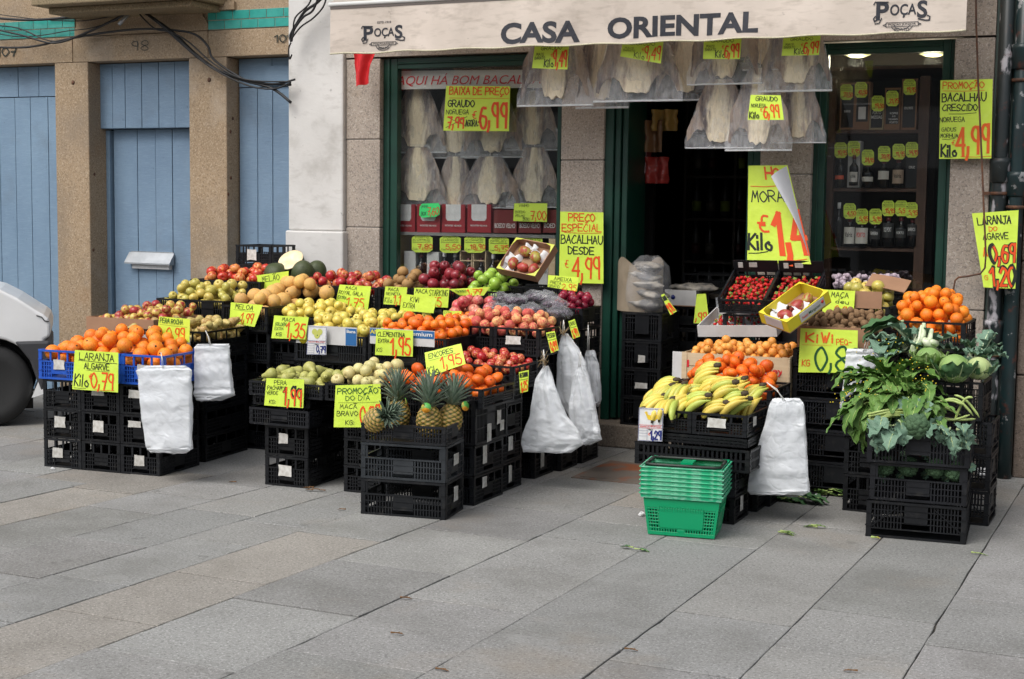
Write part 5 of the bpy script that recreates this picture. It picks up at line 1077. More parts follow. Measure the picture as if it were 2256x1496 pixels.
# pineapples
def pineapple_mesh():
    m = MB(); nu, nv = 56, 40; vs = []; col = []
    for j in range(nv+1):
        t = j/nv; r = .062*(math.sin(math.pi*min(1, max(0, .03+t*.94)))**.42); z = .165*t
        for i in range(nu):
            a = 2*math.pi*i/nu; p = math.cos(4*a+t*22)*math.cos(4*a-t*22); e = max(0, abs(p))**.5; rr = r+.007*e*min(1, r/.04)
            vs.append((rr*math.cos(a), rr*math.sin(a), z)); col.append(e)
    fs = [(j*nu+i, j*nu+(i+1)%nu, (j+1)*nu+(i+1)%nu, (j+1)*nu+i) for j in range(nv) for i in range(nu)]
    m.add(vs, fs, 0, True); me = m.mesh('pineapple_body', PINE); ca = me.color_attributes.new('eye', 'FLOAT_COLOR', 'POINT')
    for i, e in enumerate(col): ca.data[i].color = (e, e, e, 1)
    return me
PINE, nt, b_ = newmat('pineapple_rind'); b_.inputs['Roughness'].default_value = .6; va = N(nt, 'ShaderNodeVertexColor', layer_name='eye')
rp = N(nt, 'ShaderNodeValToRGB'); rp.color_ramp.elements[0].position = .25; rp.color_ramp.elements[0].color = (.05,.055,.012,1); rp.color_ramp.elements[1].position = .8; rp.color_ramp.elements[1].color = (.42,.24,.05,1); e_ = rp.color_ramp.elements.new(.55); e_.color = (.24,.20,.04,1); e_ = rp.color_ramp.elements.new(.97); e_.color = (.45,.30,.15,1)
nt.links.new(va.outputs[0], rp.inputs[0]); nt.links.new(rp.outputs[0], b_.inputs['Base Color'])
PLF = mat('pineapple_leaf', (.13,.20,.13), .4, c2=(.27,.33,.26), scale=12, stretch=(4,4,1), rnd=True); PM = pineapple_mesh()
PTAG = mat('bright_fruit_tag', (.10,.40,.08), .4, c2=(.75,.30,.02), scale=14, lo=.45, hi=.55)
def pineapple(p, e, label, crownh=.20, tagat=None, s=1.):
    root = empty('pineapple', p, 0, label, 'pineapple'); root.rotation_euler = e; root.scale = (s,)*3; link('body', PM, root); m = MB()
    for k in range(52):
        t = k/52; a = k*2.4; el = .62+t*.9; h = crownh*(.42+.5*math.sin(t*2.2)); d = Vector((math.cos(a)*math.cos(el), math.sin(a)*math.cos(el), math.sin(el))); q = Vector((math.cos(a)*.018*(1-t), math.sin(a)*.018*(1-t), .158+.05*t))
        sd = d.cross(Vector((0,0,1))).normalized(); n = 5; vs = []; dd = d.copy()
        for i in range(n+1):
            w = .0115*(1-(i/n)**1.6)+.0005; up = sd.cross(dd); vs += [q-sd*w+up*.004, q-up*.002, q+sd*w+up*.004]; q = q+dd*(h/n); dd = (Matrix.Rotation(-.10*(1.4-t), 3, sd) @ dd)
        m.add(vs, [(i*3+j, i*3+j+1, (i+1)*3+j+1, (i+1)*3+j) for i in range(n) for j in range(2)], 0, True)
    m.build('crown', PLF, root)
    if tagat:
        m = MB(); m.lathe([(.026, 0), (.026, .0015)], 20, 0); o = m.build('fruit_tag', PTAG, root); o.location = tagat; o.rotation_euler = (1.3, .2, .3)
zp = .385
pineapple(at(945, 955, 6.58)-Vector((0,0,.02)), (.05,.03,0), 'upright pineapple in the middle of the tray with the tallest crown', .175, (.02,-.07,.17), 1.)
pineapple(at(986, 950, 6.66)-Vector((0,0,.02)), (.0,.16,.8), 'pineapple leaning right at the right rear of the tray', .15, (.05,-.06,.17), .98)
pineapple(at(878, 940, 6.68)-Vector((0,0,.02)), (-.03,-.02,1.6), 'pineapple rearmost left in the tray, mostly hidden, crown upright', .165, (-.03,-.07,.16), .98)
pineapple(at(812, 937, 6.47), (1.15,0,1.10+.0), 'pineapple lying on its side at the left of the tray, crown toward the middle', .13, None, .98)
# ---- green shopping baskets
def basket():
    root = empty('shopping_basket_stack', (0,0,0)); bpy.data.objects.remove(root)
    g0, g1, g2, g3 = atz(1429, 1178), atz(1572, 1189), atz(1590, 1144), None
    M, w, d = frame3(g0, g1, g2+ (g2-g1)*.0); 
    Wt = .38; Dt = .265; H = .215; wb, db = .325, .225
    O = g0+(g1-g0)*.5; ax = (g1-g0).normalized(); ay = Vector((-ax.y, ax.x, 0)); ang = math.atan2(ax.y, ax.x)
    ys = [0, .012, .024]
    def shellbody(z0, z1, t0, t1, holes):
        m = MB(); 
        def rect(t, z): hw, hd = (wb+(Wt-wb)*t)/2, (db+(Dt-db)*t)/2; return hw, hd
        n = 40
        return m
    NS = 7; step = .0215
    for s in range(NS):
        z0 = s*step; r = empty('shopping_basket', O+ay*(db/2)+Vector((0,0,z0)), ang, 'green plastic shopping basket, '+(['bottom one of the stack, standing on the paving', 'second from the bottom of the stack', 'third from the bottom of the stack', 'fourth and middle one of the stack', 'third from the top of the stack', 'second from the top of the stack', 'topmost of the stack, its inside showing'][s]), 'shopping basket', 'green shopping baskets')
        m = MB()
        def P(side, a, z, off=0):    # side 0 front,1 right,2 back,3 left ; a -1..1
            t = z/H; hw, hd = (wb+(Wt-wb)*t)/2+off, (db+(Dt-db)*t)/2+off
            return [(a*hw, -hd, z), (hw, a*hd, z), (-a*hw, hd, z), (-hw, -a*hd, z)][side]
        def quad(side, a0, a1, z_0, z_1, off=0, th=.003, mi=0):
            o4 = [P(side, a0, z_0, off), P(side, a1, z_0, off), P(side, a1, z_1, off), P(side, a0, z_1, off)]; i4 = [P(side, a0, z_0, off-th), P(side, a1, z_0, off-th), P(side, a1, z_1, off-th), P(side, a0, z_1, off-th)]
            m.add(o4+i4, [(0,1,2,3),(7,6,5,4),(0,4,5,1),(1,5,6,2),(2,6,7,3),(3,7,4,0)], mi)
        for sd in range(4):
            if s == 0:
                L = 14 if sd % 2 == 0 else 9
                quad(sd, -1, 1, .005, .022); quad(sd, -1, 1, .14, H-.03); quad(sd, -1, -.93, .022, .14); quad(sd, .93, 1, .022, .14)
                quad(sd, -.62, .62, .042, .14, .002); quad(sd, -.93, .93, .036, .042)
                for k in range(1, 7): z_ = .042+k*.0155; quad(sd, -.93, -.62, z_-.003, z_+.003, -.0004); quad(sd, .62, .93, z_-.003, z_+.003, -.0004)
                for k in range(4): a = .62+k*.31/4+.04; quad(sd, a-.012, a+.012, .042, .14, -.0008); quad(sd, -a-.012, -a+.012, .042, .14, -.0008)
                for k in range(24): a = -.9+k*1.8/23; quad(sd, a-.02, a+.02, .022, .036, -.0008)
                quad(sd, -.1, .1, .022, .036, .001)
                for k in range(18): a = -.58+k*1.16/17; quad(sd, a-.008, a+.008, .125, .15, .005)
            else: quad(sd, -1, 1, H-.06, H-.03)
            # rim band
            hw, hd = Wt/2, Dt/2
            quad(sd, -1.0, 1.0, H-.0265, H, .010, .010, 1); quad(sd, -1, 1, H-.006, H, .016, .02, 1)
        if s in (0, NS-1): m.box(-wb/2, wb/2, -db/2, db/2, .003 if s == 0 else .13, .006 if s == 0 else .133)
        o = m.build('basket_body', [PL['greenclean'], PL['green']], r); bevel(o, .002, 1)
        if s == NS-1:
            for sd in (-1, 1):
                m = MB(); hw, hd = Wt/2-.01, Dt/2-.012
                m.tube([(sd*.01*0+x, y, H+.004) for x, y in ((-hw, sd*.01), (-hw+.0, sd*hd*.8), (-hw+.03, sd*hd*.92), (hw-.03, sd*hd*.92), (hw, sd*hd*.8), (hw, sd*.01))], .0085, 6); m.build('handle', PL['K'], r)
            m = MB(); m.box(-Wt/2, -.035, .04, .14, H-.012, H-.005); m.box(.035, Wt/2, .04, .14, H-.012, H-.005); 
            m2 = MB(); m2.box(-Wt/2, Wt/2, .125, .16, H-.006, H+.003); m2.box(-.03, .03, -.0, .16, H-.006, H+.002); m2.build('handle_bar', PL['greenclean'], r)
basket()
# ================================================================== SIGNS
WS = [0]
def S(*a, **k): return sign(*a, **k)
S([(165,771),(260,777),(259,865),(160,857)], 6.60, 'yellow sign reading LARANJA ALGARVE Kilo 0,79 on the blue crates', [('LARANJA',.12,.90,.06,.23,'K'),('ALGARVE',.24,.80,.31,.46,'K',.08),('Kilo',.04,.34,.60,.90,'K',.15),('€',.36,.43,.56,.70,'R',.08),('0,79',.42,.90,.55,.93,'R',.15)], [(.10,.25,.97,.28,'K'),(.3,.49,.8,.50,'K',.008),(.04,.96,.3,.95,'K',.01),(.5,.97,.92,.96,'R',.01)], curl=.015)
S([(351,697),(419,703),(417,755),(345,748)], 7.10, 'yellow sign reading PERA ROCHA 0,99 standing behind the blue crates', [('PERA ROCHA',.05,.78,.06,.26,'G',.09),('0,99',.28,.86,.42,.9,'R',.13)], [(.05,.34,.92,.36,'K',.008)])
S([(508,666),(579,672),(562,720),(504,712)], 7.74, 'yellow sign reading MELOA 1,99 under the orange melons', [('MELOA',.16,.74,.06,.27,'K',.12),('1,99',.42,.86,.42,.86,'R',.14)], [(.12,.33,.8,.33,'K',.01)])
S([(565,607),(636,597),(634,628),(572,640)], 8.36, 'yellow sign reading MELÃO half hidden in front of the dark green melons', [('MELÃO',.16,.72,.14,.52,'K',.12)])
S([(604,695),(680,699),(672,748),(599,745)], 7.27, 'yellow sign reading MACA GOLDEN EXTRA beside the white lined crate', [('MACA',.25,.62,.07,.23,'K',.13),('GOLDEN',.07,.38,.29,.43,'G',.1),('EXTRA',.07,.32,.50,.62,'G',.1),('KG',.13,.28,.74,.89,'K',.16),('1,35',.42,.95,.30,.93,'R',.14)])
r, f = S([(679,718),(720,719),(719,782),(675,781)], 7.26, 'white picture card with golden apples reading 0,79', [('MACA GOLDEN',.08,.92,.53,.57,'P',.2),('PRECO',.42,.6,.63,.67,'K',.2),('0,79',.5,.95,.70,.92,'B',.17)], [(.02,.51,.98,.51,'B',.012),(.02,.60,.98,.60,'B',.008),(.02,.68,.38,.68,'B',.006),(.02,.76,.38,.76,'B',.006),(.02,.84,.38,.84,'B',.006),(.02,.92,.38,.92,'B',.006),(.38,.62,.38,.97,'B',.006),(.02,.03,.02,.98,'B',.012),(.98,.03,.98,.98,'B',.012),(.02,.98,.98,.98,'B',.012),(.02,.02,.98,.02,'B',.012)], curl=.004, paper='white', name='picture_price_card', cat='price card')
def disc(r, f, u, v, ru, mt, el=1.): 
    m = MB(); n = 18; m.add([f(u+ru*math.cos(2*math.pi*i/n), v+ru*el*f.asp*math.sin(2*math.pi*i/n), .0012+disc.k) for i in range(n)], [tuple(range(n))[::-1]]); disc.k += .0002; m.build('picture', mt, r)
disc.k = 0.
for u, v, q in ((.36,.2,.14),(.64,.2,.14),(.5,.32,.15)): disc(r, f, u, v, q, mat('printed_apple_%d' % int(u*100), (.5,.52,.12), .5))
disc(r, f, .52, .32, .03, PL['G'])
S([(748,627),(818,631),(811,684),(738,672)], 8.24, 'yellow sign reading MACA ROYAL GALA EXTRA 1,75', [('MACA',.22,.58,.05,.2,'K',.11),('ROYAL GALA',.04,.78,.27,.43,'K',.1),('EXTRA',.04,.3,.52,.66,'G',.09),('1,75',.34,.86,.56,.93,'R',.15)])
S([(849,631),(897,633),(892,673),(845,670)], 8.24, 'yellow sign reading MACA REINETA Kilo below the brown apples', [('MACA',.15,.62,.06,.24,'K',.12),('REINETA',.08,.74,.32,.47,'K',.12),('Kilo',.05,.38,.62,.90,'K',.1),('1,15',.46,.98,.50,.95,'R',.14)])
S([(913,634),(990,635),(986,678),(911,675)], 8.24, 'yellow sign reading MACA STARKING below the dark red apples', [('MACA',.05,.38,.06,.28,'K',.12),('STARKING',.44,.97,.1,.4,'K',.1),('1,15',.4,.8,.5,.95,'R',.14)])
S([(885,647),(962,657),(956,690),(880,684)], 8.06, 'yellow sign reading KIWI EXTRA behind the clementines', [('KIWI',.26,.52,.12,.42,'K',.13),('EXTRA',.08,.42,.5,.8,'K',.12)])
S([(990,637),(1080,632),(1066,651),(1012,651)], 8.24, 'creased yellow sign reading 1,79 below the bright green apples', [('1,79',.42,.85,.2,.85,'R',.15),('GRANNY',.1,.4,.2,.55,'G',.1)], curl=.05)
S([(977,684),(1017,686),(1014,702),(977,700)], 7.9, 'small yellow sign behind the mandarins beside the peaches', [('EXTRA',.05,.45,.1,.4,'K',.12),('1,49',.4,.9,.25,.95,'R',.15)])
S([(829,725),(910,728),(909,786),(826,782)], 7.26, 'yellow sign reading CLEMENTINA EXTRA 1,95', [('CLEMENTINA',.04,.78,.10,.27,'K',.09),('EXTRA',.07,.36,.37,.51,'K',.09),('KG',.04,.18,.72,.87,'K',.1),('1,95',.42,.93,.33,.95,'R',.15)], curl=.012)
S([(935,777),(1016,757),(1027,802),(941,831)], [6.98,6.98,6.94,6.94], 'tilted yellow sign reading ENCORES 1,95 above the mandarins', [('ENCORES',.10,.76,.10,.30,'K',.11),('1,95',.40,.92,.40,.88,'R',.15),('Kilo',.05,.3,.62,.95,'K',.12)], [(.1,.38,.82,.38,'K',.01)])
S([(587,833),(670,836),(668,899),(582,893)], 6.76, 'yellow sign reading PERA PACHAMS VERDE 1,99 on the front left tray', [('PERA',.22,.54,.06,.21,'K',.08),("PACHAM'S",.05,.54,.27,.41,'K',.08),('VERDE',.04,.34,.45,.58,'K',.08),('KG:',.13,.3,.78,.92,'K',.09),('1,99',.50,.96,.32,.93,'K',.17),('1,99',.505,.955,.33,.92,'R',.13)], curl=.012)
S([(740,849),(838,846),(841,942),(736,941)], 6.755, 'large yellow sign reading PROMOCAO DO DIA MACA BRAVO 0,99', [('PROMOÇÃO',.05,.94,.08,.21,'G',.14),('DO DÍA',.24,.76,.25,.36,'G',.12),('MACÃ',.12,.48,.46,.56,'K',.11),('BRAVO',.06,.50,.62,.73,'K',.1),('KG:',.25,.43,.84,.94,'K',.1),('0,99',.55,.99,.50,.93,'R',.13)], [(.08,.41,.95,.41,'K',.006)], curl=.015)
S([(1234,466),(1329,468),(1330,625),(1231,623)], 9.05, 'tall yellow sign reading PRECO ESPECIAL BACALHAU DESDE 4,99 on the middle pilaster', [('PREÇO',.2,.80,.03,.13,'R',.15),('ESPECIAL',.05,.95,.17,.27,'R',.14),('BACALHAU',.03,.98,.33,.44,'K',.15),('DESDE',.2,.78,.49,.59,'K',.16),('€',.13,.2,.68,.78,'R',.08),('4,99',.30,.93,.64,.94,'R',.13)], [(.1,.29,.95,.29,'R',.006)], curl=.02)
S([(1208,606),(1276,611),(1271,642),(1206,632)], 8.22, 'small yellow sign reading AMEIXA PRETA GRANDE above the bagged grapes', [('AMEIXA',.2,.78,.1,.36,'K',.13),('PRETA',.08,.45,.48,.68,'K',.13),('GRAND',.04,.42,.76,.95,'K',.11),('2,95',.5,.98,.55,1.0,'R',.15)], [(.1,.42,.9,.44,'K',.012)])
S([(983,189),(1124,190),(1121,289),(977,288)], 9.12, 'yellow sign reading BAIXA DE PRECO GRAUDO NORUEGA AGORA 6,99 on the left display window', [('BAIXA DE PREÇO',.06,.98,.03,.19,'R',.15),('GRAUDO',.05,.46,.32,.46,'K',.18),('NORUEGA',.03,.38,.53,.63,'K',.12),('7,99',.06,.32,.70,.93,'R',.16),('AGORA:',.34,.54,.76,.90,'K',.13),('€',.44,.5,.55,.72,'R',.08),('6,99',.56,.97,.38,.90,'R',.15)], [(.06,.27,.98,.27,'R',.008),(.04,.93,.36,.68,'K',.012),(.06,.70,.34,.88,'K',.012)], curl=.008)
for pc, tx, lb_ in (([(1203,733),(1222,729),(1231,771),(1214,778)], ('PESEGO','0,99'), 'narrow yellow green tag hanging on the right of the peaches'), ([(1252,708),(1266,703),(1278,741),(1262,747)], ('UVAS','1,99'), 'narrow yellow green tag hanging under the bagged grapes'), ([(1143,820),(1165,815),(1163,862),(1146,866)], ('NECTARINA','1,25'), 'narrow yellow green tag hanging on the right of the nectarines')):
    S(pc, 7.6 if pc[0][0] == 1203 else (8.0 if pc[0][0] == 1252 else 7.28), lb_, [(tx[0],.08,.92,.08,.28,'K',.13),(tx[1],.15,.9,.5,.92,'R',.16)], [(.05,.38,.95,.4,'K',.02)], name='price_tag', cat='price tag')
S([(1764,723),(1890,728),(1888,822),(1759,820)], 7.99, 'large yellow sign reading KIWI PEQ 0,89 on the right island', [('Kiwi'.replace('w','W'),.11,.60,.10,.30,'O',.2),('PEQ-',.64,.90,.22,.35,'R',.09),('KG',.06,.19,.72,.86,'R',.12),('0,89',.29,1.06,.42,.93,'G',.14)], [(.04,.37,.55,.36,'R',.006)], curl=.01)
S([(1815,638),(1884,641),(1880,698),(1811,692)], 8.46, 'yellow sign reading MACA 0,99 between the mango carton and the green apples', [('MAÇA',.25,.80,.08,.28,'K',.1),('deu',.4,.82,.34,.52,'K',.1),('0,99',.4,.96,.62,.92,'R',.13)])
S([(2072,177),(2187,174),(2184,349),(2069,350)], 9.02, 'large yellow sign reading PROMOCAO BACALHAU CRESCIDO NORUEGA 4,99 on the right pilaster', [('PROMOÇÃO',.05,.84,.03,.11,'R',.12),('BACALHAU',.04,.88,.17,.27,'K',.15),('CRESCIDO',.05,.72,.31,.39,'K',.15),('NORUEGA',.0,.48,.47,.53,'K',.13),('GADUS',.04,.32,.60,.65,'K',.12),('MORHUA',.02,.36,.68,.73,'K',.13),('Kilo',.04,.32,.82,.96,'K',.17),('€',.24,.3,.76,.82,'O',.08),('4,99',.34,.96,.59,.94,'O',.14)], [(.05,.135,.85,.14,'R',.005),(.18,.43,.70,.42,'K',.007),(.05,.75,.3,.74,'K',.006),(.42,.975,1.,.97,'R',.006),(.1,.98,.32,.97,'K',.007)], curl=.006)
S([(2141,470),(2244,463),(2237,636),(2167,633)], 8.95, 'yellow sign reading LARANJA DO ALGARVE 0,69 1,20 hanging before the drainpipes', [('LARANJA',.10,.84,.06,.16,'K',.14),('DO',.34,.52,.19,.25,'R',.14),('AGARVE',.18,.78,.28,.36,'K',.12),('A',.14,.24,.47,.58,'R',.14),('0,69',.32,.97,.42,.66,'K',.19),('0,69',.325,.965,.43,.65,'R',.13),('G',.08,.18,.84,.90,'R',.12),('1,20',.28,.97,.72,.97,'K',.2),('1,20',.285,.965,.73,.96,'R',.14)], curl=.03)
r, f = S([(1649,365),(1735,364),(1787,582),(1646,579)], [8.86,8.86,8.78,8.84], 'large yellow sign reading HOJE MORANGO 1,4 with its corner curled over, above the strawberries', [('H',.42,.58,.02,.13,'R',.22),('O',.62,.78,.03,.13,'R',.2),('MORA',.08,.76,.26,.37,'K',.13),('€',.2,.38,.50,.68,'R',.08),('1,4',.50,1.0,.47,.90,'R',.17),('Kilo',.02,.40,.70,.86,'K',.15)], [(.06,.21,.66,.21,'R',.007),(.03,.90,.34,.88,'K',.009),(.6,.965,.95,.95,'R',.007)], curl=.004)
q0 = [at(1733,366,8.84), at(1702,389,8.72), at(1772,530,8.70), at(1786,580,8.76)]
m = MB()
def flap(u, v):
    a = q0[0].lerp(q0[3], v); b = q0[1].lerp(q0[2].lerp(q0[3], .4), v); w = (1-v)**.8
    p = a.lerp(a+(b-a), u*w+.0001) if False else a.lerp(b, u*(1-v**2)); p.y -= .05*math.sin(u*2.4)*(1-v); return p-r.location
m.grid(flap, 10, 14); m.grid(lambda u, v: flap(u, v)+Vector((0,.0015,0)), 10, 14); m.build('curled_corner', mat('white_sheet_back', (.66,.67,.70), .6), r)
for pc, big, lb_, Y in (([(1178,100),(1254,96),(1250,153),(1172,150)], '9,49', 'leftmost of the yellow 9,49 tags on the hanging cod under the awning', 8.42), ([(1372,92),(1462,90),(1456,140),(1366,124)], '9,49', 'yellow 9,49 tag in the middle of the hanging cod, between two brown bags', 8.42), ([(1551,84),(1634,82),(1630,130),(1549,130)], '6,99', 'yellow 6,99 tag under the letter A of the awning', 8.42), ([(1726,82),(1808,78),(1804,121),(1722,123)], '6,99', 'rightmost yellow tag of the hanging cod reading 6,99', 8.42)):
    S(pc, Y, lb_, [('GRAUDO',.2,.8,.06,.22,'K',.13),('MAIS',.08,.3,.34,.46,'K',.11),('BARATO',.05,.34,.5,.62,'K',.11),('Kilo',.34,.58,.62,.93,'K',.17),('€',.5,.56,.34,.5,'R',.1),(big,.58,.97,.30,.88,'R',.16)], [], curl=.01, name='price_tag', cat='price tag')
S([(1654,209),(1720,210),(1727,264),(1647,264)], 8.42, 'yellow tag reading GRAUDO NORUEGA 6,99 on the lower row of hanging cod', [('GRAUDO',.18,.88,.06,.24,'K',.16),('NORUEGA',.06,.5,.36,.5,'K',.13),('Kilo',.04,.3,.68,.93,'K',.15),('€',.34,.4,.5,.66,'R',.08),('6,99',.44,.9,.42,.9,'R',.16)], name='price_tag', cat='price tag')
r, f = S([(1408,898),(1462,900),(1459,973),(1405,971)], 7.02, 'white picture card with bananas reading 1,29', [('BANANA DE IMPORTACAO',.08,.92,.54,.575,'P',.2),('PRECO',.42,.6,.63,.67,'K',.2),('€',.42,.5,.74,.82,'R',.12),('1,29',.52,.95,.68,.93,'B',.18)], [(.02,.51,.98,.51,'P',.01),(.02,.60,.98,.60,'P',.008),(.02,.68,.38,.68,'B',.006),(.02,.76,.38,.76,'B',.006),(.02,.84,.38,.84,'B',.006),(.38,.62,.38,.97,'B',.006),(.02,.03,.02,.98,'B',.012),(.98,.03,.98,.98,'B',.012),(.02,.98,.98,.98,'B',.012),(.02,.02,.98,.02,'B',.012)], curl=.004, paper='white', name='picture_price_card', cat='price card')
m = MB()
for k in range(4): ribbon(m, [(.28*f.asp+.01*k, .14), ((.34+.02*k)*f.asp, .22+.035*k), ((.55+.03*k)*f.asp, .26+.035*k), ((.76-.0*k)*f.asp, .22+.02*k)], .055, f, [k*3], f.asp)
m.build('picture', mat('printed_banana', (.75,.52,.03), .5), r)
S([(1535,648),(1555,647),(1563,714),(1528,712)], 9.28, 'yellow sign ending in ,99 inside the doorway', [(',99',.1,.92,.62,.90,'R',.16)])
S([(1456,650),(1463,647),(1491,686),(1477,694)], 8.93, 'narrow yellow green tag on the bagged fish by the door', [('BACALHAU',.1,.9,.1,.3,'K',.12),('9,99',.1,.9,.5,.9,'R',.15)], name='price_tag', cat='price tag')
S([(925,449),(970,447),(968,477),(922,480)], 9.22, 'green sign reading 7,60 on the red boxes in the left display window', [('PORTO',.1,.4,.15,.35,'K',.12),('BOX',.1,.35,.6,.85,'K',.12),('7,60',.4,.95,.3,.85,'R',.16)], paper='gpaper', shape=[(.1,0),(.9,0),(1,.2),(1,.85),(.85,1),(.15,1),(0,.8),(0,.2)], name='price_tag', cat='price tag')
S([(1133,448),(1206,448),(1205,489),(1131,487)], 9.22, 'yellow sign reading VINHO 7,00 in the left display window', [('VINHO',.15,.45,.05,.2,'K',.12),('BOEDO',.05,.35,.42,.55,'K',.12),('VELHO',.05,.35,.62,.75,'K',.12),('BOX:',.3,.5,.78,.95,'K',.12),('7,00',.52,.97,.45,.9,'R',.16)], name='price_tag', cat='price tag')
OCT = [(.18,0),(.82,0),(1,.16),(1,.84),(.82,1),(.18,1),(0,.84),(0,.16)]
def wtag(px, py, pr, w=27, h=34, Y=9.32, l1='V.PORTO', l2='', where=''):
    S([(px-w/2,py-h/2),(px+w/2,py-h/2),(px+w/2,py+h/2),(px-w/2,py+h/2)], Y, 'eight cornered yellow tag reading %s, %s' % (pr, where), [(l1,.18,.82,.06,.17,'K',.13),(l2,.08,.9,.22,.33,'K',.13),('Com',.06,.3,.74,.84,'K',.12),(pr,.30,1.0,.52,.78,'R',.18)], [(.06,.40,.9,.40,'K',.02),(.5,.87,.9,.85,'R',.02)], 0, shape=OCT, name='price_tag', cat='price tag', group='wine price tags')
row = ['leftmost', 'second from the left', 'third from the left', 'third from the right', 'second from the right', 'rightmost']
for i, (x, y, p, n_) in enumerate(((1865,203,'27,50','BARROS'),(1897,198,'42,50','QUINTA'),(1934,228,'19,50','MESSIAS'),(1966,217,'21,75','KOPKE'),(2004,192,'19,95','ROYAL'))): wtag(x, y, p, l2=n_, where='%s on the top shelf' % ['leftmost','second','middle','fourth','rightmost'][i], Y=9.30)
for i, (x, y, p, n_) in enumerate(((1852,331,'10,95','VINHA'),(1881,328,'7,95','LAGRIMA'),(1912,347,'24,95','ROYAL'),(1948,339,'20,95','ROYAL'),(1980,334,'11,95','VALRIZ'),(2009,330,'14,95','ROZES'))): wtag(x, y, p, l2=n_, where='%s on the middle shelf' % row[i], Y=9.30)
for i, (x, y, p, n_) in enumerate(((1872,465,'4,50','VALRIZ'),(1899,477,'5,95','FONSECA'),(1929,477,'5,95','FERREIRA'),(1957,459,'15,95','MESSIAS'),(1986,459,'5,55','BARROS'),(2008,463,'5,95','MESSIAS'))): wtag(x, y, p, l2=n_, where='%s on the bottom shelf' % row[i], Y=9.30-.004*(i == 5))
for i, (x, y, p, n_, w) in enumerate(((930,537,'7,80','KOPKE',46),(992,538,'5,50','BARROS',46),(1046,538,'18,90','KOPKE',46),(1099,540,'5,75','OFFLEY',44),(1172,537,'7,50','PORTO',46))): wtag(x, y, p, w, 38, 9.24, 'PORTO', n_, '%s in the left window' % ['leftmost','second','middle','fourth','rightmost, behind the mango carton'][i])
# ================================================================== display windows
BT = mat('dark_bottle_glass', (.008,.009,.010), .12); LBL = mat('bottle_label', (.55,.53,.48), .6); LBD = mat('dark_label', (.03,.03,.03), .5); LBO = mat('tan_label', (.36,.27,.20), .6); LBR = mat('red_orange_label', (.62,.10,.04), .5); CAP = mat('bottle_capsule', (.10,.012,.015), .4); CAPW = mat('white_capsule', (.6,.6,.6), .4)
BOTN = 0
def bottle(px, pyb, pyt, w, Y, label, lb=LBL, txt=None, tc='K', lz=(.12,.45), squat=1., cap=CAP, grp='port wine bottles', name='wine_bottle'):
    a = at(px, pyb, Y); H = at(px, pyt, Y).z-a.z; r_ = (at(px+w/2, pyb, Y).x-at(px-w/2, pyb, Y).x)/2
    root = empty(name, a, 0, label, 'bottle', grp); m = MB(); m.lathe([(r_*.9, 0), (r_, .01*H), (r_, .58*H), (r_*.95, .63*H), (r_*.6, .70*H), (r_*.36, .75*H), (r_*.33, .9*H), (r_*.33, .92*H)], 16); m.build('glass_body', BT, root)
    m = MB(); m.lathe([(r_*.37, .86*H), (r_*.40, .87*H), (r_*.40, 1.*H), (.002, 1.*H)], 12); m.build('capsule', cap, root)
    if lb:
        m = MB(); n = 10; th0, th1 = math.radians(-145), math.radians(-25); vs = []
        for z in (lz[0]*H, lz[1]*H):
            for i in range(n+1): t = th0+(th1-th0)*i/n; vs.append(((r_+.0012)*math.cos(t), (r_+.0012)*math.sin(t), z))
        m.add(vs, [(i, i+1, n+2+i, n+1+i) for i in range(n)], 0, True); m.build('label', lb, root)
    if txt:
        m = MB(); fit(m, txt, -.62, .62, .3, .6, lambda u, v, l: Vector(((r_+.0026)*math.sin(u), -(r_+.0026)*math.cos(u), (lz[1]-(lz[1]-lz[0])*v)*H)), .01); m.build('lettering', PL[tc], root)
def wbox(px0, px1, pyb, pyt, Y, label, mt, front=None, lines=(), tc='W', window=None, cat='box', name='wine_box', grp=None, d=.09):
    a, b = at(px0, pyb, Y), at(px1, pyb, Y); H = at(px0, pyt, Y).z-a.z; W_ = b.x-a.x; root = empty(name, a, 0, label, cat, grp); m = MB()
    if front:
        e = W_*.09; m.box(0, W_, .006, d, 0, H); m.box(0, e, -.003, .006, 0, H); m.box(W_-e, W_, -.003, .006, 0, H); m.box(e, W_-e, -.003, .006, H-e*1.3, H); m.box(e, W_-e, -.003, .006, 0, window or e*1.5); m.build('case', mt, root); m = MB(); m.box(e, W_-e, .003, .0058, window or e*1.5, H-e*1.3); m.build('front_panel', front, root)
    else: m.box(0, W_, 0, d, 0, H); bevel(m.build('case', mt, root), .001, 1)
    for t, x0, x1, y0, y1, c in lines:
        m = MB(); fit(m, t, x0, x1, y0, y1, lambda u, v, l: Vector((u*W_, (-.0015 if not front else .001)-l*.3, H*(1-v))), .01); m.build('lettering', PL[c], root)
    return root, W_, H
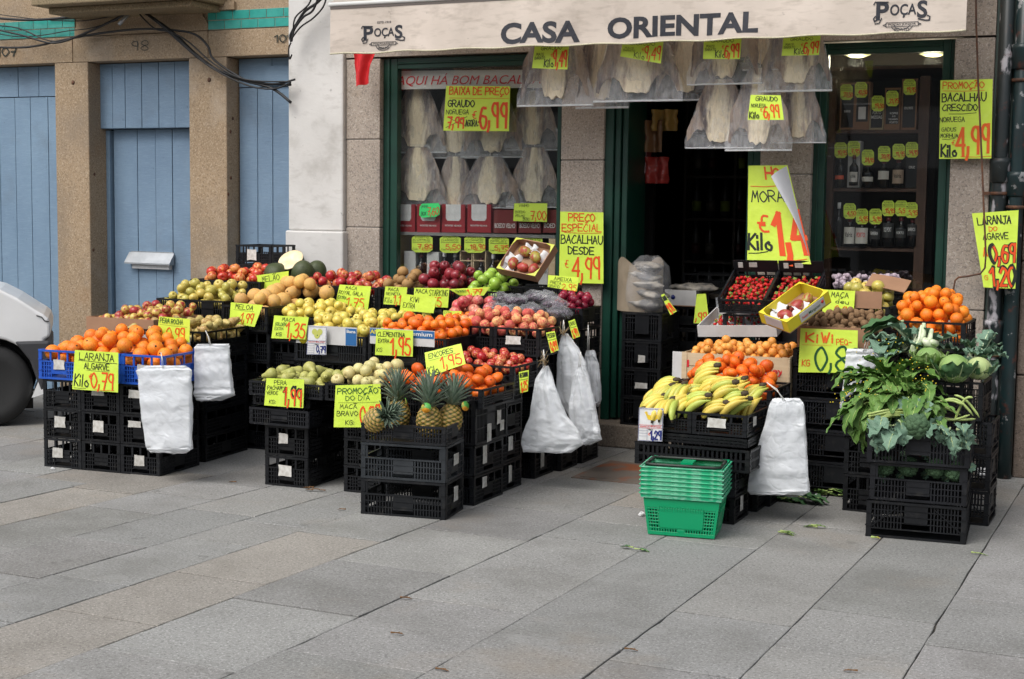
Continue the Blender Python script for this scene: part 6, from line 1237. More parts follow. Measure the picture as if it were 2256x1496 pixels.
# left window
YW = 9.26
m = MB(); zS = at(1040, 514, YW).z; xl, xr = at(868, 500, YW).x, at(1222, 500, YW).x
sh = empty('display_shelf', (0,0,0), 0, 'thin grey shelf across the left display window carrying red wine boxes', 'shelf'); m.box(xl-.05, xr+.02, YW-.03, YW+.25, zS-.022, zS); m.build('board', mat('grey_shelf', (.2,.2,.19), .7), sh)
m = MB(); m.box(xl-.0, xl+.05, YW-.03, YW+.2, .66, zS-.024); m.box(xr-.03, xr+.02, YW-.03, YW+.2, .66, zS-.024); m.build('upright', PL['wood'], sh)
REDC = mat('dark_red_carton', (.30,.012,.02), .45); REDD = mat('maroon_carton', (.16,.02,.02), .45)
for i, (x0, x1) in enumerate(((868,914),(918,969),(973,1024),(1029,1081))):
    r_, W_, H = wbox(x0, x1, 512, 450, YW, 'red and white wine box, %s of the four on the shelf' % ['leftmost','second','third','rightmost'][i], REDC, lines=[('MONTE VELHO',.2,.8,.5,.56,'K'),('REGIONAL',.25,.75,.8,.85,'W')] if False else [('MONTES VELHOS',.15,.85,.72,.78,'W')], grp='red wine boxes', d=.15)
    m = MB(); m.add([(W_*.18, -.0014, H*.5), (W_*.25, -.0014, H*.42), (W_*.75, -.0014, H*.42), (W_*.82, -.0014, H*.5), (W_*.82, -.0014, H), (W_*.18, -.0014, H)], [(0,1,2,3,4,5)]); m.build('printed_label', PL['white'], r_)
for i, (x0, x1) in enumerate(((1087,1138),(1142,1192),(1196,1226))):
    wbox(x0, x1, 513, 462, YW, 'maroon wine box reading BOEDO VELHO, %s' % ['left one','middle one','right one, cut by the frame'][i], REDD, lines=[('BOEDO VELHO',.06,.94,.58,.78,'W')] if i < 2 else [('BOED',.1,.9,.58,.78,'W')], grp='maroon wine boxes', d=.15)
r_ = wbox(890, 915, 632, 553, YW, 'white bottle carton at the left of the lower display, reading KOPKE', PL['carton'], lines=[('KOPKE',.12,.9,.78,.86,'K')]); wbox(940, 966, 632, 555, YW, 'white bottle carton between the two leftmost bottles', PL['carton'], lines=[('KOPKE',.12,.9,.78,.86,'K')])
wbox(1186, 1206, 632, 560, YW+.05, 'white bottle carton at the right of the lower display window', PL['carton'], lines=[('KOPKE',.12,.9,.5,.58,'K')])
for i, (x, t) in enumerate(((928,556),(979,555),(1002,556),(1032,568),(1060,568),(1086,560),(1120,560))):
    bottle(x, 634, t, 20, YW+.03, 'dark port bottle in the lower left window, %s from the left' % ['first','second','third','fourth','fifth','sixth','seventh'][i], LBL if i in (0,5) else LBD, None, grp='port bottles in the left window', cap=CAPW if i in (1,2,5) else CAP, lz=(.3,.4))
for x0, x1 in ((1014,1041),(1043,1071)):
    a, b = at(x0, 634, YW), at(x1, 634, YW); root = empty('open_bottle_case', a, 0, 'open pale wooden bottle case, %s of two' % ('left' if x0 == 1014 else 'right'), 'box', 'open wooden cases'); H = at(x0, 552, YW).z-a.z; W_ = b.x-a.x; m = MB(); m.box(0, .006, -.01, .09, 0, H); m.box(W_-.006, W_, -.01, .09, 0, H); m.box(.006, W_-.006, -.01, .09, H-.006, H); m.box(.006, W_-.006, -.01, .0, H*.72, H*.75); m.box(0, W_, .091, .096, 0, H); m.build('case', PL['wood'], root)
# banner
B_ = [at(867, 156, YW-.05), at(1216, 153, YW-.05), at(1216, 193, YW-.05), at(867, 197, YW-.05)]; c = sum(B_, Vector())/4; f = quadmap([b-c for b in B_], .0015, 2); root = empty('banner', c, 0, 'white window banner with red slanted words AQUI HA BOM BACALHAU', 'banner'); m = MB(); sheet(m, f, 20, 3, .002); m.build('banner_cloth', mat('white_banner', (.62,.62,.60), .6), root)
m = MB(); fit(m, 'AQUI HÁ BOM BACALHAU', .02, 1.0, .16, .86, f, .0, .28, .003); m.build('lettering', PL['P'], root)
# right window: wooden shelves
YR = 9.34; sh = empty('wine_shelf', (0,0,0), 0, 'brown wooden shelf rack full of port wine behind the right display window', 'shelf'); m = MB()
px = lambda p: at(p, 400, YR).x
x0, x1, x2, x3 = px(1819), px(1837), px(2021), px(2043)
for a, b in ((x0, x1), (x2, x3)): m.box(a, b, YR-.03, YR+.02, .66, 2.42)
m.build('upright', PL['dwood'], sh); sz_ = []
for k, yy in enumerate((287, 415, 546, 700)):
    z = at(1930, yy, YR).z; sz_.append(z); m = MB(); m.box(x1+.001, x2-.001, YR-.02, YR+.28, z-.02, z); m.build('shelf', PL['dwood'], sh)
m = MB(); m.box(x0, x3, YR+.29, YR+.31, .66, 2.42); m.build('back_board', DARK, sh)
WB = mat('wine_case_wood', (.24,.12,.055), .6, c2=(.18,.085,.04), scale=8); BLK = mat('black_panel', (.012,.013,.015), .3)
YB = YR-.01
wbox(1849, 1882, 286, 183, YB, 'wooden wine case, leftmost on the top shelf, with a black front', WB, BLK, [('BARROS',.3,.7,.58,.63,'W')]); r_, W_, H = wbox(1882, 1914, 286, 181, YB, 'wooden wine case with a bottle window, second on the top shelf', WB, BLK, window=.05); m = MB(); m.box(W_*.25, W_*.75, -.002, .002, H*.22, H*.48); m.build('label', PL['white'], r_)
m_ = MB(); m_.box(W_*.2, W_*.8, -.002, .002, 0, .0001)
wbox(1915, 1946, 286, 215, YB, 'squat wrapped bottle reading PORTO MESSIAS in the middle of the top shelf', mat('woven_wrap', (.30,.24,.14), .8), BLK, [('PORTO',.2,.8,.42,.52,'W'),('MESSIAS',.12,.88,.56,.66,'W')]); wbox(1947, 1982, 286, 194, YB, 'wooden wine case reading PORTO, fourth on the top shelf', WB, BLK, [('KOPKE',.35,.85,.58,.63,'W'),('10',.5,.7,.66,.70,'W'),('YEARS',.25,.85,.73,.77,'W'),('PORTO',.35,.85,.80,.85,'W')], window=.035); wbox(1984, 2018, 286, 174, YB, 'tall wooden wine case, rightmost on the top shelf', WB, BLK, [('ROYAL OPORTO',.2,.75,.55,.6,'W')])
bottle(1849, 413, 340, 22, YB, 'dark bottle with a white and orange label, leftmost on the middle shelf', LBR, lz=(.24,.36)); r_, W_, H = wbox(1866, 1893, 413, 311, YB, 'white open wine carton, second on the middle shelf', PL['carton'], lines=[('PORTO',.3,.7,.86,.9,'K')]); bottle(1880, 409, 342, 20, YB-.03, 'bottle with a silver label in front of the white carton', LBL, 'LAGRIMA', 'K')
bottle(1911, 414, 360, 27, YB, 'squat dark bottle with an oval white label', LBL, lz=(.26,.45)); bottle(1946, 414, 352, 26, YB, 'dark bottle with a square white label on the middle shelf', LBL, lz=(.3,.6)); bottle(1978, 414, 350, 27, YB, 'dark bottle with a tan label reading Valriz on the middle shelf', LBO, 'Valriz', 'K', lz=(.15,.62)); wbox(1994, 2021, 414, 345, YB, 'black wine carton, rightmost on the middle shelf', BLK, lines=[('CRUZ',.25,.75,.3,.38,'W')])
bottle(1846, 543, 446, 20, YB, 'tall slim bottle, leftmost on the bottom shelf, white cap', None, cap=CAPW); bottle(1871, 543, 480, 26, YB, 'dark bottle with a white label reading Valriz on the bottom shelf', LBL, 'Valriz', 'K', lz=(.1,.68)); bottle(1898, 543, 488, 30, YB, 'wide bottle with a white house label on the bottom shelf', LBL, 'PORTO', 'P', lz=(.12,.75))
bottle(1927, 543, 490, 26, YB, 'dark bottle reading FERREIRA on the bottom shelf', LBD, 'FERREIRA', 'W', lz=(.3,.75)); bottle(1956, 543, 478, 27, YB, 'dark bottle reading DRY OLD PORT on the bottom shelf', LBD, 'OLD PORT', 'W', lz=(.3,.8)); bottle(1984, 543, 478, 26, YB, 'dark bottle reading PORTO, second from the right on the bottom shelf', LBD, 'PORTO', 'W', lz=(.3,.6)); bottle(2009, 543, 482, 25, YB, 'dark bottle, rightmost on the bottom shelf', LBD, 'BARROS', 'W', lz=(.4,.8))
for i, (x, y) in enumerate(((1889,121),(2056,119))):
    p = at(x, y, 9.6); root = empty('ceiling_lamp', p, 0, 'lit round lamp in the right display window ceiling, %s one' % ['left','right'][i], 'lamp', 'window ceiling lamps'); m = MB(); m.lathe([(.004, -.018), (.045, -.014), (.085, 0), (.07, .006)], 24); m.build('diffuser', emit('warm_lamp_glow', (.85,.85,.42), .45) if i == 0 else bpy.data.materials['warm_lamp_glow'], root); m = MB(); m.lathe([(.09, .007), (.09, .02), (.02, .022)], 24); m.build('lamp_rim', PL['steel'], root)
    pl = bpy.data.lights.new('lamp_light', 'POINT'); pl.energy = 3.5; pl.color = (1, .93, .7); pl.shadow_soft_size = .05; po = bpy.data.objects.new('lamp_light', pl); COL.objects.link(po); po.parent = root; po.location = (0, -.05, -.06)
m = MB(); m.box(px(1800), px(2110), YR+.0, YR+.7, 2.47, 2.49); tag(m.build('ceiling_panel', PL['dwood']), 'dark brown ceiling panel of the right display window holding two lamps', 'panel')
# bags of garlic and onions at the foot of the window
GAR = mat('garlic_skin', (.62,.58,.56), .6, c2=(.42,.26,.40), scale=9, rnd=True, objvar=.1); GM = prof_mesh('garlic', [(r*(1 if z < .3 else max(.1, 1-(z-.3)*1.1)), z*1.05) for r, z in SP], 10, [GAR, GAR], lump=.15)
rg = random.Random(5)
for i in range(70):
    p = at(rg.uniform(1838, 1985), rg.uniform(606, 632), rg.uniform(8.92, 9.08)); o = link('garlic', GM, None, p); s = rg.uniform(.014, .02); o.scale = (s,)*3; o.rotation_euler = (rg.uniform(-1, 1), rg.uniform(-1, 1), rg.uniform(0, 6)); tag(o, 'white and purple garlic bulb behind the green yellow apples', 'garlic', 'garlic bulbs')
a = at(1835, 640, 8.9); stack(a.x, 8.87, .45, .22, even(a.z, 6), where='under the garlic by the right window')
# ================================================================== salted cod
COD, nt, b_ = newmat('salted_cod'); b_.inputs['Roughness'].default_value = .6; va = N(nt, 'ShaderNodeVertexColor', layer_name='across')
v_ = coords(nt, True); _, raw = noise_fac(nt, v_, 4.5, 0, 1, 5, .65, (1,1,.4)); ad = N(nt, 'ShaderNodeMath', operation='MULTIPLY_ADD'); ad.inputs[1].default_value = 1.3; nt.links.new(raw, ad.inputs[0]); nt.links.new(va.outputs[0], ad.inputs[2]); mr = N(nt, 'ShaderNodeMapRange'); mr.inputs['From Min'].default_value = .88; mr.inputs['From Max'].default_value = 1.12; nt.links.new(ad.outputs[0], mr.inputs['Value'])
f2_, _ = noise_fac(nt, v_, 3, .4, .62, 4, .6, (1.6,1,.5)); side = mix(nt, f2_, (.36,.28,.23), (.11,.09,.095))
c1 = mix(nt, mr.outputs[0], (.80,.70,.52), side); f_, _ = noise_fac(nt, v_, 16, .5, .75, 4, .6); mm = N(nt, 'ShaderNodeMath', operation='MULTIPLY'); mm.inputs[1].default_value = .5; nt.links.new(f_, mm.inputs[0]); nt.links.new(mix(nt, mm.outputs[0], c1, (.50,.40,.28)), b_.inputs['Base Color'])
bp = N(nt, 'ShaderNodeBump'); bp.inputs['Strength'].default_value = .9; bp.inputs['Distance'].default_value = .03; nt.links.new(raw, bp.inputs['Height']); nt.links.new(bp.outputs[0], b_.inputs['Normal'])
def cod_mesh(k):
    m = MB(); nu, nv = 30, 30; col = []; nt_ = .25+.05*math.sin(k*2.1)
    def hw(t): return (.36+.62*min(1, t/.75)**.9)*(1-.05*math.sin(t*9+k)+.05*nz((t*3, k, 1), 2))
    def P(u, v, s):
        a = u*2-1; w = hw(v); z = -v
        if v > .6: e = ((v-.6)/.4)**1.3; z += e*(nt_*max(0, 1-((abs(a)-.60)/.30)**2)**.6*(1 if a > 0 else .8)+.05*nz((a*4, k, 0), 2)-.02*max(0, 1-abs(a)*4)) 
        y = -s*(.03+.075*math.exp(-(a*3.4)**2)*(1-.3*v))*(1-abs(a)**6)-.11*crum((a*1.2, z*.8, k), 1.6, k)-.05*math.sin(a*3.4+k)*(.3+v*.5)
        col.append(a); return (a*w+.02*nz((a, z*6, 3), 1, k), y, z)
    m.grid(lambda u, v: P(u, v, 1), nu, nv); m.grid(lambda u, v: P(u, v, -1), nu, nv)
    me = m.mesh('cod', COD); ca = me.color_attributes.new('across', 'FLOAT_COLOR', 'POINT')
    for i, a in enumerate(col): ca.data[i].color = (abs(a), abs(a), abs(a), 1)
    return me
def bag_mesh(k):
    m = MB(); nu, nv = 34, 36
    def P(u, v, s):
        a = u*2-1; w = (.34+.74*min(1, v*1.12)**.8)*(1+.02*nz((v*6, s, k), 1)); z = .06-v*1.17
        y = -s*(.16+.05*math.sin(v*5+k))*(1-abs(a)**3)*(1-.8*max(0, (v-.75)/.25))-.17*s*(crum((a*1.3+s, z*1.5, k), 1.7, k+s)-.35)-.03*math.sin((a+.3*nz((v*3,k,0),1))*26)*max(0, 1-v*2.2)
        return (a*w, y, z)
    m.grid(lambda u, v: P(u, v, 1), nu, nv); m.grid(lambda u, v: P(u, v, -1), nu, nv); m.tube([tuple(Vector(P(i/30, 1, 1))) for i in range(31)], .012, 4, 1); return m.mesh('plastic_bag', [PL['film'], PL['bag']])
CODM = [cod_mesh(k) for k in range(4)]; BAGM = [bag_mesh(k*2.3) for k in range(3)]; NCOD = 0
def cod(xc, y0, y1, hwp, Y, label, grp, rz=0., ry=0.):
    global NCOD; a, b = at(xc, y0, Y), at(xc, y1, Y); H = a.z-b.z; W_ = (at(xc+hwp, y1, Y).x-at(xc-hwp, y1, Y).x)/2; root = empty('bagged_cod', a, rz, label, 'dried cod', grp); root.rotation_euler = (0, ry, rz); root.scale = (W_*(1.14 if Y < 9 else 1.2), W_*.8, H/1.14)
    link('cod', CODM[NCOD % 4], root); link('plastic_bag', BAGM[NCOD % 3], root); m = MB(); m.tube([(0, 0, .02), (.01, 0, .25)], .015, 5); m.build('string', PL['string'], root); NCOD += 1
HG = 'cod hanging under the awning'
for a in ((1225,30,238,68,8.62,'bagged cod under the leftmost 9,49 tag, overlapping the display window'), (1330,20,243,48,8.78,'bagged cod hanging behind, between the two 9,49 tags'), (1408,15,228,80,8.60,'wide bagged cod under the second 9,49 tag'), (1515,10,226,56,8.80,'brown bagged cod hanging behind, right of the second 9,49 tag'), (1600,0,190,68,8.60,'bagged cod under the 6,99 tag below the awning lettering'), (1682,0,158,34,8.82,'narrow bagged cod hanging behind, between the two upper 6,99 tags'), (1757,-5,206,66,8.60,'rightmost bagged cod of the upper row'), (1588,175,330,62,8.74,'left bagged cod of the lower hanging row'), (1675,150,336,60,8.66,'middle bagged cod of the lower hanging row, behind the GRAUDO tag'), (1762,180,318,50,8.80,'right bagged cod of the lower hanging row, partly hidden')):
    cod(*a[:5], a[5], HG)
m = MB(); z = at(1500, 20, 8.7).z; m.tube([(at(1180, 20, 8.68).x, 8.68, 2.86), (at(1850, 10, 8.68).x, 8.68, 2.86)], .01, 8); tag(m.build('hanging_rail', PL['steel']), 'steel rail under the awning from which the cod hang', 'rail')
WG = 'cod in the left display window'
for a in ((920,192,340,50,9.30,'leftmost cod of the upper window row'), (1003,205,352,42,9.34,'second cod of the upper window row, behind the yellow sign'), (1088,205,350,56,9.30,'third cod of the upper window row, behind the yellow sign'), (1175,200,334,48,9.32,'rightmost cod of the upper window row'), (922,325,456,50,9.29,'leftmost cod of the lower window row'), (1004,345,465,40,9.33,'second cod of the lower window row'), (1080,345,461,56,9.29,'third cod of the lower window row'), (1178,325,460,48,9.31,'rightmost cod of the lower window row')): cod(*a[:5], a[5], WG)
# fish bags on the doorstep stack
p = at(1418, 686, 9.1); root = empty('bagged_fish_pile', p, 0, 'paper sack and clear bag of dried fish lying on the black crates in the doorway', 'dried fish'); m = MB()
for i, (x, z, sx, sz) in enumerate(((.03,.05,.13,.045),(.05,.12,.11,.035),(.02,.18,.12,.035),(.0,.24,.11,.04),(.02,.30,.1,.03))):
    b0 = len(m.v); m.lathe([(r_, zz) for r_, zz in SP], 16); 
    for j in range(b0, len(m.v)): v = Vector(m.v[j]); v = v*(1+.35*nz(v, 1.6, i)); m.v[j] = (x+v.x*sx, v.y*.1, z+v.z*sz+v.x*-.02*(i % 2))
m.build('dried_fish', mat('grey_dried_fish', (.42,.38,.32), .6, c2=(.13,.125,.12), scale=14, lo=.4, hi=.6, bump=.8, bscale=40), root); m = MB()
def sk(u, v): a = u*5.2+2.6; r_ = .15+.01*math.sin(u*20); return (-.04+r_*math.cos(a), .03+.11*math.sin(a), .0+v*(.30+.06*math.sin(a*2.)) )
m.grid(sk, 26, 8); m.build('paper_sack', mat('brown_paper_sack', (.30,.24,.17), .8, c2=(.22,.175,.12), scale=8, bump=.6, bscale=20), root); m = MB()
m.lathe([(.13, .0), (.155, .08), (.15, .2), (.13, .3), (.06, .36), (.01, .375)], 20, 0, Matrix.Translation((.035, -.01, 0))); m.v = [tuple(Vector(v)*(1+.09*nz(v, 16, 2))) for v in m.v]; m.build('clear_bag', PL['filmthick'], root)
a, b = at(1464, 673, 9.5), at(1533, 675, 9.5); r_ = carton(a.x, 9.5, a.z, b.x-a.x, .3, .11, 0, 'grey white cardboard box of dried fish inside the doorway', 'carton'); m = MB(); m.lathe([(.016, 0), (.016, .002)], 18, 0, Matrix.Translation((.06, -.001, .06)) @ Matrix.Rotation(math.pi/2, 4, 'X')); m.build('round_mark', PL['B'], r_)
m = MB(); m.lathe([(r_*.18, z*.03) for r_, z in SP], 18, 0, Matrix.Translation((.16, .15, .12)) @ Matrix.Diagonal((1, .6, 1, 1))); m.v = [tuple(Vector(v)+Vector((0,0,.025*nz(v, 25, 1)))) for v in m.v]; m.build('dried_fish', bpy.data.materials['grey_dried_fish'], r_)
stack(a.x+.01, 9.52, .3, .28, [.158+(a.z-.165)*(i+1)/4 for i in range(4)] if False else [.36,.56,.76,a.z-.004], 0, 'win', z0=.158, where='inside the doorway under the white fish box')
# ---- bagged grapes
GRP = mat('dark_grape_skin', (.028,.012,.03), .3, c2=(.06,.02,.05), scale=4, rnd=True, objvar=.2); GP = MB(); GP.lathe(sph(8), 9); GPM = GP.mesh('grape', GRP)
rg = random.Random(9)
for i, (x, y, Y) in enumerate(((1092,682,8.05),(1135,662,8.15),(1180,655,8.22),(1170,684,8.03),(1222,672,8.1),(1232,690,8.02),(1128,688,8.02),(1205,658,8.25),(1105,660,8.22))):
    c = at(x, y, Y); root = empty('bagged_grapes', c, 0, 'clear bag of dark grapes, %s' % ['at the far left of the grape heap','upper left of the grape heap','topmost in the middle of the grape heap','front middle of the grape heap','right part of the grape heap','at the front right corner, spilling over the crate','front left of the grape heap','upper right of the grape heap','rear left, behind the pink apples'][i], 'grapes', 'bagged grapes'); m = MB()
    for k in range(46):
        a, t, q = rg.uniform(0, 6.28), rg.random()**.5, rg.uniform(-1, 1); b0 = len(m.v); g = .0105*rg.uniform(.85, 1.15)
        m.lathe([(r_*g, z*g) for r_, z in sph(6)], 8, 0, Matrix.Translation((.07*t*math.cos(a), .045*t*math.sin(a), .022*q*(1-t*.6))))
    m.build('grapes', GRP, root); m = MB(); m.lathe([(r_, z) for r_, z in sph(14)], 20); m.v = [(v[0]*.088*(1+.3*nz(v, 2.5, i)), v[1]*.062*(1+.3*nz(v, 2.5, i+9)), v[2]*.042*(1+.5*nz(v, 3.5, i+4))+.002) for v in m.v]; m.build('clear_bag', PL['filmthick'], root)
# ---- thin white carrier bags in hanging packs
def bagpack(rows, Y, label, n=4, knot=None, fold=.006, grp='packs of thin white bags', dx=0, seed=0):
    P = [(at(xl, y, Y), at(xr, y, Y)) for y, xl, xr in rows]; c = (P[0][0]+P[0][1])/2; root = empty('bag_pack', c, 0, label, 'plastic bags', grp); m = MB(); w0 = (P[0][1]-P[0][0]).length
    for s in range(n):
        def F(u, v, s=s):
            t = v*(len(P)-1); i = min(int(t), len(P)-2); k = t-i; k2 = k*k*(3-2*k) if 0 else k; a = P[i][0].lerp(P[i+1][0], k2); b = P[i][1].lerp(P[i+1][1], k2); p = a.lerp(b, u)
            w = (b-a).length; sh = s*.35
            p.y += s*.007-.010-.02*math.sin(math.pi*u)*min(1, v*2)
            q_ = (v*7.3+.25*nz((u*1.2, v*2, 0), 1, seed)+sh*.1) % 1; gat = max(0, 1-w0/.10); p.y += .012*nz((u*1.8, v*4, 0), 1, seed+sh*.3)+.020*(crum((u*.7+s*.05, v*1.6, seed), 2.2, seed)-.3)+(.010*abs(q_-.5) if gat == 0 else 0)-gat*.012*abs(math.sin((u-.5)*(9+s)+.8*nz((v*2, s, seed), 1)))*min(1, v*3)
            p.x += s*.004*(1 if u > .5 else -1)*v+.004*nz((u*3, v*9, 5), 1, seed+s); p.z -= s*.004*v+.006*nz((u*5, s, 3), 1, seed)*(v > .9)
            return p-c
        m.grid(F, 34, 70)
    m.build('bags', PL['bag'], root); k_ = knot or (sum(r[1]+r[2] for r in rows[:1])/2, rows[0][0]-14); m = MB(); kp = at(k_[0], k_[1], Y)-c; m.tube([(0, -.012, -.01), (kp.x*.5+.004, -.012, kp.z*.5), (kp.x, -.01, kp.z)], .0022, 5); m.tube([(-.01, -.012, -.012), (kp.x*.4-.006, -.012, kp.z*.6), (kp.x, -.01, kp.z)], .0022, 5)
    m.build('string', PL['string'], root); return root
bagpack([(806,322,405),(815,303,419),(860,308,418),(920,314,417),(985,322,419),(994,330,405)], 6.56, 'big pack of thin white bags hanging from the right blue crate', knot=(357,776), seed=1)
bagpack([(758,436,500),(764,430,502),(800,428,503),(850,429,508),(868,429,511),(879,433,480)], 7.0, 'pack of thin white bags hanging beside the pear crates', knot=(455,728), seed=2)
bagpack([(806,1197,1207),(835,1181,1217),(870,1176,1230),(915,1170,1245),(948,1156,1272),(976,1150,1280),(993,1156,1252)], 7.42, 'gathered pack of thin white bags, leftmost beside the doorway aisle', knot=(1199,770), seed=3)
bagpack([(735,1240,1250),(765,1232,1272),(800,1229,1290),(860,1228,1300),(930,1262,1312),(966,1272,1318)], 7.95, 'gathered pack of thin bags, rear middle beside the doorway aisle', knot=(1243,705), seed=4)
bagpack([(804,1276,1284),(840,1262,1298),(890,1256,1310),(940,1258,1318),(965,1262,1322),(975,1270,1300)], 7.72, 'gathered pack of thin white bags, right one in front of the stone pilaster', knot=(1281,775), seed=5)
bagpack([(772,1292,1306),(800,1288,1316),(850,1292,1322),(882,1298,1320),(890,1302,1314)], 8.3, 'gathered greyish pack of thin bags, rearmost beside the doorway', knot=(1297,715), seed=6)
bagpack([(878,1704,1760),(890,1697,1770),(940,1684,1772),(1000,1664,1774),(1050,1652,1777),(1080,1649,1779),(1086,1655,1765)], 7.22, 'big pack of thin white bags hanging behind the banana stand', knot=(1690,842), seed=7)
bagpack([(769,1866,1950),(785,1864,1944),(820,1861,1918),(860,1857,1897),(893,1852,1884),(900,1855,1872)], 7.92, 'folded pack of thin white bags hanging under the kiwi sign', knot=(1915,742), seed=8)
m = MB(); root = empty('raffia_tie', at(1199, 795, 7.4), 0, 'tuft of brown raffia tying the leftmost gathered bags', 'raffia')
for i in range(14): m.tube([(0,0,.0), (R.uniform(-.02,.02), R.uniform(-.02,.0), R.uniform(-.03,.03)), (R.uniform(-.035,.035), R.uniform(-.03,0), R.uniform(-.06,.06))], .0012, 4)
m.build('strands', PL['rope'], root); m = MB(); root = empty('raffia_tie', at(1243, 730, 7.93), 0, 'tuft of brown raffia tying the rear middle gathered bags', 'raffia')
for i in range(14): m.tube([(0,0,.0), (R.uniform(-.02,.02), R.uniform(-.02,.0), R.uniform(-.03,.03)), (R.uniform(-.035,.035), R.uniform(-.03,0), R.uniform(-.06,.06))], .0012, 4)
m.build('strands', PL['rope'], root)
# ================================================================== cloth, hook, cables
c = at(800, 125, 8.9); root = empty('red_cloth', c, 0, 'bright red cloth hanging under the left end of the awning', 'cloth'); m = MB()
def rc(u, v): 
    xl = 778+4*v; xr = 830-14*v-6*math.sin(v*3); p = at(xl+(xr-xl)*u, 108+(190-6*u-108)*v, 8.9); p.y += .02*math.sin(u*9+v*2)+.01*nz((u*5, v*5, 0), 1, 3); return p-c
m.grid(rc, 16, 12); m.grid(lambda u, v: Vector(rc(u, v))+Vector((0,.003,0)), 16, 12); m.build('cloth', mat('red_cloth', (.55,.01,.015), .7), root)
m = MB(); Yh = 8.62; pts = [at(x, y, Yh) for x, y in ((2150,-20),(2151,60),(2155,180),(2162,330),(2168,470),(2172,560),(2170,590),(2160,603),(2130,609),(2112,611),(2104,618),(2100,640),(2099,652))]; m.tube(pts, .0055, 8)
tag(m.build('awning_crank', PL['rust']), 'long bent iron crank rod hanging from the awning down to the oranges', 'crank rod')
def cable(pts, r_, label, Y=9.03, sag=0):
    P = [at(x, y, Y-(y_ if False else 0)) for x, y in pts for y_ in (0,)]; q = []
    for i in range(len(P)-1):
        p0 = P[max(i-1, 0)]; p1, p2 = P[i], P[i+1]; p3 = P[min(i+2, len(P)-1)]
        for k in range(5): t = k/5; q.append(.5*((2*p1)+(-p0+p2)*t+(2*p0-5*p1+4*p2-p3)*t*t+(-p0+3*p1-3*p2+p3)*t**3))
    q.append(P[-1]); m = MB(); m.tube(q, r_, 6); tag(m.build('cable', PL['cable']), label, 'cable', 'cables on the stone wall')
CB = [(([(-30,38),(60,44),(150,38),(230,22),(296,17),(340,42),(385,75),(430,118),(480,155),(540,178),(600,195),(641,226)]), .011, 'thick black cable running over the bracket tip and down to the right', 9.0),
 ([(-30,55),(40,62),(110,90),(170,82),(240,48),(290,22)], .006, 'thin black cable drooping left of the bracket', 9.02), ([(-30,60),(50,78),(120,95),(190,72),(260,40),(298,20),(350,52),(400,96),(450,137),(520,170),(600,185),(650,175)], .008, 'black cable drooping deepest at the left and reaching the white pier', 8.99),
 ([(-30,103),(60,104),(150,86),(230,72),(310,64),(380,66),(430,76),(458,102),(470,130),(520,165),(560,182),(641,187)], .009, 'black cable rising over the lintel and curling down beside the pillar', 9.01), ([(300,22),(320,45),(345,65),(380,72),(420,96),(470,140),(540,175),(641,180)], .006, 'thin cable from the bracket into the bundle over the right pillar', 8.98),
 ([(-30,28),(80,42),(180,46),(260,32),(292,20)], .004, 'thinnest cable at the top left', 9.02), ([(-30,68),(30,80),(90,78),(150,68),(200,62),(260,44)], .004, 'thin cable lying across the left turquoise tiles', 9.04), ([(340,40),(400,92),(460,145),(540,186),(600,196),(641,182)], .007, 'second strand of the bundle crossing the right pillar', 8.985),
 ([(642,92),(640,78),(655,50),(672,25),(700,5),(722,-20)], .010, 'cable climbing the white pier to the awning, main strand', 8.96), ([(643,90),(648,66),(668,38),(690,22),(706,-20)], .008, 'cable climbing the white pier, left loop', 8.955), ([(642,86),(662,60),(690,40),(712,15),(720,-10)], .006, 'cable climbing the white pier, lower loop', 8.95), ([(641,94),(636,108),(638,130),(643,120)], .006, 'short cable loop at the corner by house number 101', 8.97), ([(646,80),(650,40),(680,10),(690,-20)], .006, 'cable climbing the white pier, upper loop', 8.95)]
for pts, r_, lb_, Y in CB: cable(pts, r_, lb_, Y)
m = MB(); a, b = at(296, 18, 9.05), at(262, 54, 8.95); m.tube([a, b], .014, 8); tag(m.build('wall_bracket', PL['steel']), 'short grey pipe bracket sticking out of the wall holding the cables', 'bracket')
# ================================================================== van
VO = atz(-24, 942); VA = math.radians(41); VXd = Vector((math.cos(VA), math.sin(VA), 0)); VYd = Vector((-math.sin(VA), math.cos(VA), 0)); YV = 0.
def P_(x, y):
    d = ray(x, y); t = (VO-EYE).dot(VYd)/d.dot(VYd); p = EYE+d*t-VO; return Vector((p.dot(VXd), 0, EYE.z+d.z*t))
WHT = mat('van_white_paint', (.85,.85,.84), .3, c2=(.74,.74,.73), scale=2, coat=.5); DGB = mat('dark_grey_bumper', (.045,.045,.05), .55); TYR = mat('tyre_rubber', (.02,.02,.02), .8, bump=.4, bscale=40); RIM = mat('dirty_steel_rim', (.22,.19,.15), .6, c2=(.10,.08,.065), scale=20, metal=.3)
van = empty('parked_van', (VO.x, VO.y, 0), VA, 'white van with a dented front corner cut off by the left edge of the picture', 'van'); V0 = Vector((0,0,0))
wc = P_(-24, 852); wr_ = wc.z-.0; wr_ = max(.24, wc.z)
prof = [P_(110,742), P_(111,716), P_(106,702), P_(96,693), P_(80,684), P_(40,658), P_(0,638)]
x_, z_ = prof[-1].x, prof[-1].z; prof2 = [(p.x, p.z) for p in prof]+[(x_-.45, z_+.12), (x_-.95, z_+.62), (x_-2.6, z_+.70), (x_-2.75, z_+.5), (x_-2.8, .35), (x_-2.3, .33)]
arc = [(wc.x+math.cos(a)*(wr_+.055), wc.z+math.sin(a)*(wr_+.055)) for a in [math.pi-.35-(math.pi-.7)*i/14 for i in range(15)]]
prof2 += [(wc.x-wr_-.05, .30)]+[a for a in arc]+[(P_(95, 750).x+.01, P_(95,748).z)]
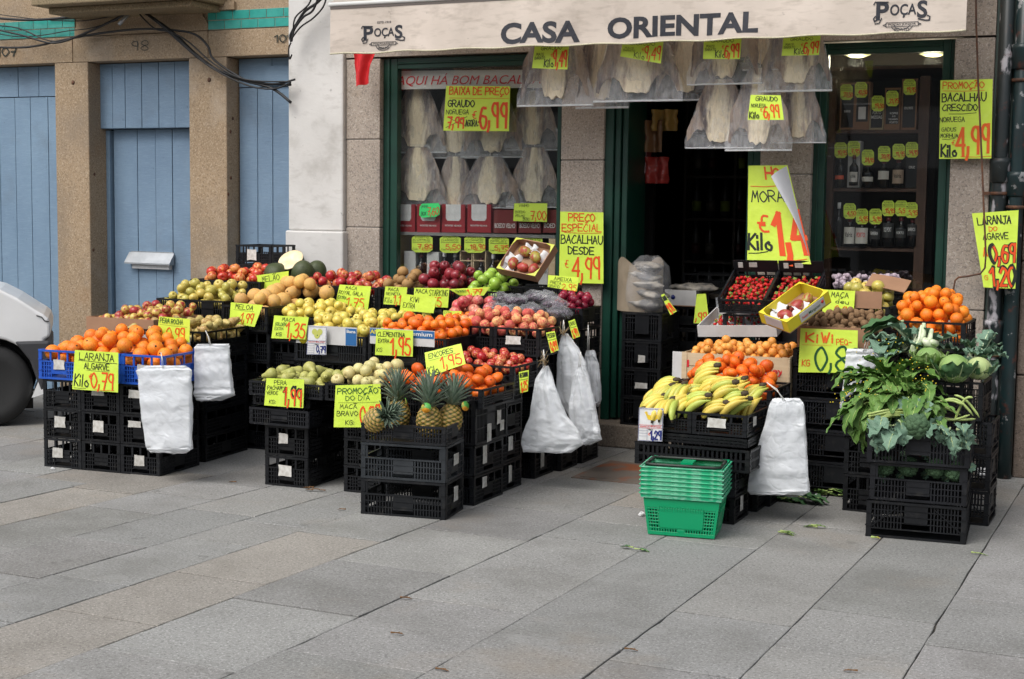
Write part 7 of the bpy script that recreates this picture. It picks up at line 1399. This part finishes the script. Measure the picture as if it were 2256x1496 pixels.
vs = [(x, YV, z) for x, z in prof2]+[(x, YV+.85, z) for x, z in prof2]; n = len(prof2)
m = MB(); m.add([Vector(v)-V0 for v in vs], [tuple(range(n)), tuple(range(2*n-1, n-1, -1))]+[(i, i+n, (i+1)%n+n, (i+1)%n) for i in range(n)]); o = m.build('van_body', WHT, van); b = o.modifiers.new('bevel', 'BEVEL'); b.width = .03; b.segments = 3; b.limit_method = 'ANGLE'; b.angle_limit = .5
m = MB(); b0 = [(P_(111,750).x, P_(111,750).z), (P_(112,800).x, P_(112,800).z), (P_(98,850).x, P_(98,850).z), (wc.x+wr_+.06, wc.z-.05), (wc.x+wr_*.95, wc.z+wr_*.62), (wc.x+wr_*.6, P_(60,752).z)]; n = len(b0)
m.add([Vector((x, y, z))-V0 for y in (YV-.02, YV+.87) for x, z in b0], [tuple(range(n)), tuple(range(2*n-1, n-1, -1))]+[(i, i+n, (i+1)%n+n, (i+1)%n) for i in range(n)]); bevel(m.build('bumper', DGB, van), .02, 2)
m = MB(); b0 = [(P_(96,812).x, P_(96,812).z), (P_(96,868).x, P_(96,868).z), (P_(70,876).x, P_(70,876).z)]; m.add([Vector((x, y, z))-V0 for y in (YV-.012, YV+.8) for x, z in b0], [(0,1,2),(5,4,3),(0,3,4,1),(1,4,5,2),(2,5,3,0)]); m.build('lower_panel', WHT, van)
for yy in (YV+.02, YV+.72):
  for xx in (wc.x, wc.x-1.9):
    w = empty('wheel', Vector((xx, yy, wr_))-V0); w.parent = van; Mr = Matrix.Rotation(-math.pi/2, 4, 'X'); Mr = Matrix.Rotation(math.pi/2, 4, 'X')
    m = MB(); m.lathe([(wr_*.62, -.0), (wr_*.7, .01), (wr_*.93, .0), (wr_, -.03), (wr_, -.15), (wr_*.9, -.17), (wr_*.6, -.17)], 32, 0, Mr); m.build('tyre', TYR, w); m = MB(); m.lathe([(wr_*.63, -.005), (wr_*.58, -.03), (wr_*.5, -.05), (wr_*.3, -.03), (wr_*.16, .005), (wr_*.12, .01), (.01, .01)], 28, 0, Mr); m.build('rim', RIM, w)
m = MB(); m.box(x_-.9, x_-.5, YV-.004, YV-.001, z_+.22, z_+.55); m.v = [tuple(Vector(v)-V0) for v in m.v]; m.build('side_window', mat('dark_car_glass', (.02,.025,.03), .1), van)
m = MB(); m.box(wc.x-wr_*.9, wc.x+wr_*.98, YV+.2, YV+.24, .1, wc.z+wr_); m.v = [tuple(Vector(v)-V0) for v in m.v]; m.build('wheel_housing', DARK, van)
m = MB(); q = [P_(80,690), P_(92,694), P_(98,702), P_(108,704)]; m.tube([Vector((p.x, YV-.004, p.z-.015))-V0 for p in q], .004, 5); m.build('dent', DGB, van)
# ================================================================== shop interior
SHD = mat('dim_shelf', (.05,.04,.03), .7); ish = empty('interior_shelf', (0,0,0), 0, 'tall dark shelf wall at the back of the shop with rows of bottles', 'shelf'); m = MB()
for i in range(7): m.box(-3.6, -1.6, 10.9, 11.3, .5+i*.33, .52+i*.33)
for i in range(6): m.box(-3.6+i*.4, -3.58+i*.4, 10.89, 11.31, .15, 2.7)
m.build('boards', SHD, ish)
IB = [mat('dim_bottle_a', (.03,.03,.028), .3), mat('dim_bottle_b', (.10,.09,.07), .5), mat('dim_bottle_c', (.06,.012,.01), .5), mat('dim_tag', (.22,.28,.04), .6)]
mb_ = MB(); mb_.lathe([(.036, 0), (.038, .18), (.014, .24), (.014, .3)], 10); mb_.lathe([(.0385, .05), (.0385, .13)], 10, 1); bm_ = [mb_.mesh('stocked_bottle', [IB[0], IB[k]]) for k in (1, 2, 3)]
for i in range(6):
    for j in range(17):
        if R.random() < .15: continue
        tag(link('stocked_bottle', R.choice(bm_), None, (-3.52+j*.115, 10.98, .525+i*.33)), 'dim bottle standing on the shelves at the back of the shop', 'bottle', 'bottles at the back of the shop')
for i, (x, y, w, h, c) in enumerate(((1432,300,50,60,0),(1440,375,56,50,1),(1415,330,30,90,2),(1462,265,50,40,2))):
    c_ = at(x, y, 9.52); root = empty('foil_packet', c_, 0, 'dim foil packet hanging inside the doorway, %s' % ['large brown one','red and silver one lowest','narrow dark one at the left','topmost golden one'][i], 'packet', 'hanging foil packets'); m = MB(); s_ = .0036
    m.grid(lambda u, v: ((u-.5)*w*s_, .03*math.sin(u*12+i)+.03*nz((u*4, v*4, i), 1, i), (.5-v)*h*s_), 14, 10); m.grid(lambda u, v: ((u-.5)*w*s_, .012+.03*math.sin(u*12+i)+.03*nz((u*4, v*4, i), 1, i), (.5-v)*h*s_), 14, 10); m.build('packet', [mat('brown_foil', (.10,.05,.03), .25), mat('red_foil', (.30,.03,.02), .22), mat('dark_foil', (.05,.03,.03), .3), mat('gold_foil', (.22,.15,.05), .3)][i] if False else mat('foil_%d' % i, [(.22,.12,.06),(.30,.035,.03),(.14,.03,.03),(.40,.26,.08)][i], .22), root)
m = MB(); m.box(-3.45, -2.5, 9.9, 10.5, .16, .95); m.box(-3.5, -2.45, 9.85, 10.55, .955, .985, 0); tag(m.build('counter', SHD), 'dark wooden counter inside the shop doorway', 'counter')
crate(-3.3, 10.0, .987, .42, .3, .14, 0, 'win', 'black', 'black crate standing on the counter inside the shop, left one'); crate(-2.85, 10.0, .987, .40, .3, .14, 0, 'win', 'black', 'black crate standing on the counter inside the shop, right one')
# ================================================================== litter
m = None
def scrap(px, py, r_, mt, label, cat='paper scrap', grp='crumpled paper on the paving'):
    c = atz(px, py, r_*.6); mm = MB(); mm.lathe([(a*r_, z*r_*.7) for a, z in sph(8)], 9); mm.v = [tuple(Vector(v)*(1+.7*nz(v, 60, px))) for v in mm.v]
    for i in range(len(mm.sm)): mm.sm[i] = False
    tag(mm.build('paper_scrap', mt, None, c), label, cat, grp)
scrap(1413, 1133, .018, PL['white'], 'crumpled white tissue left of the green baskets'); scrap(1801, 1098, .028, PL['white'], 'crumpled white paper between the fallen leaves'); scrap(1290, 985, .022, PL['white'], 'crumpled tissue beside the stone doorstep'); scrap(2168, 1042, .05, PL['white'], 'torn white bag lying at the foot of the drainpipes'); scrap(116, 1033, .012, PL['white'], 'small white scrap in front of the left crates')
def fallen(px, py, n, L, W, label, mats=None, spread=.03, grp='fallen leaves'):
    c = atz(px, py, .006); root = empty('fallen_leaf', c, 0, label, 'leaf', grp); mm = MB()
    for i in range(n): a = R.uniform(-.6, .6)+(0 if R.random() < .5 else 3.1); leaf(mm, (R.uniform(-spread, spread), R.uniform(-spread, spread)*.5, .004+.004*i), (math.cos(a), math.sin(a)*.5, .06), (0,0,1), L, W, .25, .15, .02, 0, 1, i+px, .15, .003)
    mm.build('leaf_blades', mats or [LG, STM], root)
fallen(1738, 1102, 12, .13, .06, 'heap of fallen green leaves and stalks beside the hanging white bags', [LD, STM], .09); fallen(1830, 1092, 9, .06, .03, 'fallen bright green leaves right of the crumpled paper', None, .05); fallen(1712, 1174, 3, .06, .02, 'thin fallen leaf on the paving joint in front of the white bags', None, .02); fallen(1792, 1163, 3, .06, .02, 'small fallen leaf in front of the vegetable stack', None, .02); fallen(1396, 1210, 2, .055, .03, 'dark fallen leaf below the green baskets', [LD, STM], .008); fallen(2148, 1220, 1, .06, .012, 'single pale leaf blade at the right of the vegetable stack'); fallen(1916, 1185, 2, .025, .012, 'yellow flower scrap by the left foot of the vegetable stack', [YFL, STM], .01)
BR_ = mat('dry_leaf', (.16,.08,.03), .8)
for i, (x, y) in enumerate(((520,1063),(760,1123),(860,1395),(880,1318),(700,1082),(1378,1430),(1895,1480),(958,1475))): fallen(x, y, 1 if i != 4 else 5, .03, .014, ['dry brown leaf left of the pear stack','dry brown leaf before the pineapple stack','dry curled leaf in the middle of the paving','dry straw bit in the middle of the paving','dry twigs on the paving joint by the pear stack','earthy patch in a paving joint at the bottom','dry leaf speck at the bottom right','dry straw in the joint at the bottom'][i], [BR_, BR_], .01 if i != 4 else .05, 'dry leaves')
# ================================================================== light and camera
w = bpy.data.worlds.new('World'); SC.world = w; w.use_nodes = True; nt = w.node_tree; bg = nt.nodes['Background']
sky = nt.nodes.new('ShaderNodeTexSky'); sky.sky_type = 'NISHITA'; sky.sun_disc = False; EL, AZ = math.radians(52), math.radians(-150)
sky.sun_elevation = EL; sky.sun_rotation = math.radians(200); sky.dust_density = 3; sky.air_density = 1
hs = nt.nodes.new('ShaderNodeHueSaturation'); hs.inputs['Saturation'].default_value = .35; nt.links.new(sky.outputs[0], hs.inputs['Color']); nt.links.new(hs.outputs[0], bg.inputs[0]); bg.inputs[1].default_value = .13
sd = bpy.data.lights.new('sun', 'SUN'); sd.energy = 1.4; sd.angle = math.radians(40); sd.color = (1, .97, .93); so = bpy.data.objects.new('sun', sd); COL.objects.link(so)
# sky azimuth: sun_rotation r puts the sun at (sin r, cos r); same direction for the lamp
rr = math.radians(200); dv = Vector((math.sin(rr)*math.cos(EL), math.cos(rr)*math.cos(EL), math.sin(EL))); so.rotation_euler = dv.to_track_quat('Z', 'Y').to_euler()
cam = bpy.data.cameras.new('camera'); co = bpy.data.objects.new('camera', cam); COL.objects.link(co); cam.sensor_width = 36; cam.lens = 36*FX/2256; cam.clip_end = 300; cam.clip_start = .1
co.matrix_world = Matrix(((CR.x, CU.x, -CF.x, 0), (CR.y, CU.y, -CF.y, 0), (CR.z, CU.z, -CF.z, HC), (0,0,0,1))); SC.camera = co
SC.render.resolution_x = 1024; SC.render.resolution_y = 679
SC.view_settings.view_transform = 'Standard'; SC.view_settings.look = 'None'; SC.view_settings.gamma = 1; SC.view_settings.exposure = .62
try: SC.cycles.transparent_max_bounces = 16; SC.cycles.max_bounces = 6
except Exception: pass
# how large each fruit shows (0 = hidden under the others)
KEEP = [0, 0, 0, 28, 0, 6, 0, 0, 28, 11, 0, 0, 0, 0, 20, 0, 0, 0, 10, 7, 0, 0, 13, 0, 0, 18, 7, 6, 0, 0, 5, 35, 0, 0, 29, 0, 1, 12, 0, 6, 0, 35, 34, 6, 18, 19, 7, 0, 35, 34, 0, 0, 18, 5, 35, 35, 1, 12, 12, 
1, 24, 0, 0, 7, 24, 12, 35, 26, 34, 26, 35, 17, 26, 26, 6, 23, 24, 22, 10, 26, 0, 0, 0, 0, 0, 8, 0, 0, 0, 8, 0, 0, 0, 3, 0, 0, 0, 0, 0, 0, 0, 1, 0, 0, 0, 0, 0, 1, 0, 0, 10, 11, 0, 0, 1, 0, 0, 0, 0, 
6, 0, 0, 0, 0, 0, 0, 0, 0, 0, 0, 12, 0, 7, 8, 0, 0, 0, 0, 3, 5, 0, 3, 0, 0, 0, 0, 6, 0, 0, 0, 0, 3, 5, 0, 0, 0, 0, 4, 0, 0, 0, 0, 7, 0, 0, 0, 0, 0, 1, 3, 0, 3, 0, 4, 0, 0, 0, 0, 0, 0, 0, 0, 19, 18, 
5, 0, 10, 13, 0, 13, 0, 6, 0, 1, 13, 15, 12, 0, 0, 6, 0, 18, 0, 9, 0, 0, 16, 8, 3, 7, 3, 0, 3, 7, 11, 1, 0, 3, 0, 0, 9, 0, 10, 0, 0, 1, 0, 1, 8, 0, 0, 0, 0, 0, 0, 0, 0, 0, 0, 3, 1, 13, 8, 2, 15, 0, 
0, 4, 1, 0, 0, 24, 0, 4, 1, 0, 3, 0, 0, 0, 16, 25, 3, 1, 15, 16, 24, 3, 8, 11, 0, 16, 12, 17, 18, 18, 1, 1, 13, 15, 3, 7, 0, 0, 0, 0, 0, 0, 0, 0, 0, 0, 1, 0, 1, 3, 3, 0, 7, 0, 0, 0, 0, 0, 0, 0, 1, 0, 
0, 0, 1, 0, 0, 20, 0, 1, 0, 0, 9, 7, 6, 1, 4, 0, 14, 22, 4, 0, 0, 12, 0, 25, 0, 16, 0, 3, 0, 0, 1, 1, 9, 11, 10, 1, 10, 3, 4, 1, 19, 1, 16, 13, 16, 14, 21, 22, 17, 13, 20, 10, 21, 0, 7, 0, 0, 1, 0, 
0, 12, 7, 0, 0, 35, 34, 35, 22, 35, 33, 16, 0, 34, 0, 11, 31, 0, 0, 0, 0, 21, 0, 35, 0, 13, 1, 0, 30, 0, 32, 31, 5, 0, 0, 0, 0, 0, 0, 0, 0, 0, 0, 0, 0, 0, 0, 0, 0, 0, 0, 0, 0, 0, 0, 0, 1, 0, 0, 3, 0, 
0, 0, 0, 0, 3, 23, 0, 0, 0, 0, 4, 6, 15, 16, 0, 0, 0, 1, 0, 21, 24, 0, 0, 0, 0, 5, 23, 0, 1, 5, 1, 1, 1, 18, 0, 9, 0, 1, 16, 0, 7, 3, 0, 0, 1, 10, 20, 17, 0, 0, 8, 14, 35, 35, 35, 0, 0, 0, 3, 0, 0, 
0, 0, 0, 0, 0, 0, 0, 1, 0, 0, 0, 0, 0, 0, 1, 0, 0, 1, 0, 0, 14, 22, 0, 0, 4, 1, 3, 7, 6, 0, 3, 9, 18, 0, 21, 1, 1, 4, 5, 20, 11, 24, 17, 19, 16, 9, 19, 17, 20, 20, 9, 16, 21, 0, 0, 0, 0, 0, 0, 0, 0, 
0, 0, 0, 0, 0, 0, 0, 0, 0, 0, 0, 0, 10, 0, 0, 0, 8, 0, 1, 4, 20, 10, 0, 12, 6, 0, 9, 7, 17, 14, 1, 6, 0, 0, 0, 0, 0, 0, 5, 0, 0, 0, 6, 0, 0, 0, 0, 1, 0, 0, 0, 0, 4, 0, 0, 0, 0, 0, 0, 1, 1, 0, 0, 1, 
0, 24, 5, 7, 5, 1, 0, 0, 1, 0, 0, 1, 6, 27, 11, 0, 21, 11, 1, 4, 0, 32, 5, 8, 7, 7, 26, 0, 16, 5, 18, 26, 24, 4, 15, 22, 24, 20, 1, 0, 0, 0, 0, 0, 0, 0, 0, 4, 0, 0, 0, 0, 0, 0, 0, 7, 0, 1, 0, 0, 0, 
0, 0, 1, 0, 0, 0, 4, 0, 0, 0, 0, 0, 0, 1, 0, 0, 0, 0, 0, 0, 0, 1, 0, 4, 0, 0, 16, 0, 19, 27, 0, 0, 5, 0, 10, 13, 0, 0, 18, 0, 4, 4, 0, 1, 6, 0, 13, 8, 24, 11, 4, 0, 22, 0, 25, 31, 15, 4, 20, 1, 8, 
20, 4, 19, 14, 13, 0, 16, 21, 24, 10, 25, 0, 0, 0, 0, 0, 0, 0, 0, 0, 0, 0, 0, 4, 0, 0, 1, 4, 0, 14, 0, 0, 8, 3, 5, 10, 5, 0, 0, 1, 0, 1, 0, 0, 8, 0, 0, 6, 0, 0, 0, 7, 7, 0, 1, 0, 0, 0, 8, 0, 3, 15, 
1, 1, 0, 0, 0, 0, 5, 19, 0, 1, 4, 0, 0, 6, 0, 0, 19, 1, 0, 27, 25, 0, 5, 0, 3, 0, 17, 0, 22, 26, 0, 21, 10, 0, 3, 4, 0, 12, 0, 1, 25, 1, 24, 18, 22, 8, 5, 0, 8, 0, 12, 11, 17, 1, 7, 14, 12, 19, 12, 
17, 17, 8, 11, 0, 0, 1, 1, 1, 0, 0, 0, 0, 0, 9, 0, 0, 3, 4, 7, 0, 0, 0, 0, 13, 0, 0, 0, 4, 0, 0, 0, 0, 0, 10, 1, 0, 0, 5, 0, 3, 14, 0, 1, 14, 15, 0, 1, 13, 0, 20, 0, 11, 11, 0, 0, 0, 3, 7, 14, 0, 1, 
17, 0, 1, 23, 18, 7, 0, 0, 14, 0, 0, 14, 1, 13, 17, 9, 17, 7, 16, 0, 16, 0, 0, 0, 0, 0, 0, 0, 0, 0, 6, 6, 4, 5, 8, 6, 0, 30, 0, 0, 10, 9, 29, 34, 27, 6, 21, 23, 35, 14, 21, 34, 13, 0, 0, 0, 0, 0, 0, 
0, 0, 0, 0, 0, 0, 0, 0, 7, 0, 12, 28, 6, 13, 33, 0, 0, 0, 5, 0, 10, 1, 16, 0, 34, 25, 1, 35, 28, 35, 0, 25, 25, 14, 4, 19, 1, 0, 1, 0, 0, 12, 0, 1, 0, 0, 6, 0, 0, 1, 0, 19, 0, 0, 14, 1, 0, 4, 12, 0, 
6, 0, 1, 0, 4, 5, 7, 0, 0, 1, 0, 29, 1, 9, 0, 1, 1, 1, 0, 0, 1, 5, 20, 0, 15, 14, 11, 28, 35, 1, 0, 35, 8, 6, 30, 29, 31, 12, 0, 0, 4, 21, 0, 0, 16, 0, 16, 0, 0, 0, 0, 0, 0, 1, 0, 0, 5, 0, 0, 7, 0, 
0, 0, 0, 0, 0, 0, 0, 0, 4, 0, 0, 0, 0, 18, 0, 1, 22, 9, 4, 0, 0, 17, 5, 0, 6, 20, 4, 26, 8, 13, 6, 4, 28, 1, 27, 16, 11, 10, 20, 17, 3, 18, 0, 0, 0, 3, 0, 0, 0, 4, 7, 0, 22, 0, 31, 25, 0, 0, 1, 11, 
17, 22, 0, 20, 28, 0, 0, 0, 0, 0, 0, 0, 0, 0, 16, 4, 1, 0, 29, 0, 0, 8, 30, 14, 9, 26, 5, 7, 13, 28, 4, 1, 22, 0, 0, 1, 25, 22, 34, 21, 21, 24, 4, 0, 0, 0, 0, 0, 1, 0, 0, 19, 4, 29, 10, 10, 14, 0, 
34, 0, 0, 19, 0, 1, 26, 9, 15, 13, 26, 3, 13, 0, 0, 0, 0, 0, 0, 6, 1, 18, 4, 0, 19, 0, 17, 19, 35, 12, 8, 27, 0, 0, 0, 0, 0, 1, 0, 0, 0, 0, 0, 0, 6, 0, 3, 0, 7, 11, 0, 0, 11, 0, 0, 10, 5, 7, 1, 0, 1, 
12, 0, 3, 6, 20, 16, 13, 6, 10, 4, 4, 5, 14, 0, 0, 6, 0, 0, 0, 0, 0, 0, 1, 0, 0, 0, 13, 0, 0, 0, 0, 0, 1, 6, 11, 1, 1, 0, 0, 0, 0, 0, 17, 0, 0, 29, 23, 0, 10, 0, 5, 0, 26, 0, 0, 11, 6, 5, 16, 18, 0, 
20, 35, 1, 35, 5, 11, 21, 10, 0, 1, 18, 5, 10, 24, 35, 28, 28, 29, 21, 4, 20, 0, 0, 0, 2, 0, 0, 0, 0, 0, 6, 5, 0, 6, 0, 0, 4, 0, 0, 0, 0, 0, 5, 0, 0, 4, 0, 0, 5, 1, 0, 2, 0, 0, 7, 0, 0, 1, 0, 4, 0, 
0, 0, 7, 0, 0, 0, 0, 0, 0, 2, 0, 0, 4, 0, 1, 1, 5, 5, 0, 18, 0, 0, 5, 14, 3, 0, 0, 17, 0, 9, 0, 1, 13, 0, 0, 10, 12, 3, 0, 0, 4, 13, 8, 0, 1, 0, 1, 0, 3, 5, 0, 4, 7, 0, 8, 0, 12, 1, 13, 0, 10, 0, 12, 
11, 0, 1, 8, 13, 11, 0, 12, 12, 8, 8, 15, 8, 16, 9, 9, 16, 0, 4, 0, 3, 3, 3, 1, 1, 0, 0, 0, 0, 1, 1, 0, 3, 0, 3, 0, 2, 0, 0, 1, 0, 2, 0, 0, 1, 0, 5, 0, 0, 0, 0, 0, 2, 3, 3, 0, 0, 2, 0, 3, 0, 4, 4, 4, 
1, 0, 0, 1, 0, 0, 0, 0, 2, 2, 0, 0, 1, 2, 2, 0, 1, 0, 1, 0, 1, 1, 0, 1, 0, 2, 0, 2, 2, 2, 0, 1, 0, 4, 0, 0, 4, 0, 3, 0, 1, 3, 4, 2, 3, 1, 2, 1, 2, 0, 1, 1, 3, 1, 3, 3, 1, 2, 4, 2, 3, 1, 4, 1, 2, 1, 
1, 0, 4, 0, 1, 5, 2, 2, 3, 1, 1, 1, 3, 1, 2, 0, 0, 1, 3, 2, 1, 1, 1, 1, 2, 3, 1, 2, 2, 5, 2, 5, 1, 4, 2, 1, 1, 5, 3, 1, 1, 5, 6, 3, 5, 2, 5, 5, 6, 5, 4, 6, 4, 0, 1, 4, 4, 0, 2, 3, 4, 5, 2, 4, 5, 3, 
5, 4, 5, 0, 5, 5, 5, 5, 2, 2, 2, 2, 6, 4, 3, 2, 1, 5, 6, 3, 4, 1, 5, 5, 4, 5, 6, 2, 1, 4, 2, 5, 6, 3, 6, 5, 2, 1, 0, 3, 0, 1, 1, 0, 2, 0, 0, 0, 0, 0, 1, 0, 1, 3, 0, 0, 1, 1, 1, 1, 3, 0, 3, 2, 0, 0, 
1, 0, 0, 0, 1, 0, 1, 0, 0, 0, 1, 0, 1, 2, 0, 4, 0, 1, 1, 2, 0, 1, 0, 3, 0, 1, 0, 4, 0, 0, 0, 3, 0, 2, 0, 2, 2, 1, 0, 0, 1, 0, 2, 0, 1, 3, 1, 5, 5, 3, 1, 0, 4, 1, 0, 5, 4, 5, 4, 2, 3, 1, 1, 0, 1, 5, 
0, 2, 6, 1, 1, 1, 2, 5, 3, 0, 4, 0, 0, 5, 3, 1, 5, 4, 0, 1, 0, 1, 5, 4, 1, 4, 1, 1, 1, 0, 0, 0, 0, 3, 0, 0, 0, 6, 0, 0, 3, 0, 0, 0, 0, 0, 0, 0, 0, 0, 0, 0, 0, 1, 0, 0, 2, 0, 0, 0, 0, 0, 5, 3, 3, 7, 
0, 9, 0, 1, 6, 2, 0, 6, 0, 1, 0, 1, 2, 0, 0, 0, 0, 0, 0, 1, 10, 3, 1, 0, 1, 13, 1, 13, 1, 1, 0, 0, 1, 0, 0, 14, 1, 0, 0, 14, 0, 2, 9, 10, 8, 1, 0, 7, 14, 0, 0, 10, 3, 4, 6, 1, 12, 0, 0, 11, 6, 1, 9, 
2, 13, 7, 4, 6, 9, 0, 12, 1, 6, 10, 13, 1, 2, 13, 12, 14, 12, 12, 11, 0, 1, 0, 0, 0, 0, 0, 1, 0, 15, 0, 0, 0, 11, 21, 8, 23, 7, 1, 4, 1, 1, 0, 30, 29, 4, 35, 0, 0, 5, 1, 0, 31, 15, 34, 23, 12, 0, 0, 
0, 9, 0, 0, 1, 0, 0, 0, 0, 1, 4, 0, 1, 0, 0, 0, 0, 1, 16, 0, 0, 1, 25, 0, 0, 1, 0, 0, 1, 5, 35, 1, 14, 0, 11, 0, 0, 5, 4, 0, 13, 35, 34, 35, 5, 0, 0, 1, 0, 0, 0, 25, 5, 28, 0, 16, 10, 0, 0, 0, 6, 1, 
4, 27, 0, 7, 35, 0, 1, 12, 0, 15, 23, 24, 18, 4, 26, 23, 4, 4, 23, 7, 5, 25, 13, 25, 0, 33, 35, 35, 27, 30, 30, 35, 34, 0, 0, 1, 3, 1, 0, 5, 0, 2, 0, 2, 1, 3, 2, 3, 0, 2, 3, 1, 0, 0, 0, 0, 1, 0, 0, 
0, 0, 7, 4, 1, 6, 3, 0, 0, 3, 2, 0, 0, 0, 0, 3, 3, 1, 2, 1, 1, 1, 5, 0, 0, 0, 5, 0, 2, 0, 1, 6, 5, 5, 5, 0, 0, 1, 5, 5, 4, 3, 5, 1]
# ================================================================== fruit nobody can see is left out; small apples become one mass
FRU = [o for o in COL.objects if o.parent is None and o.get('category') in set(FNAME.values()) | {'garlic'} and o.type == 'MESH']
keep = []; sc = {}; cnt = {}
for o, q in zip(FRU, KEEP):                 # 0 never seen, 1-9 how large it shows
    if q == 0: bpy.data.objects.remove(o)
    else: keep.append(o); sc[o.name] = (q, 1); cnt[o['category']] = cnt.get(o['category'], 0)+1
for cat_ in list(cnt):
    L = sorted([o for o in keep if o['category'] == cat_], key=lambda o: -sc[o.name][0]); rest = L[295:]
    if not rest: continue
    S_ = .035 if cat_ == 'apple' else .014; vs = []; fs = []; mi = []; mats = []
    for o in rest:
        b = len(vs); M = Matrix.Translation(o.location) @ o.rotation_euler.to_matrix().to_4x4() @ Matrix.Diagonal((*o.scale, 1)); me = o.data
        vs += [tuple((M @ v.co)/S_) for v in me.vertices]
        for m_ in me.materials:
            if m_ not in mats: mats.append(m_)
        for p in me.polygons: fs.append([b+i for i in p.vertices]); mi.append(mats.index(me.materials[p.material_index]))
    me = bpy.data.meshes.new(cat_+'_mass'); me.from_pydata(vs, [], fs)
    for m_ in mats: me.materials.append(m_)
    for p, i in zip(me.polygons, mi): p.material_index = i; p.use_smooth = True
    o = link('apples' if cat_ == 'apple' else 'strawberries', me); o.scale = (S_,)*3
    tag(o, 'small partly hidden %s deep in the piled crates' % ('apples' if cat_ == 'apple' else 'strawberries'), 'apples' if cat_ == 'apple' else 'strawberries', None, 'stuff')
    keep = [q for q in keep if q not in rest]
    for q in rest: bpy.data.objects.remove(q)
for o in COL.objects:
    l = o.get('label')
    if l and not (4 <= len(l.split()) <= 16): print('LABEL', len(l.split()), l)
